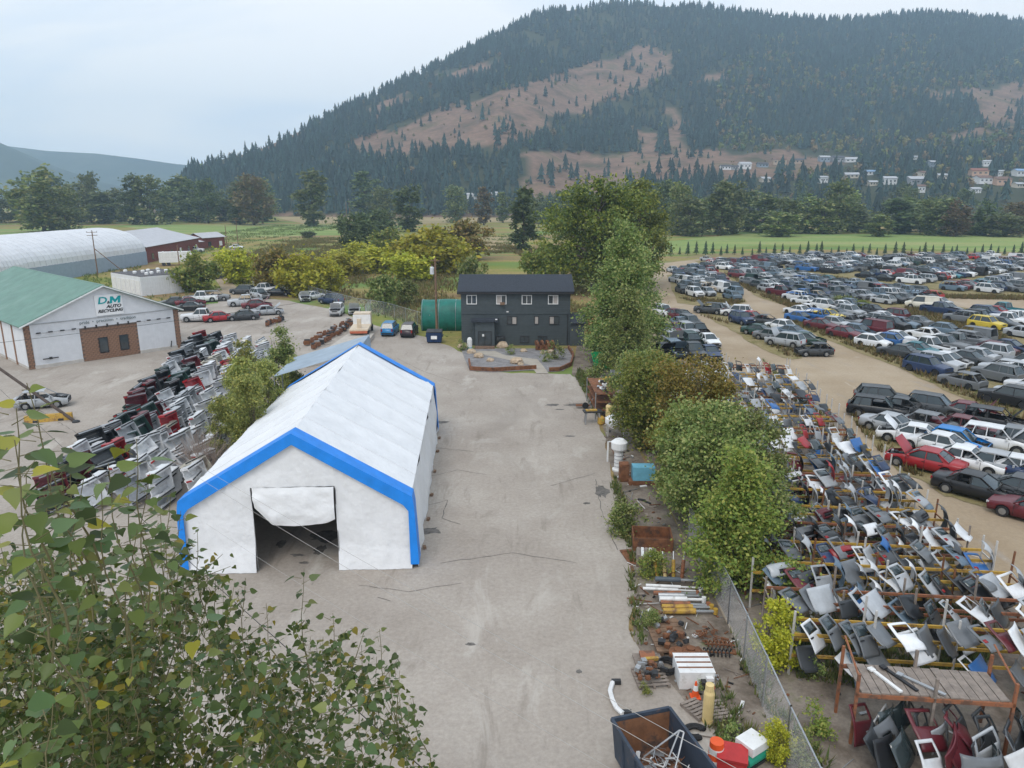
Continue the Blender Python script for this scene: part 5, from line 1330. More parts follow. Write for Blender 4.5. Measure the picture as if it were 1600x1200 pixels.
mid = [('hatchback', 'charcoal', 1271, 556, 180, 'dark grey doorless hatchback shell alone on the dirt track', ('glassless', 'hoodless')), ('suv', 'charcoal', 1108, 490, 150, 'dark SUV with raised hood at the tip of the middle island', ('hood_open',)), ('sedan', 'silver', 1130, 489, -30, 'silver sedan beside the dark raised-hood SUV', ()), ('suv', 'white', 1150, 494, 160, 'white SUV with its tailgate raised on the middle island', ('hood_open',)),
       ('suv', 'dark blue', 1158, 506, -75, 'dark blue SUV at the near edge of the middle island', ()), ('sedan', 'red', 1174, 502, -55, 'bright red car on the middle island', ('hoodless',)), ('sedan', 'charcoal', 1196, 508, -40, 'charcoal wreck without glass on the middle island', ('glassless', 'hoodless')), ('sedan', 'dark green', 1186, 524, -45, 'dark green sedan on the near side of the middle island', ()), ('sedan', 'grey', 1206, 532, -45, 'grey blue sedan next to the dark green sedan', ()), ('hatchback', 'white', 1218, 516, 120, 'white hatchback seen from behind on the middle island', ()),
       ('suv', 'silver', 1226, 541, 135, 'silver SUV with white raised hood at the end of the middle island', ('hood_open',)), ('sedan', 'grey blue', 1238, 526, -50, 'pale purple grey car beyond the silver SUV', ()), ('sedan', 'dark green', 1258, 538, -30, 'dark green sedan with dented hood beside the grey shell', ('hoodless',))]
for kd, c, px, py, hd, lb, st in mid: carp(kd, c, px, py, hd, lb, MR, st)
TR_ = 'wrecks beside the tall poplar'
tr3 = [('suv', 'white', 1036, 494, -70), ('sedan', 'maroon', 1054, 498, -60), ('sedan', 'black', 1066, 500, -65), ('sedan', 'grey blue', 1064, 512, -75), ('suv', 'grey', 1078, 512, -75), ('sedan', 'maroon', 1058, 522, -80), ('suv', 'silver', 1074, 525, -80), ('suv', 'black', 1090, 525, -80), ('suv', 'silver', 1050, 540, -80), ('suv', 'dark green', 1080, 542, -82), ('sedan', 'white', 1106, 540, -82), ('suv', 'grey blue', 1054, 556, -85), ('pickup', 'charcoal', 1082, 560, -85), ('sedan', 'dark blue', 1108, 560, -85), ('sedan', 'black', 1036, 556, -80), ('sedan', 'grey', 1040, 522, -80)]
for i, (kd, c, px, py, hd) in enumerate(tr3):
    st = rnd.choice([(), ('hoodless',), ('hood_open',), ()])
    s_ = {'hoodless': 'without its hood', 'hood_open': 'with raised hood', '': 'with its hood shut'}[st[0] if st else '']
    carp(kd, c, px, py, hd, f'{c} {kd} {s_} beside the tall poplar', TR_, st)
LY = 'wrecks behind the workshop yard'
left = [('pickup', 'white', 316, 502, 190, 'white pickup at the front of the yard wrecks beside the workshop', ()), ('sedan', 'red', 344, 502, 30, 'red sedan without its nose beside the white pickup', ('hoodless',)), ('sedan', 'charcoal', 380, 500, 200, 'charcoal sedan next to the noseless red sedan', ()), ('sedan', 'silver', 418, 492, 25, 'silver sedan ending the front line of yard wrecks', ('hood_open',)), ('pickup', 'silver', 384, 478, 200, 'silver pickup in the second line of yard wrecks', ('glassless',)),
        ('sedan', 'maroon', 402, 482, 20, 'dusty maroon sedan behind the silver sedan', ('hood_open',)), ('suv', 'silver', 406, 466, -45, 'silver wreck heaped before the large white pickup', ('hoodless',)), ('pickup', 'white', 412, 458, 170, 'large white and green pickup at the back of the yard wrecks', ()), ('suv', 'charcoal', 380, 460, 170, 'dark jeep shaped wreck at the track edge', ()), ('sedan', 'black', 436, 462, 0, 'black wreck at the right end of the back yard line', ('hoodless',)),
        ('sedan', 'charcoal', 272, 478, 200, 'dark car just behind the workshop corner', ()), ('sedan', 'maroon', 298, 478, 30, 'maroon and grey wreck behind the workshop corner', ('hoodless',)), ('pickup', 'white', 314, 472, 200, 'white wrecked pickup with dark engine bay in the heap', ('hoodless',)), ('suv', 'grey', 338, 470, 10, 'grey silver wreck lying at the end of the heap', ('glassless',)), ('sedan', 'black', 296, 486, 190, 'black car low in the heap behind the workshop', ()),
        ('sedan', 'white', 476, 470, -70, 'white car with raised hood by the meadow fence', ('hood_open',)), ('sedan', 'white', 489, 468, 60, 'white car backed against the raised hood car by the fence', ()), ('suv', 'dark blue', 518, 475, 150, 'dark blue covered wreck by the meadow fence', ()), ('suv', 'white', 527, 492, -86, 'white SUV with raised hood and blue grey nose facing the yard', ('hood_open',)), ('sedan', 'white', 554, 490, -80, 'white car with raised hood behind the gate fence', ('hood_open',)), ('hatchback', 'silver', 68, 636, 20, 'silver wrecked hatchback with missing doors behind the yellow barrier', ('glassless', 'hoodless')),
        ('pickup', 'white', 305, 394, 10, 'white pickup parked by the small red shed', ()), ('sedan', 'white', 370, 389, 0, 'white car parked past the small red shed', ()), ('suv', 'charcoal', 345, 435, 60, 'dark grey wreck beside the track behind the willow', ()), ('pickup', 'white', 338, 420, 80, 'white wreck on the track between willow and green bush', ('hoodless',))]
for kd, c, px, py, hd, lb, st in left: carp(kd, c, px, py, hd, lb, LY, st)
carp('suv', (.01, .16, .36), 610, 522, 88, 'bright blue compact SUV parked in the yard facing the fence', None, (), name='parked_suv')
carp('suv', (.03, .014, .018), 640, 524, 88, 'dark maroon black SUV parked beside the bright blue SUV', None, (), name='parked_suv')
# bands of wrecks farther off: nose-to-tail lines laid out on the ground, nearest 300 in view are single things
BANDS = [('cluster beside the poplar row', [(1046, 425), (1098, 418), (1168, 470), (1070, 466)], 100, 2.6, 5.3), ('belt between the two dirt tracks', [(1088, 406), (1180, 414), (1300, 442), (1400, 452), (1470, 466), (1400, 476), (1300, 474), (1250, 478), (1190, 458), (1140, 428)], 118, 2.6, 5.2),
         ('long belt along the main track', [(1235, 482), (1300, 473), (1400, 494), (1500, 524), (1640, 572), (1640, 660), (1600, 650), (1500, 610), (1400, 562), (1300, 522), (1245, 502)], 122, 2.7, 5.4),
         ('small belt behind the white van', [(1430, 474), (1500, 480), (1640, 500), (1640, 545), (1540, 516), (1450, 490)], 122, 2.7, 5.4),
         ('wide far field of wrecks', [(1130, 404), (1300, 402), (1640, 401), (1640, 460), (1480, 456), (1360, 436), (1260, 424), (1180, 412)], 125, 2.6, 5.4)]
far = []
gc = random.Random(21)
for bn, poly, hd, sx, sy in BANDS:
    wp = [tuple(G(*q).to_2d()) for q in poly]
    cx = sum(q[0] for q in wp) / len(wp); cy = sum(q[1] for q in wp) / len(wp); a = R(hd - 90)
    ca_, sa_ = math.cos(a), math.sin(a)
    for i in range(-70, 71):
        for j in range(-45, 46):
            if bn.startswith('wide') and (j % 4 == 3): continue
            u, v = i * sx + gc.uniform(-.25, .25), j * sy + gc.uniform(-.6, .6)
            x, y = cx + u * ca_ - v * sa_, cy + u * sa_ + v * ca_
            if not inside((x, y), wp) or gc.random() < .07: continue
            px, py = proj(x, y, .5)
            if px > 1625: continue
            far.append((y, x, R(hd) + gc.choice([0, math.pi]) + gc.uniform(-.1, .1), bn))
far.sort(key=lambda e: math.hypot(e[0], e[1]))
print('far cars', len(far))
n_solo = 300 - len(near) - len(mid) - len(tr3) - len(left) - 2
VV, FT, CC, MI = [], [], [], []; off = 0
kinds = ['sedan'] * 10 + ['suv'] * 6 + ['hatchback'] * 4 + ['pickup'] * 3 + ['van']
cache = {}
for i, (y, x, rz, bn) in enumerate(far):
    kd = gc.choice(kinds); cn = gc.choice(MIX); st = gc.choice(['whole', 'whole', 'whole', 'hoodless', 'glassless'])
    jt = gc.uniform(.82, 1.12); c = tuple(v * jt for v in CCOL[cn])
    if i < n_solo:
        stx = {'whole': '', 'hoodless': ' without its hood', 'glassless': ' without glass'}[st]
        o = put('wrecked_car' if kd not in ('pickup', 'van', 'suv') else 'wrecked_' + kd, CARS[kd][2][st][0], None, (x, y, .04), rz, color=c)
        tag(o, f'{cn} {kd}{stx} in the {bn}', {'pickup': 'pickup', 'van': 'van', 'suv': 'suv'}.get(kd, 'car'), 'wrecked cars in rows across the lot')
    else:
        me = CARS[kd][2][st][0]
        if (kd, st) not in cache:
            me.calc_loop_triangles(); n = len(me.vertices); v = np.empty(n * 3, dtype=np.float32); me.vertices.foreach_get('co', v)
            t = np.empty(len(me.loop_triangles) * 3, dtype=np.int32); me.loop_triangles.foreach_get('vertices', t)
            m_ = np.empty(len(me.loop_triangles), dtype=np.int32); me.loop_triangles.foreach_get('material_index', m_)
            cache[(kd, st)] = (v.reshape(-1, 3), t.reshape(-1, 3), m_)
        v, t, m_ = cache[(kd, st)]
        ca_, sa_ = math.cos(rz), math.sin(rz)
        VV.append(np.stack([v[:, 0] * ca_ - v[:, 1] * sa_ + x, v[:, 0] * sa_ + v[:, 1] * ca_ + y, v[:, 2] + .04], -1)); FT.append(t + off); off += len(v); MI.append(m_)
        CC.append(np.tile((*c, 1), (len(v), 1)))
if VV:
    o = put('wrecked_cars_mass', npmesh('wrecked_cars_mass', np.concatenate(VV), np.concatenate(FT), [PAINTA, GLASS, TYRE, SEAT], cols=np.concatenate(CC), midx=np.concatenate(MI)))
    stuff(o, 'distant mass of parked wrecked cars filling the far lot', 'cars')
p = G(1440, 482); car('van', 'cream', (p.x, p.y, .03), R(150), 'cream white high roof van standing above the weeds', None, ())
# verge strips under the wreck rows
def verge(px, z=.045): return struct(sheet('verge', [G(*q).to_2d() for q in px], z, VERGE, 5, .35))
verge([(1330, 625), (1360, 612), (1420, 620), (1650, 700), (1650, 830), (1560, 800), (1480, 775), (1405, 735), (1360, 690), (1336, 655)], .045)
verge([(1090, 488), (1150, 482), (1190, 498), (1262, 532), (1290, 548), (1235, 562), (1190, 545), (1150, 520), (1110, 500)], .045)
verge([(1040, 430), (1100, 422), (1170, 472), (1120, 482), (1060, 474)], .045)
verge([(1085, 408), (1180, 412), (1300, 440), (1460, 466), (1466, 476), (1380, 482), (1290, 480), (1240, 482), (1180, 462), (1130, 430)], .05)
verge([(1222, 484), (1300, 472), (1380, 484), (1440, 470), (1660, 505), (1660, 700), (1600, 668), (1500, 622), (1400, 574), (1300, 534), (1232, 506)], .045)
verge([(1120, 404), (1400, 400), (1660, 399), (1660, 470), (1480, 462), (1360, 444), (1260, 430), (1170, 414)], .055)
# ---------------------------------------------------------------- panel racks
def solidgrid(fn, nu, nv, mat, name, skip=None, th=.03):
    mb = MB(); mb.grid(fn, nu, nv, skip=skip); return mb.mesh(name, mat, smooth=True, solid=th)
PANELM = M('panel_paint', (1, 1, 1), 0.34, 0.14, 2.0, src='OBJ', spec=0.5)
def hatch_fn(u, v):
    # v 0 top hinge -> 1 lower lip
    w = .62 * (1 - .12 * max(0, .5 - v)) ; x = (2 * u - 1) * w
    y = -.10 - .42 * v if v < .5 else -.31 - .16 * math.sin((v - .5) * math.pi) + .12 * max(0, v - .82)
    return (x, y + .10 * abs(2 * u - 1) ** 3, -1.15 * v)
PK = {}
PK['hatch_lid'] = [solidgrid(hatch_fn, 10, 12, PANELM, 'hatch_lid', lambda i, j: 1 <= i <= 8 and 1 <= j <= 4), ('rear_window', solidgrid(lambda u, v: (lambda q: (q[0], q[1] - .002, q[2]))(hatch_fn(.12 + .76 * u, .10 + .30 * v)), 5, 3, GLASS, 'hatch_glass', th=.01)), ('lamp', solidgrid(lambda u, v: (lambda q: (q[0], q[1] - .03, q[2]))(hatch_fn(.04 + .14 * u, .55 + .12 * v)), 2, 2, LAMPR, 'hatch_lamp', th=.02))]
def bump_fn(u, v):
    a = (2 * u - 1); x = .88 * math.sin(a * 1.35) / math.sin(1.35); y = -.42 * math.cos(a * 1.45)
    return (x, y - .10 * math.sin(math.pi * v * .9), -.58 * v)
PK['bumper_cover'] = [solidgrid(bump_fn, 18, 6, PANELM, 'bumper_cover', lambda i, j: 5 <= i <= 12 and 3 <= j <= 4), ('grille_insert', solidgrid(lambda u, v: (lambda q: (q[0], q[1] + .05, q[2]))(bump_fn(.28 + .44 * u, .5 + .34 * v)), 8, 2, BLACKP, 'bumper_insert', th=.01))]
def hood_fn(u, v):
    x = (2 * u - 1) * (.72 - .06 * v); return (x, -.07 * math.sin(math.pi * u) - .16 * v * v, -1.05 * v)
PK['hood_panel'] = [solidgrid(hood_fn, 10, 8, PANELM, 'hood_panel', lambda i, j: j == 7 and i in (0, 9))]
def door_fn(u, v):
    x = (2 * u - 1) * (.56 - (.16 * max(0, .42 - v) / .42 if u > .5 else .03)); return (x, -.05 - .07 * math.sin(math.pi * v), -1.18 * v)
PK['car_door'] = [solidgrid(door_fn, 10, 12, PANELM, 'car_door', lambda i, j: 1 <= i <= 8 and 1 <= j <= 4), ('window_glass', solidgrid(lambda u, v: door_fn(.1 + .78 * u, .08 + .32 * v), 3, 3, GLASS, 'door_glass', th=.008)), ('handle', MB().box((-.35, -.15, -.62), (.2, .05, .05)).mesh('panel_handle', BLACKP))]
PK['fender'] = [solidgrid(lambda u, v: ((2 * u - 1) * .55, -.10 * math.sin(math.pi * u * .9) - .04 * v, -.75 * v), 14, 10, PANELM, 'fender', lambda i, j: ((i - 7) / 4.2) ** 2 + ((j - 10) / 7.0) ** 2 < 1)]
PK['windshield_glass'] = [solidgrid(lambda u, v: ((2 * u - 1) * (.72 - .1 * (1 - v)), .14 * (2 * u - 1) ** 2 - .05, -.85 * v), 10, 4, M('green_glass', (.03, .042, .044), .07, .2, 1, spec=.8), 'windshield_glass', th=.012)]
PCOL = ['charcoal'] * 14 + ['grey'] * 12 + ['white'] * 15 + ['silver'] * 11 + ['black'] * 10 + ['maroon'] * 3 + ['red'] * 2 + ['dark blue'] * 4 + ['blue'] * 2 + ['grey blue'] * 4
PLAB = dict(hatch_lid='hatchback tailgate', bumper_cover='bumper cover', hood_panel='car hood', car_door='car door', fender='front fender', windshield_glass='windshield')
ORD = ['first', 'second', 'third', 'fourth', 'fifth', 'sixth', 'seventh', 'eighth', 'ninth', 'tenth', 'eleventh', 'twelfth', 'thirteenth', 'fourteenth', 'fifteenth', 'sixteenth', 'seventeenth', 'eighteenth']
RA = R(-6)
rdx = Vector((math.cos(RA), math.sin(RA), 0)); rdy = Vector((-math.sin(RA), math.cos(RA), 0))
gp = random.Random(33)
npan = 0
ROWY = [24.2, 26.6, 29.0, 31.2, 33.4, 35.6, 38.0, 40.6, 43.4, 46.4, 49.5, 52.6, 55.8, 59.0, 62.4, 66.0, 69.8]
for r, y0 in enumerate(ROWY):
    x0 = 10.7 if y0 < 44 else 12.2 + (y0 - 44) * .12
    x1 = float(np.interp(y0, [20, 27, 36, 50, 71], [23.6, 21.9, 22.4, 24.2, 27.0]))
    L = x1 - x0
    hgt = (2.3 if r else 2.5)
    yb = y0 + .0
    t = thing('panel_rack', f'steel panel rack with {"yellow" if r % 3 != 1 else "rusty brown"} beams, {ORD[r]} row behind the plank platform', 'rack', (x0, yb + (L / 2) * math.sin(-RA) , 0.03), RA, 'car panel racks')
    pm = [POSTW, WOOD, RUST][0 if r > 5 else (r % 3)]
    n = max(3, int(L / 2.7))
    for k in range(n + 1):
        for q in (0, 1.1):
            mb = MB(); hh = hgt + gp.uniform(-.1, .75 if q else .5); mb.tube((L * k / n, q, 0), (L * k / n + gp.uniform(-.06, .06), q, hh), .05, n=5); mb.build('post', pm if gp.random() < .75 else POSTW, t)
    bmt = YELLOWP if r % 3 != 1 else ORANGEP
    for q in (0, 1.1):
        for z in (.85, 1.75):
            mb = MB(); mb.box((L / 2, q, z), (L, .07, .12)); mb.build('beam', bmt, t)
    for k in range(n + 1):
        mb = MB(); mb.box((L * k / n, .55, hgt * .72), (.05, 1.1, .06)); mb.build('brace', pm, t)
    # panels hung over the beams, leaning on one another
    base = Vector((x0, yb + (L / 2) * math.sin(-RA), 0.03))
    s = .5
    pool = (['hood_panel'] * 4 + ['car_door'] * 2 + ['hatch_lid'] * 2 + ['windshield_glass']) if r in (0, 1, 9) else (['hatch_lid'] * 9 + ['bumper_cover'] * 8 + ['car_door'] + ['hood_panel']) if r < 9 else (['car_door'] * 4 + ['fender'] * 3 + ['hood_panel'] * 3 + ['windshield_glass'] + ['hatch_lid'] * 2 + ['bumper_cover'])
    while s < L - .3:
        for layer in ((0, 1) if r < 16 else (0,)):
            if layer and gp.random() < .42: continue
            if r <= 1 and layer and gp.random() < .3: continue
            kd = gp.choice(pool); cn = gp.choice(PCOL)
            jt = gp.uniform(.8, 1.1); c = tuple(v * jt for v in CCOL[cn])
            zz = (hgt - .15 + gp.uniform(-.15, .3)) if not layer else gp.uniform(1.1, 1.4)
            if kd == 'bumper_cover': zz -= .15
            pos = base + rdx * (s + gp.uniform(-.15, .15)) + rdy * (.55 * layer * 0 + gp.uniform(-.1, .35) - .25 * layer) + Vector((0, 0, zz))
            yaw = RA + R(gp.uniform(30, 58)); lean = R(-gp.uniform(26, 50)); roll = R(gp.uniform(2, 16))
            if kd == 'bumper_cover' and gp.random() < .8: roll += R(62); pos.z -= .1
            parts = PK[kd]
            glassy = kd == 'windshield_glass'
            lb = f'{"green tinted" if glassy else cn} {PLAB[kd]} {"low" if layer else "high"} on the {ORD[r]} rack behind the plank platform'
            sc_ = gp.uniform(.84, 1.0) if 1 < r < 9 else gp.uniform(.74, .9) if r >= 9 else gp.uniform(.85, 1.0)
            o = put(kd, parts[0], None, pos, rot=(lean, roll, yaw), color=c, scale=(sc_, sc_, sc_ * 1.08))
            tag(o, lb, PLAB[kd].split()[-1] if kd != 'hatch_lid' else 'tailgate', 'car panels on the racks')
            if r < 9:
                for nm, me in parts[1:]:
                    if nm in ('rear_window', 'window_glass') and gp.random() < .45 or nm == 'lamp' and gp.random() < .7: continue
                    put(nm, me, o)
            npan += 1
        s += gp.uniform(.42, .62) if 1 < r < 9 else gp.uniform(.5, .75)
print('panels', npan)
# plank platform in the near corner, with its rusty frame
pf = thing('plank_platform', 'weathered plank platform on a rusty orange steel frame', 'platform', (11.6, 21.15, 0.03), RA)
for k in range(15):
    mb = MB(); mb.box((.15 + k * .31, .72, 2.0 + gp.uniform(-.012, .012)), (.285, 1.55 + gp.uniform(-.06, .06), .05)); mb.build('plank', WOOD, pf)
for y in (-.06, 1.5):
    mb = MB(); mb.box((2.3, y, 1.9), (5.0, .09, .14)); mb.build('frame_beam', ORANGEP, pf)
for x in (-.15, 2.3, 4.75):
    for y in (-.06, 1.5):
        mb = MB(); mb.box((x, y, 1.35), (.09, .09, 2.7)); mb.build('upright', ORANGEP if x != 2.3 else WOOD, pf)
for x in (-.15, 4.75):
    mb = MB(); mb.tube((x, -.06, 2.6), (x, 1.5, 3.1), .035, n=5); mb.build('diagonal', ORANGEP, pf)
for i, (x, y, l_, a, m_, lb) in enumerate([(1.0, .6, 1.3, 1.9, WHITEP, 'white strip of trim lying on the plank platform'), (1.5, .75, 1.4, 1.95, BLACKP, 'black plastic strip lying on the plank platform'), (2.1, .5, 1.5, 2.3, STEEL, 'bent steel rod lying on the plank platform')]):
    mb = MB(); mb.box((0, 0, 0), (l_, .12, .06)); mb.box((l_ * .45, .05, .04), (.2, .2, .06))
    q = Vector((11.6, 21.15, 0)) + rdx * x + rdy * y; tag(mb.build('loose_strip', m_, None, (q.x, q.y, 2.1), a), lb, 'strip')
for i in range(62):
    q = Vector((11.4, 20.5, .03)) + rdx * (i * .19 + gp.uniform(-.1, .1)) + rdy * gp.uniform(-.9, 1.2)
    if i > 27: q += rdy * gp.uniform(-.4, 1.2)
    kd = gp.choice(['windshield_glass', 'car_door', 'car_door', 'hatch_lid', 'hood_panel', 'fender', 'bumper_cover']); cn = gp.choice(['black', 'charcoal', 'white', 'grey', 'charcoal', 'silver', 'maroon'])
    jt = gp.uniform(.7, 1.05)
    o = put(kd, PK[kd][0], None, q + Vector((0, 0, 1.3 + gp.uniform(-.1, .25))), rot=(R(-gp.uniform(5, 35)), R(gp.uniform(-14, 22)), RA + R(gp.uniform(25, 75))), color=tuple(v * jt for v in CCOL[cn]), scale=1.1)
    tag(o, f'{"green tinted" if kd == "windshield_glass" else cn} {PLAB[kd]} standing {"under" if i < 27 else "right beside"} the plank platform', PLAB[kd].split()[-1], 'car panels around the plank platform')
for i in range(6):
    q = Vector((17.2, 20.6, .03)) + rdx * (i * .95) + rdy * (i % 2)
    tp = thing('wooden_stake', 'grey timber stake standing beside the plank platform', 'stake', q, 0, 'timber stakes beside the platform')
    mb = MB(); mb.box((0, 0, 1.3), (.11, .11, 2.6), rx=gp.uniform(-.04, .04)); mb.build('shaft', WOOD, tp)
    mb = MB(); mb.box((0, .05, .06), (.3, .3, .12)); mb.build('foot', WOOD, tp)
# ---------------------------------------------------------------- stacked pickup boxes left of the tent
def bed_meshes():
    shell = MB(); W_, L_, H_ = .92, 1.05, .55
    for k in range(9): shell.box((0, -W_ + .1 + k * .205, .02 + (.025 if k % 2 else 0)), (2 * L_, .2, .05))
    front = MB(); front.box((L_, 0, .28), (.06, 2 * W_, .56)); 
    for k in range(4): front.box((L_ + .04, -.6 + .4 * k, .28), (.04, .12, .46))
    sides = []
    for s in (1, -1):
        m = MB()
        pts = [(-L_, .0), (-.52, .0)] + [(-.12 + .42 * math.cos(math.pi - k * math.pi / 8), .42 * math.sin(k * math.pi / 8) - .05) for k in range(9)] + [(.5, 0), (L_, 0), (L_, .62), (-L_, .62)]
        mt = Matrix.Translation((0, s * W_, -.08)) @ Euler((math.pi / 2, 0, 0)).to_matrix().to_4x4()
        m.prism([(a, b) for a, b in pts], -.09, .09, mt); m.box((0, s * (W_ - .06), .55), (2 * L_, .24, .05)); sides.append(m.mesh('bed_side', PANELM))
    return shell.mesh('bed_floor', PANELM), front.mesh('bed_front', PANELM), sides
bf, bfr, bs = bed_meshes()
rails = [(MB().box((0, s * .92, .57), (2.1, .1, .05)).mesh('rail_cap', BLACKP), MB().box((0, s * .92, .57), (2.1, .1, .05)).mesh('rail_cap', STEEL)) for s in (1, -1)]
lamp_m = MB().box((-1.06, 0, .2), (.06, .12, .4)).mesh('bed_lamp', LAMPR)
gb2 = random.Random(44)
A0_, A1_ = Vector((-27.2, 40.2, 0)), Vector((-37.6, 87.5, 0)); B0_, B1_ = Vector((-18.9, 41.5, 0)), Vector((-27.6, 81.0, 0))
dirv = (A1_ - A0_).normalized(); ang_b = math.atan2(dirv.y, dirv.x)
nb = 0
ROWN = ['outermost', 'second', 'middle', 'fourth', 'innermost']
for k in range(36):
    f = k / 35
    a, b = A0_.lerp(A1_, f), B0_.lerp(B1_, f)
    for c_ in range(5):
        p = a.lerp(b, c_ / 4.0 * .94 + .02) + Vector((gb2.uniform(-.25, .25), gb2.uniform(-.3, .3), 0))
        if f > .8 and c_ == 0 and gb2.random() < .3: continue
        dark = c_ < 2
        for lv in range(1 if gb2.random() < .45 else 2):
            cn = gb2.choice(['black'] * 8 + ['charcoal'] * 5 + ['silver'] * 2 + ['maroon'] * 3 + ['red'] * 2 + ['dark green'] * 2 + ['white'] * 2) if dark else gb2.choice(['white'] * 12 + ['silver'] * 2 + ['red', 'cream', 'silver'])
            if k < 2 and c_ in (1, 2): cn = gb2.choice(['red', 'silver', 'white'])
            tilt = R(gb2.uniform(52, 92)); yaw = ang_b + R(90) + R(gb2.uniform(-16, 16))
            rot = Euler((tilt, gb2.uniform(-.06, .06), yaw - math.pi / 2 - R(22)))
            t = thing('pickup_box', f'{cn} pickup box {"on its side" if not lv else "tipped on top"} in the {ROWN[c_]} line beside the tent', 'pickup box', (p.x, p.y, .82 + .72 * lv), 0, 'salvaged pickup boxes', rot=rot, scale=.8)
            jt = gb2.uniform(.8, 1.05); c = tuple(v * jt for v in CCOL[cn])
            put('floor', bf, t, color=c); put('front_panel', bfr, t, color=c)
            for q in bs: put('side_panel', q, t, color=c)
            for q in rails: put('rail_cap', q[1] if cn in ('black', 'charcoal', 'maroon', 'dark green') else q[0], t)
            if gb2.random() < .4: put('tail_lamp', lamp_m, t, (0, .86, .05))
            nb += 1
print('beds', nb)

# ---------------------------------------------------------------- scrap strip
CONT = M('container_steel', (0.035, 0.048, 0.07), 0.6, 0.3, 1.5, spots=((0.16, 0.09, 0.06), 2.2, .6, .72))
RUSTIN = M('rusty_inside', (0.19, 0.085, 0.04), 0.9, 0.35, 1.5, spots=((0.06, 0.045, 0.04), 1.6, .5, .66))
p1, p2, p3 = G(956, 1124, 1.5), G(1046, 1106, 1.5), G(1118, 1202, 1.5)
uu = (p2 - p1); vv_ = (p3 - p2).normalized() * 5.2
cw = uu.length
cn_ = thing('scrap_container', 'dark steel open top scrap container with rusty inside', 'container', (p1.x, p1.y, .03))
c0, c1, c2_, c3 = Vector((0, 0, 0)), Vector((uu.x, uu.y, 0)), Vector((uu.x + vv_.x, uu.y + vv_.y, 0)), Vector((vv_.x, vv_.y, 0))
ctr = (c0 + c1 + c2_ + c3) / 4
for a, b in ((c0, c1), (c1, c2_), (c2_, c3), (c3, c0)):
    mb = MB(); up_ = Vector((0, 0, 1.47)); tp = lambda q: ctr + (q - ctr) * 1.0; bt = lambda q: ctr + (q - ctr) * .93
    mb.add([bt(a) + Vector((0, 0, .15)), bt(b) + Vector((0, 0, .15)), tp(b) + up_, tp(a) + up_], [(0, 1, 2, 3)]); mb.build('wall', CONT, cn_, solid=.05)
    ai, bi = ctr + (a - ctr) * .955, ctr + (b - ctr) * .955; aj, bj = ctr + (a - ctr) * .89, ctr + (b - ctr) * .89
    mb = MB(); mb.add([aj + Vector((0, 0, .2)), bj + Vector((0, 0, .2)), bi + Vector((0, 0, 1.44)), ai + Vector((0, 0, 1.44))], [(0, 1, 2, 3)]); mb.build('liner', RUSTIN, cn_)
    mb = MB(); mb.tube(a + up_, b + up_, .07, n=4); mb.build('rim', CONT, cn_)
    n = int((b - a).length / .9)
    for k in range(1, n + 1):
        q0 = a.lerp(b, k / (n + 1)); q = ctr + (q0 - ctr) * 1.02; qb = ctr + (q0 - ctr) * .96
        mb = MB(); mb.tube(qb + Vector((0, 0, .15)), q + Vector((0, 0, 1.42)), .045, n=4); mb.build('rib', CONT, cn_)
mb = MB(); mb.add([ctr + (q - ctr) * .9 + Vector((0, 0, .2)) for q in (c0, c1, c2_, c3)], [(0, 1, 2, 3)]); mb.build('floor', RUSTIN, cn_)
gs = random.Random(77)
O_ = Vector((p1.x, p1.y, 0))
un, vn = uu.normalized(), vv_.normalized()
def inbin(a, b, z): q = O_ + uu * a + vv_ * b; return Vector((q.x, q.y, z))
mb = MB()
for k in range(260):
    q = inbin(gs.uniform(.15, .85), gs.uniform(.12, .95), gs.uniform(.3, .72)); d = Vector((gs.uniform(-1, 1), gs.uniform(-1, 1), gs.uniform(-.35, .35))) * gs.uniform(.12, .4)
    mb.tube(q - d, q + d, gs.uniform(.008, .025), n=4, mi=gs.choice([0, 0, 1, 2]))
for k in range(90):
    q = inbin(gs.uniform(.12, .88), gs.uniform(.1, .95), gs.uniform(.25, .55)); mb.box(q, (gs.uniform(.1, .5), gs.uniform(.05, .3), gs.uniform(.02, .12)), gs.uniform(0, 3), gs.uniform(-.6, .6), gs.uniform(-.6, .6), mi=gs.choice([0, 1, 1, 2]))
stuff(mb.build('scrap_heap', [STEEL, RUST, WHITEP]), 'tangled heap of rusty and silver metal scrap inside the container', 'scrap')
def rod_frame(loc, label, pts, r, mat, name='steel_frame', cat='frame'):
    t = thing(name, label, cat, loc)
    for a, b in pts:
        mb = MB(); mb.tube(a, b, r, n=6); mb.build('bar', mat, t)
rod_frame(inbin(.55, .3, .75), 'tall silver A shaped steel trestle poking out of the scrap container', [((0, 0, 0), (.5, .5, .9)), ((-.6, .4, 0), (.5, .5, .9)), ((.5, .5, .9), (.62, .42, .9)), ((.62, .42, .9), (.2, -.3, 0)), ((0, .1, .2), (.3, .0, .3)), ((-.4, -.3, -.05), (.3, -.7, .1))], .03, STEEL, 'steel_trestle', 'trestle')
rod_frame(inbin(.35, .7, .75), 'long silver rail lying across the scrap in the container', [((-.7, .6, 0), (.9, -.9, .1)), ((-.6, .65, 0), (1.0, -.85, .1)), ((-.2, .2, .02), (-.1, .25, .02))], .03, STEEL, 'steel_rail', 'rail')
rod_frame(inbin(.68, .62, .7), 'silver ladder shaped bracket lying in the scrap container', [((0, 0, 0), (.7, -.9, .25)), ((.25, .15, 0), (.95, -.75, .25))] + [((.12 + .14 * k, -.15 - .18 * k + .1, .05 * k), (.38 + .14 * k, -.0 - .18 * k + .1, .05 * k)) for k in range(5)], .022, STEEL, 'ladder_bracket', 'bracket')
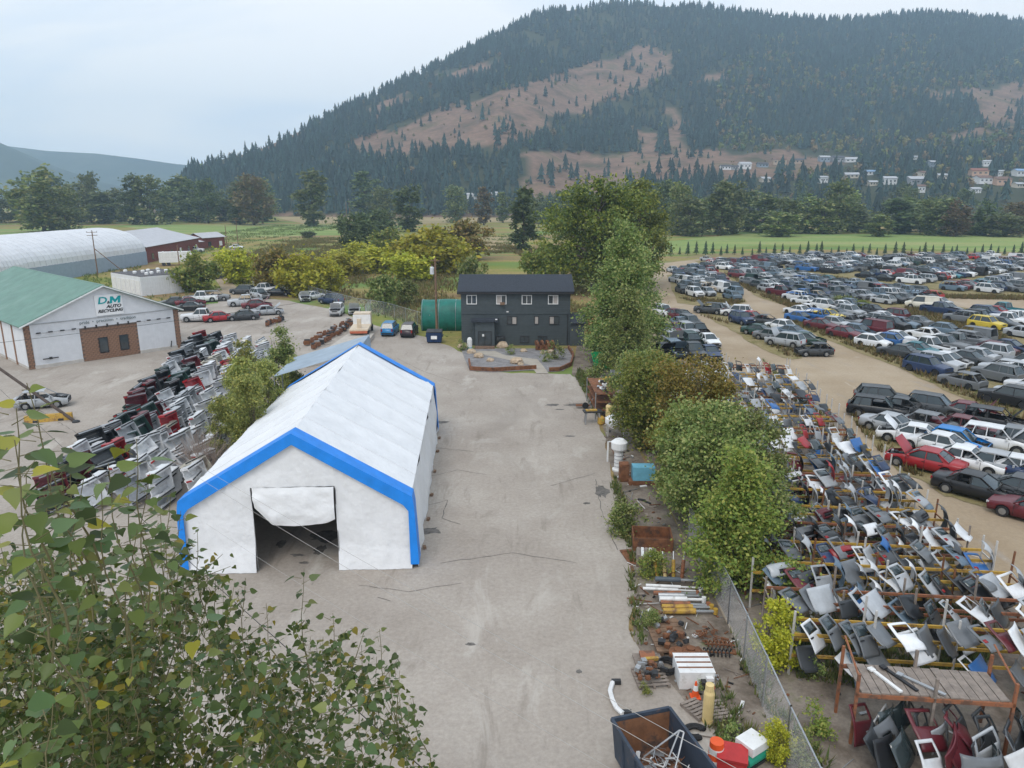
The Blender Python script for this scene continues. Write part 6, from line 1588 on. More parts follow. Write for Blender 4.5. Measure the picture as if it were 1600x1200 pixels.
def pallet(px, py, rz, label, w=1.2, d=1.0, z=0.03):
    p = G(px, py); t = thing('pallet', label, 'pallet', (p.x, p.y, z), rz)
    for k in range(6):
        mb = MB(); mb.box((0, -d / 2 + .08 + k * (d - .16) / 5, .13), (w, .11, .025)); mb.build('deck_board', WOOD, t)
    for k in range(3):
        mb = MB(); mb.box((-w / 2 + .06 + k * (w - .12) / 2, 0, .06), (.09, d, .1)); mb.build('runner', WOOD, t)
    return p
P1 = pallet(1016, 1062, .1, 'dark grey pallet under the rusty machine parts', 1.25, 1.2)
def part(name, label, cat, p, build_):
    t = thing(name, label, cat, p); build_(t); return t
def lump(t, mats, n, ext, seed, base=0.0):
    g = random.Random(seed)
    for k in range(n):
        mb = MB(); m = g.choice(mats); c = (g.uniform(-ext[0], ext[0]), g.uniform(-ext[1], ext[1]), base + g.uniform(.05, ext[2]))
        if g.random() < .5: mb.box(c, (g.uniform(.1, .35), g.uniform(.08, .3), g.uniform(.06, .22)), g.uniform(0, 3), g.uniform(-.3, .3))
        else: mb.lathe([(.03, -.1), (g.uniform(.06, .14), -.08), (g.uniform(.06, .14), .08), (.03, .1)], 10, Matrix.Translation(c) @ Euler((g.uniform(0, 3), g.uniform(0, 3), 0)).to_matrix().to_4x4())
        mb.build('casting', m, t)
part('engine_scrap', 'rusty gearbox and engine castings on the dark grey pallet', 'engine', (P1.x, P1.y, .18), lambda t: lump(t, [RUST, DARKM, STEEL, RUST], 16, (.5, .5, .35), 3))
P2 = pallet(1012, 1035, .05, 'pallet holding an orange tray behind the rusty castings', 1.1, .8)
part('orange_tray', 'shallow orange wooden tray with a yellow bracket', 'tray', (P2.x, P2.y, .18), lambda t: (MB().box((0, .1, .06), (.6, .5, .12)).build('tray', ORANGEP, t), MB().box((.1, -.2, .12), (.55, .14, .12), .1).build('bracket', YELLOWP, t)))
def tool_crate(t):
    for k in range(4):
        MB().box((0, -.48 + k * .32, .7 + .0 * k), (1.35, .29, .05)).build('lid_board', WHITEP, t)
        MB().box((0, -.31 + k * .32, .735), (1.3, .06, .025)).build('rusty_rib', RUST, t)
    MB().box((0, 0, .34), (1.3, 1.25, .66)).build('crate_body', WHITEP, t)
p = G(1082, 1062); part('white_crate', 'white ribbed steel crate with rusty seams', 'crate', (p.x, p.y, .03), tool_crate)
for px, py, lb in ((1060, 1022, 'left of two rusty brake discs lying behind the white crate'), (1079, 1020, 'right of two rusty brake discs lying behind the white crate')):
    p = G(px, py, .35); t = thing('steel_disc', lb, 'disc', (p.x, p.y, .03))
    MB().lathe([(.1, .2), (.36, .2), (.38, .3), (.38, .42), (.16, .46), (.16, .56), (.06, .56)], 20).build('disc', RUST, t); MB().lathe([(.3, 0), (.3, .2)], 12).build('block', WOOD, t)
for k, (px, py) in enumerate(((1124, 1014), (1121, 1026))):
    p = G(px, py); t = thing('coil_spring', ['upper rusty coil spring lying behind the white crate', 'lower dark coil spring lying behind the white crate'][k], 'spring', (p.x, p.y, .2), -.1)
    pts = [(-.55 + 1.1 * q / 72, .15 * math.cos(q * .63), .15 * math.sin(q * .63)) for q in range(73)]
    MB().path(pts, .03, 5).build('coil', RUST if not k else DARKM, t); MB().tube((-.6, 0, 0), (.6, 0, 0), .04).build('rod', RUST, t)
def engine_small(t):
    MB().box((0, 0, .3), (.42, .36, .32)).build('block', DARKM, t); MB().box((.1, .03, .52), (.26, .28, .14)).build('fuel_tank', WHITEP, t)
    MB().lathe([(.05, 0), (.17, 0), (.17, .1), (.05, .12)], 12, Matrix.Translation((.08, -.19, .32)) @ Euler((math.pi / 2, 0, 0)).to_matrix().to_4x4()).build('starter', M('red_paint', (.45, .03, .03), .5), t)
    MB().box((0, 0, .08), (.5, .42, .12)).build('stand', STEEL, t)
p = G(1103, 1080); part('small_engine', 'small pump engine with white tank and red starter on a stand', 'engine', (p.x, p.y, .03), engine_small)
p = G(1086, 1090); t = thing('traffic_cone', 'orange traffic cone with a white band', 'cone', (p.x, p.y, .03))
CO = M('cone_orange', (.75, .10, .02), .5, .1)
MB().box((0, 0, .02), (.36, .36, .04)).build('base', CO, t); MB().lathe([(.14, .04), (.095, .3)], 14).build('lower_cone', CO, t); MB().lathe([(.096, .3), (.06, .5)], 14).build('band', WHITEP, t); MB().lathe([(.06, .5), (.03, .66)], 14).build('tip', CO, t)
pallet(1088, 1112, .5, 'light grey pallet standing below the traffic cone', .7, 1.0); pallet(1118, 1114, .2, 'weathered grey pallet beside the pale yellow bollard', .8, 1.0)
p = G(1105, 1128); t = thing('gas_bottle', 'tall pale yellow gas bottle standing beside the pallets', 'cylinder', (p.x, p.y, .03))
PY = M('pale_yellow', (.68, .52, .24), .5, .12)
MB().lathe([(.17, .1), (.19, .14), (.19, 1.15), (.14, 1.3), (.06, 1.34)], 14).build('bottle', PY, t); MB().lathe([(.14, 1.25), (.16, 1.3), (.15, 1.5), (.06, 1.52)], 12).build('collar', PY, t); MB().lathe([(.2, 0), (.2, .12)], 12).build('foot_ring', PY, t)
p = G(962, 1095); t = thing('bumper_bar', 'curved chrome white bumper bar lying on the gravel', 'bumper', (0, 0, 0))
pts = [G(957, 1072), G(953, 1085), G(957, 1100), G(963, 1112), G(973, 1121)]
MB().path([(q.x, q.y, .16) for q in pts], .09, 6).build('bar', WHITEP, t)
for q in (pts[0], pts[4]): MB().box((q.x + .15, q.y + .1, .12), (.35, .16, .16)).build('bracket', DARKM, t)
p = G(1085, 1148); t = thing('tyre_piece', 'black torn tyre lying against the scrap container', 'tyre', (p.x, p.y, .12), .3)
MB().path([(.38 * math.cos(q / 10), .3 * math.sin(q / 10), 0) for q in range(0, 50)], .09, 6).build('tread', TYRE, t); MB().path([(.25 * math.cos(q / 10), .2 * math.sin(q / 10), 0.02) for q in range(0, 50)], .05, 5).build('sidewall', TYRE, t)
p = G(1117, 1200); t = thing('traffic_drum', 'orange traffic drum with white bands beside the container', 'drum', (p.x, p.y, .03))
for k in range(5): MB().lathe([(.29 - .015 * k, .2 * k), (.28 - .015 * k, .2 * k + .2)], 16).build('band', WHITEP if k % 2 else CO, t)
MB().lathe([(.36, 0), (.36, .06)], 14).build('base', DARKM, t)
p = G(1142, 1205); t = thing('red_box', 'red steel tool box beside the orange drum', 'box', (p.x, p.y, .03), -.3)
MB().box((0, 0, .35), (.9, .7, .7)).build('body', M('red_paint', (.45, .03, .03), .5), t); MB().box((0, -.05, .73), (.95, .75, .08), rx=.12).build('lid', M('red_paint', (.45, .03, .03), .5), t)
p = G(1172, 1192); t = thing('green_compressor', 'white and green compressor by the small yellow shrub', 'compressor', (p.x, p.y, .03), .6)
MB().box((0, 0, .75), (.8, .7, .3)).build('cover', WHITEP, t); MB().tube((-.5, -.1, .35), (.5, -.1, .35), .25, n=14).build('tank', M('teal_green', (.02, .3, .2), .5), t); MB().box((0, 0, .1), (.9, .6, .1)).build('skid', DARKM, t)
# hydraulic cylinders, beams and pipes on timber bearers
def bundle(name, lb, cat, px, py, items, rz=-.05, z=.03):
    p = G(px, py)
    for k, (dx, dy, dz, L, r, m, txt) in enumerate(items):
        t = thing(name, txt, cat, (p.x + dx, p.y + dy, z + dz), rz + gs.uniform(-.05, .05), lb)
        MB().tube((0, 0, 0), (L * .62, 0, 0), r, n=10).build('barrel', m, t); MB().tube((L * .62, 0, 0), (L, 0, 0), r * .5, n=8).build('rod', STEEL if m is not WHITEP else WHITEP, t)
        MB().tube((L, 0, -r), (L, 0, r), r * .8, n=8).build('eye', m, t)
b3 = [(0, .3 * k, .2 + .02 * k, 2.3 - .1 * k, .13, m, tx) for k, (m, tx) in enumerate(((YELLOWP, 'thick yellow hydraulic cylinder lowest in the pile by the ash tree'), (YELLOWP, 'yellow hydraulic cylinder second from the bottom of the pile'), (ORANGEP, 'orange red hydraulic cylinder in the pile'), (WHITEP, 'white steel pipe lying above the orange red cylinder'), (STEEL, 'grey steel pipe topmost in the pile by the ash tree')))]
bundle('hydraulic_cylinder', 'hydraulic cylinders and pipes', 'cylinder', 1036, 962, b3)
bundle('hydraulic_cylinder', 'hydraulic cylinders and pipes', 'cylinder', 1024, 938, [(-.1, 0, .35, 2.0, .1, ORANGEP, 'red hydraulic ram crossing the timber bearers'), (-.5, .5, .3, 2.6, .07, WHITEP, 'long white pipe sticking out over the gravel'), (-.3, .85, .25, 2.6, .08, WHITEP, 'second white pipe behind the long white pipe'), (.2, 1.2, .4, 1.9, .12, M('dark_pipe', (.08, .1, .12), .6), 'dark slate pipe behind the white pipes')])
for k, (dx, lb) in enumerate(((0, 'leftmost upright yellow ram leaning in the row by the ash tree'), (.35, 'second upright pale yellow ram in the leaning row'), (.75, 'third upright rusty yellow ram in the leaning row'), (1.15, 'orange upright ram ending the leaning row'))):
    p = G(1028, 905); t = thing('upright_ram', lb, 'cylinder', (p.x + dx, p.y, .03), 0, 'leaning yellow rams', rot=(R(-38 + 4 * k), R(6 * k - 8), 0))
    MB().tube((0, 0, 0), (0, 0, .9), .09, n=8).build('barrel', [YELLOWP, PY, YELLOWP, ORANGEP][k], t); MB().tube((0, 0, .9), (0, 0, 1.3), .04, n=6).build('rod', STEEL, t); MB().lathe([(.11, .25), (.11, .3)], 8).build('collar', RUST, t)
p = G(1018, 852); t = thing('steel_box', 'open rusty orange steel box under the ash tree', 'box', (p.x, p.y, .03), -.1)
for c_, s_ in (((0, -.75, .35), (2.0, .06, .7)), ((0, .75, .35), (2.0, .06, .7)), ((-1, 0, .35), (.06, 1.5, .7)), ((1, 0, .35), (.06, 1.5, .7)), ((0, 0, .06), (1.95, 1.45, .06))): MB().box(c_, s_).build('plate', RUST, t)
p = G(1000, 878); t = thing('wooden_crate', 'grey slatted crate of junk beside the rusty steel box', 'crate', (p.x, p.y, .03), -.15)
for k in range(5): MB().box((-.1 + .2 * k, .0, .55), (.14, .9, .04)).build('slat', WHITEP if k % 2 else WOOD, t)
MB().box((.3, 0, .27), (1.0, .9, .5)).build('body', WOOD, t)
p = G(983, 872); t = thing('rusty_plate', 'flat rusty brown plate lying on the gravel edge', 'plate', (p.x, p.y, .05), .2); MB().box((0, 0, .02), (.5, 1.5, .04), rx=.03).build('plate', RUST, t); MB().box((0, .5, .06), (.5, .06, .08)).build('lip', RUST, t)
p = G(1046, 1000); t = thing('scrap_platform', 'low dark timber platform heaped with black and rusty machine parts', 'platform', (p.x, p.y, .03), .05)
for k in range(7): MB().box((-.1, -1.0 + k * .34, .2), (1.4, .3, .08)).build('plank', TIMBER, t)
for k in (-1, 1): MB().box((k * .6, 0, .09), (.15, 2.3, .16)).build('bearer', TIMBER, t)
part('machine_scrap', 'black and rusty machine castings heaped on the low timber platform', 'machine', (p.x, p.y, .27), lambda t: lump(t, [DARKM, RUST, RUST, STEEL, DARKM], 22, (.6, 1.0, .3), 8))
p = G(1108, 1000); t = thing('rusty_sack', 'rusty brown chain heap behind the coil springs', 'chain', (p.x, p.y, .05)); g_ = random.Random(4)
for k in range(26): MB().path([(.1 * math.cos(q), .05 * math.sin(q) + .02 * k % .3, .04 + .01 * k) for q in np.linspace(0, 6.28, 9)], .018, 4).build('link', RUST, t, (g_.uniform(-.4, .4), g_.uniform(-.3, .3), g_.uniform(0, .08)), g_.uniform(0, 3))
p = G(1043, 1048); t = thing('hose_coil', 'coiled black hose beside the white crate', 'hose', (p.x, p.y, .05))
for k in range(6): MB().path([(.33 * math.cos(q), .4 * math.sin(q), .04 + .05 * k) for q in np.linspace(0, 6.28, 20)], .03, 5).build('loop', BLACKP, t, (gs.uniform(-.05, .05), gs.uniform(-.05, .05), 0))
# upper strip: shelving, tanks, table
def shelf(px, py, w, d, h, n, rz, label, mat=RUST):
    p = G(px, py); t = thing('scrap_shelf', label, 'shelf', (p.x, p.y, .03), rz)
    for x in (0, w):
        for y in (0, d): MB().tube((x, y, 0), (x, y, h), .05, n=5).build('upright', mat if x else STEEL, t)
    for k in range(n): MB().box((w / 2, d / 2, h * (k + 1) / (n + .15)), (w, d, .06)).build('shelf_board', mat, t)
    return p
ps = shelf(930, 655, 1.8, 5.5, 2.2, 3, .03, 'tall rusty steel shelf rack heaped with parts at the gravel edge')
for k in range(9):
    m, tx, nm = gs.choice([(RUST, 'rusty', 0), (STEEL, 'grey', 0), (WHITEP, 'white', 0), (YELLOWP, 'yellow', 0), (DARKM, 'black', 0)])
    part('parts_pile', f'{tx} machine parts lying on the tall rusty shelf rack', 'parts', (ps.x + gs.uniform(.3, 1.5), ps.y + .4 + k * .6, 2.2), lambda t: lump(t, [m], 3, (.3, .25, .3), 20 + k))
    t_ = list(col.objects)[-1].parent; t_['group'] = 'parts on the tall rusty shelf rack'
p = G(969, 628); t = thing('galvanised_bin', 'square galvanised metal bin standing on the shelf by the bright maple', 'bin', (p.x - .2, p.y, 1.6))
for c_, s_ in (((0, -.7, .6), (1.4, .05, 1.2)), ((0, .7, .6), (1.4, .05, 1.2)), ((-.7, 0, .6), (.05, 1.35, 1.2)), ((.7, 0, .6), (.05, 1.35, 1.2)), ((0, 0, .03), (1.4, 1.4, .05))): MB().box(c_, s_).build('side', STEEL, t)
for x in (-.6, .6):
    for y in (-.6, .6): MB().box((x, y, -.78), (.08, .08, 1.56)).build('leg', STEEL, t)
p = G(922, 664); t = thing('work_stand', 'small stand with splayed steel legs and an orange top', 'stand', (p.x, p.y, .03))
MB().box((.2, .3, 1.05), (1.5, .8, .1), .1).build('top', DARKM, t); MB().box((.1, .3, 1.14), (.9, .4, .08), .1).build('cover', YELLOWP, t)
for x in (-.3, .7):
    for y in (0, .6): MB().tube((x, y, 1.0), (x * 1.3, y * 1.2, 0), .06, n=5).build('leg', STEEL, t)
p = G(932, 662); t = thing('yellow_pump', 'small yellow pump beside the splayed leg stand', 'pump', (p.x + .35, p.y - .2, .03))
MB().lathe([(.25, 0), (.3, .1), (.28, .55), (.12, .7)], 10).build('body', YELLOWP, t); MB().tube((0, 0, .5), (.45, 0, .3), .08).build('outlet', YELLOWP, t)
p = G(951, 663); t = thing('water_heater', 'tall cream water heater tank beside the shelf rack', 'tank', (p.x, p.y, .03))
MB().lathe([(.28, 0), (.28, 1.5), (.2, 1.62)], 14).build('tank', PY, t); MB().lathe([(.1, 1.6), (.1, 1.75)], 8).build('flue', STEEL, t)
p = G(966, 735); t = thing('white_hopper', 'white ribbed cylindrical hopper standing by the bright maple', 'hopper', (p.x, p.y, .03))
MB().lathe([(.42, .0), (.42, .1), (.3, .12), (.3, 1.3), (.52, 1.55), (.55, 2.0), (.3, 2.2)], 16).build('drum', WHITEP, t)
for k in range(4): MB().lathe([(.315, .3 + .25 * k), (.315, .34 + .25 * k)], 16).build('hoop', STEEL, t)
p = G(955, 680); t = thing('fan_unit', 'white round fan housing on a pale stand', 'fan', (p.x + .3, p.y, .03))
MB().lathe([(.75, .9), (.8, 1.0), (.8, 1.35), (.4, 1.6)], 16).build('housing', WHITEP, t)
for x in (-.6, .6):
    for y in (-.4, .4): MB().tube((x, y, 0), (x, y, .95), .05, n=5).build('leg', POSTW, t)
p = G(949, 722); t = thing('white_post', 'white square post standing alone beside the hopper', 'post', (p.x, p.y, .03)); MB().box((0, 0, .75), (.1, .1, 1.5)).build('shaft', WHITEP, t); MB().box((.2, 0, 1.47), (.5, .08, .06)).build('arm', WHITEP, t)
p = G(998, 758); t = thing('blue_box', 'light blue steel box on a rusty base below the bright maple', 'box', (p.x, p.y, .03)); MB().box((.3, .3, .75), (1.4, .8, .9)).build('box', M('light_blue', (.16, .42, .55), .5), t); MB().box((.2, .3, .15), (1.7, .9, .28)).build('base', RUST, t)
p = G(975, 753); t = thing('rusty_cabinet', 'small rusty cabinet left of the light blue box', 'cabinet', (p.x, p.y, .03)); MB().box((0, .2, .6), (.6, .6, 1.2)).build('body', RUST, t); MB().box((0, -.12, .6), (.5, .03, 1.0)).build('door', RUST, t)
p = G(902, 645); t = thing('hand_cart', 'small dark hand cart with one wheel on the gravel', 'cart', (p.x + .6, p.y + 1.4, .03)); MB().box((0, 0, .25), (1.2, .5, .08)).build('deck', RUST, t); MB().tube((.2, -.3, .28), (.2, -.2, .28), .28, n=12).build('wheel', TYRE, t); MB().tube((.5, 0, .3), (.9, 0, .9), .03).build('handle', STEEL, t)
p = G(921, 545); t = thing('orange_truck', 'orange and white box body half hidden by the tall poplar', 'truck', (p.x + 1.1, p.y, .03))
MB().box((0, 1.5, 2.3), (2.2, 3.4, 1.7)).build('box', M('orange_paint', (.70, .16, .05), .5, .2), t); MB().box((0, 1.4, 1.15), (2.25, 3.6, .6)).build('skirt', WHITEP, t)
for x in (-.9, .9):
    for y in (.3, 2.6): MB().tube((x - .12, y, .45), (x + .12, y, .45), .45, n=12).build('wheel', TYRE, t)
p = G(935, 575); t = thing('green_skip', 'bright green open skip beneath the tall poplar', 'skip', (p.x + .8, p.y, .03)); GP = M('green_paint', (.01, .32, .10), .5, .15)
MB().add([(-1.2, -.8, 0), (1.2, -.8, 0), (1.2, .9, 0), (-1.2, .9, 0), (-1.5, -1.1, 1.0), (1.5, -1.1, 1.0), (1.5, 1.2, 1.5), (-1.5, 1.2, 1.5)], [(0, 1, 2, 3), (0, 1, 5, 4), (1, 2, 6, 5), (2, 3, 7, 6), (3, 0, 4, 7)]).build('shell', GP, t, solid=.05)
for x in (-1.55, 1.55): MB().tube((x, 0, .6), (x * 1.05, 0, .6), .06).build('lug', DARKM, t)
# ---------------------------------------------------------------- behind the tent: deck, truck, engine rows, barriers
dk = [G(*q) for q in ((478, 575), (545, 527), (585, 527), (560, 560))]
t = thing('concrete_pad', 'flat tan concrete loading pad behind the grey shelter', 'pad', (0, 0, 0))
for k in range(4):
    a0, a1 = dk[0].lerp(dk[1], k / 4 + .004), dk[0].lerp(dk[1], (k + 1) / 4 - .004); b0_, b1_ = dk[3].lerp(dk[2], k / 4 + .004), dk[3].lerp(dk[2], (k + 1) / 4 - .004)
    mb = MB(); mb.prism([(q.x, q.y) for q in (a0, b0_, b1_, a1)], .03, .55); mb.build('slab', CONC, t)
TRK = M('beige_paint', (.60, .49, .36), .5, .15)
p = G(565, 524); t = thing('flatbed_truck', 'old beige flatbed truck with red lamps parked by the gate fence', 'truck', (p.x, p.y, .03), R(95))
MB().box((2.3, 0, 1.75), (1.9, 2.2, 1.9)).build('cab', TRK, t); MB().box((3.7, 0, 1.35), (1.2, 2.0, 1.0)).build('hood', TRK, t); MB().box((-.9, 0, 1.2), (4.4, 2.4, .2)).build('deck', TRK, t); MB().box((1.1, 0, 1.9), (.1, 2.3, 1.3)).build('headboard', WHITEP, t)
MB().box((-2.0, 0, 1.9), (.5, .5, 1.2)).build('winch', TRK, t); MB().box((2.3, 0, 2.2), (1.92, 2.0, .6)).build('cab_window', GLASS, t); MB().box((-3.1, 0, .95), (.1, 2.2, .3)).build('rear_bar', M('truck_rear', (.45, .12, .06), .6), t)
for x in (3.4, -1.6):
    for y in (-1.05, 1.05): MB().tube((x, y - .14, .48), (x, y + .14, .48), .48, n=14).build('wheel', TYRE, t)
def engine_row(a, b, n, label):
    for k in range(n):
        q = G(*a).lerp(G(*b), k / max(1, n - 1)) + Vector((gs.uniform(-.3, .3), gs.uniform(-.3, .3), 0))
        t = thing('engine_block', label, 'engine', (q.x, q.y, .05), gs.uniform(0, 3), label)
        MB().box((0, 0, .35), (.75, .5, .5)).build('block', RUST if gs.random() < .7 else DARKM, t); MB().box((0, .1, .68), (.65, .25, .16)).build('head', gs.choice([RUST, STEEL, DARKM]), t)
        MB().tube((-.45, 0, .35), (-.36, 0, .35), .16, n=8).build('flywheel', RUST, t)
engine_row((482, 540), (545, 506), 14, 'rusty engine block in the long line beside the concrete pad')
engine_row((492, 546), (552, 508), 14, 'rusty engine block in the second line against the concrete pad')
engine_row((416, 510), (441, 501), 9, 'rusty engine block in the short row alone on the gravel')
p = G(77, 658); t = thing('barrier_block', 'long yellow concrete barrier before the silver wreck', 'barrier', (p.x, p.y, .03), R(20))
MB().prism([(-.3, 0), (.3, 0), (.2, .55), (-.2, .55)], -1.7, 1.7, Euler((math.pi / 2, 0, math.pi / 2)).to_matrix().to_4x4()).build('block', YELLOWP, t)
for x in (-.9, .9): MB().box((x, -.29, .1), (.4, .06, .16)).build('fork_slot', DARKM, t)
# ---------------------------------------------------------------- hillside houses
HC_ = {'white': (.7, .7, .7), 'cream': (.58, .52, .43), 'grey': (.32, .33, .35), 'tan': (.42, .33, .25), 'blue grey': (.25, .3, .36), 'peach': (.55, .36, .26)}
HWALL = M('house_wall', (1, 1, 1), .7, .08, 1, src='OBJ'); HROOF = M('house_roof', (1, 1, 1), .8, .15, 1, src='OBJ')
RC_ = {'dark': (.07, .07, .08), 'brown': (.17, .10, .075), 'pale grey': (.42, .43, .45), 'red brown': (.24, .10, .07)}
gh = random.Random(3)
def hill_y(px, py):
    y = 470.
    for _ in range(700):
        a = at_depth(px, py, y); 
        if float(hill_h(np.array(a.x), np.array(y))) >= a.z: break
        y += 2
    return a
RC_['blue'] = (.22, .33, .48)
for px, py, w, wc, rc in HOUSES:
    a = hill_y(px, py + 3); zz = float(hill_h(np.array(a.x), np.array(a.y)))
    W_ = w / F * a.y * 1.05; W_ = min(W_, 14); D_ = W_ * .7; H_ = gh.choice([3.4, 5.2])
    t = thing('village_house', f'{wc} {"two storey " if H_ > 4 else "low "}house with {rc} roof on the wooded hill foot', 'house', (a.x, a.y, zz - .6), gh.uniform(-.35, .35), 'houses on the hill foot')
    put('wall', MB().box((0, 0, H_ / 2), (W_, D_, H_)).mesh('house_wall', HWALL), t, color=HC_[wc])
    mb = MB()
    for s in (1, -1): mb.add([(-W_ / 2 - .5, s * (D_ / 2 + .6), H_ - .1), (W_ / 2 + .5, s * (D_ / 2 + .6), H_ - .1), (W_ / 2 + .5, 0, H_ + W_ * .16), (-W_ / 2 - .5, 0, H_ + W_ * .16)], [(0, 1, 2, 3)])
    ro = put('roof', mb.mesh('house_roof', HROOF, solid=.15), t, color=RC_[rc])
    for k in range(3): put('window', MB().box((-W_ * .32 + W_ * .32 * k, -D_ / 2 - .03, H_ * .6), (W_ * .14, .1, 1.3)).mesh('house_window', PANE), t)
    for x in (-1, 1): put('gable', MB().add([(x * W_ * .499, -D_ / 2, H_ - .05), (x * W_ * .499, D_ / 2, H_ - .05), (x * W_ * .499, 0, H_ + W_ * .15)], [(0, 1, 2)]).mesh('house_gable', HWALL), t, color=HC_[wc])
for px, py, w in ((738, 311, 16), (765, 310, 14), (780, 309, 12)):
    a = hill_y(px, py); zz = float(hill_h(np.array(a.x), np.array(a.y))); W_ = w / F * a.y
    t = thing('farm_shed', 'long low pale farm shed at the forest foot behind the meadow trees', 'shed', (a.x, a.y, max(0, zz) - .5), .1, 'pale farm sheds')
    MB().box((0, 0, 2), (W_, 6, 4)).build('wall', WHITEP, t)
    mb = MB()
    for s in (1, -1): mb.add([(-W_ / 2 - .4, s * 3.4, 3.9), (W_ / 2 + .4, s * 3.4, 3.9), (W_ / 2 + .4, 0, 5.4), (-W_ / 2 - .4, 0, 5.4)], [(0, 1, 2, 3)])
    mb.build('roof', BARNR, t, solid=.15)
# ---------------------------------------------------------------- foreground poplar
LV = np.array([(0, 0, 0), (.35, 0, -.02), (.7, 0, -.035), (1.02, 0, -.10), (-.06, .22, .03), (.10, .40, .07), (.38, .38, .07), (.72, .17, .02), (-.06, -.22, .03), (.10, -.40, .07), (.38, -.38, .07), (.72, -.17, .02)])
LT = np.array([(0, 5, 4), (0, 1, 5), (1, 6, 5), (1, 2, 6), (2, 7, 6), (2, 3, 7), (0, 8, 9), (0, 9, 1), (1, 9, 10), (1, 10, 2), (2, 10, 11), (2, 11, 3)])
PCOLS = [(0.04, 0.07, 0.018), (0.065, 0.105, 0.022), (0.095, 0.14, 0.028), (0.085, 0.15, 0.055), (0.15, 0.18, 0.03), (0.11, 0.17, 0.075), (0.30, 0.24, 0.02)]
FOL = LEAF('poplar_leaf', PCOLS, 0.42, 0.22); FOLS = LEAF('poplar_leaf_large', PCOLS, 0.42, 0.22, single=True)
STEM = M('poplar_stem', (0.16, 0.14, 0.07), .8, .2, 6)
gt = np.random.default_rng(91)
root = Vector((-5.6, 7.2, 0))
fp = thing('poplar_sapling', 'foreground poplar crown of heart shaped leaves below the camera', 'tree', root)
stems = MB()
leaf_pos = []     # (origin, direction, normal, size)
def frames(o, d, n, s):
    d = d.normalized(); n = (n - d * n.dot(d)).normalized(); b = n.cross(d)
    return o, d, b, n, s
hubs = [Vector((-5.6, 7.4, 9.0)), Vector((-4.6, 8.2, 8.6)), Vector((-6.6, 8.0, 9.4)), Vector((-3.4, 8.4, 7.8)), Vector((-5.2, 6.3, 9.2))]
stems.path([root + Vector((0, 0, -.1)), root + Vector((.1, .1, 3)), root + Vector((0, .3, 6.4))], .17, 8, .12)
for h_ in hubs: stems.path([root + Vector((0, .3, 6.3)), (root + Vector((0, .3, 6.4))).lerp(h_, .5) + Vector((0, 0, .3)), h_], .09, 6, .05)
def shoot(tip, length, n, size, lean, big=0, twigs=0):
    """an upright shoot ending at tip, leaves spiralling along it on drooping stalks"""
    hub = min(hubs, key=lambda q: (q - tip).length)
    base = tip + Vector((lean[0], lean[1], -length))
    k = 6; pts = [base.lerp(tip, i / k) + Vector((math.sin(i * 1.3) * .03, math.cos(i * 1.1) * .03, 0)) for i in range(k + 1)]
    stems.path(pts, (.006 + .002 * length) if big else .005, 4, .0025)
    if (base - hub).length < 4.5 and gt.random() < (.9 if big else .3): stems.path([hub, hub.lerp(base, .5) + Vector((0, 0, -.15)), base], .016, 5, .007)
    ph = gt.uniform(0, 6.28)
    for i in range(n):
        f = (i + .5) / n; f = f ** .8
        q = base.lerp(tip, f); a = ph + i * 2.4
        out = Vector((math.cos(a), math.sin(a), 0)); 
        s_ = size * gt.uniform(.65, 1.2) * (.8 + .45 * f if big else 1.0) * (.55 if f > .97 else 1)
        pet = s_ * gt.uniform(.45, .9)
        o = q + out * pet + Vector((0, 0, pet * gt.uniform(-.1, .5)))
        stems.tube(q, o, .0025 + .0015 * big, .002, 3, cap=False)
        droop = gt.uniform(-1.1, .25) if not big else gt.uniform(-.7, .35)
        d = (out + Vector((gt.uniform(-.4, .4), gt.uniform(-.4, .4), droop)))
        nrm = Vector((gt.uniform(-.5, .5), gt.uniform(-.7, .3), 1)) if big else Vector((gt.uniform(-.8, .8), gt.uniform(-1, .6), .8))
        leaf_pos.append(frames(o, d, nrm + out * .25, s_))
    for _ in range(twigs):
        f = gt.uniform(.1, .85); q = base.lerp(tip, f); a = gt.uniform(0, 6.28); l_ = gt.uniform(.25, .6)
        e_ = q + Vector((math.cos(a) * l_, math.sin(a) * l_, gt.uniform(-.05, .4)))
        stems.tube(q, e_, .007, .003, 4)
        for i in range(int(gt.integers(6, 12))):
            o = q.lerp(e_, gt.uniform(.25, 1.08)) + Vector(gt.normal(0, .05, 3)); d = Vector((gt.uniform(-1, 1), gt.uniform(-1, 1), gt.uniform(-1.1, .1)))
            leaf_pos.append(frames(o, d, Vector((gt.uniform(-.8, .8), gt.uniform(-1, .6), .8)), size * gt.uniform(.6, 1.1)))
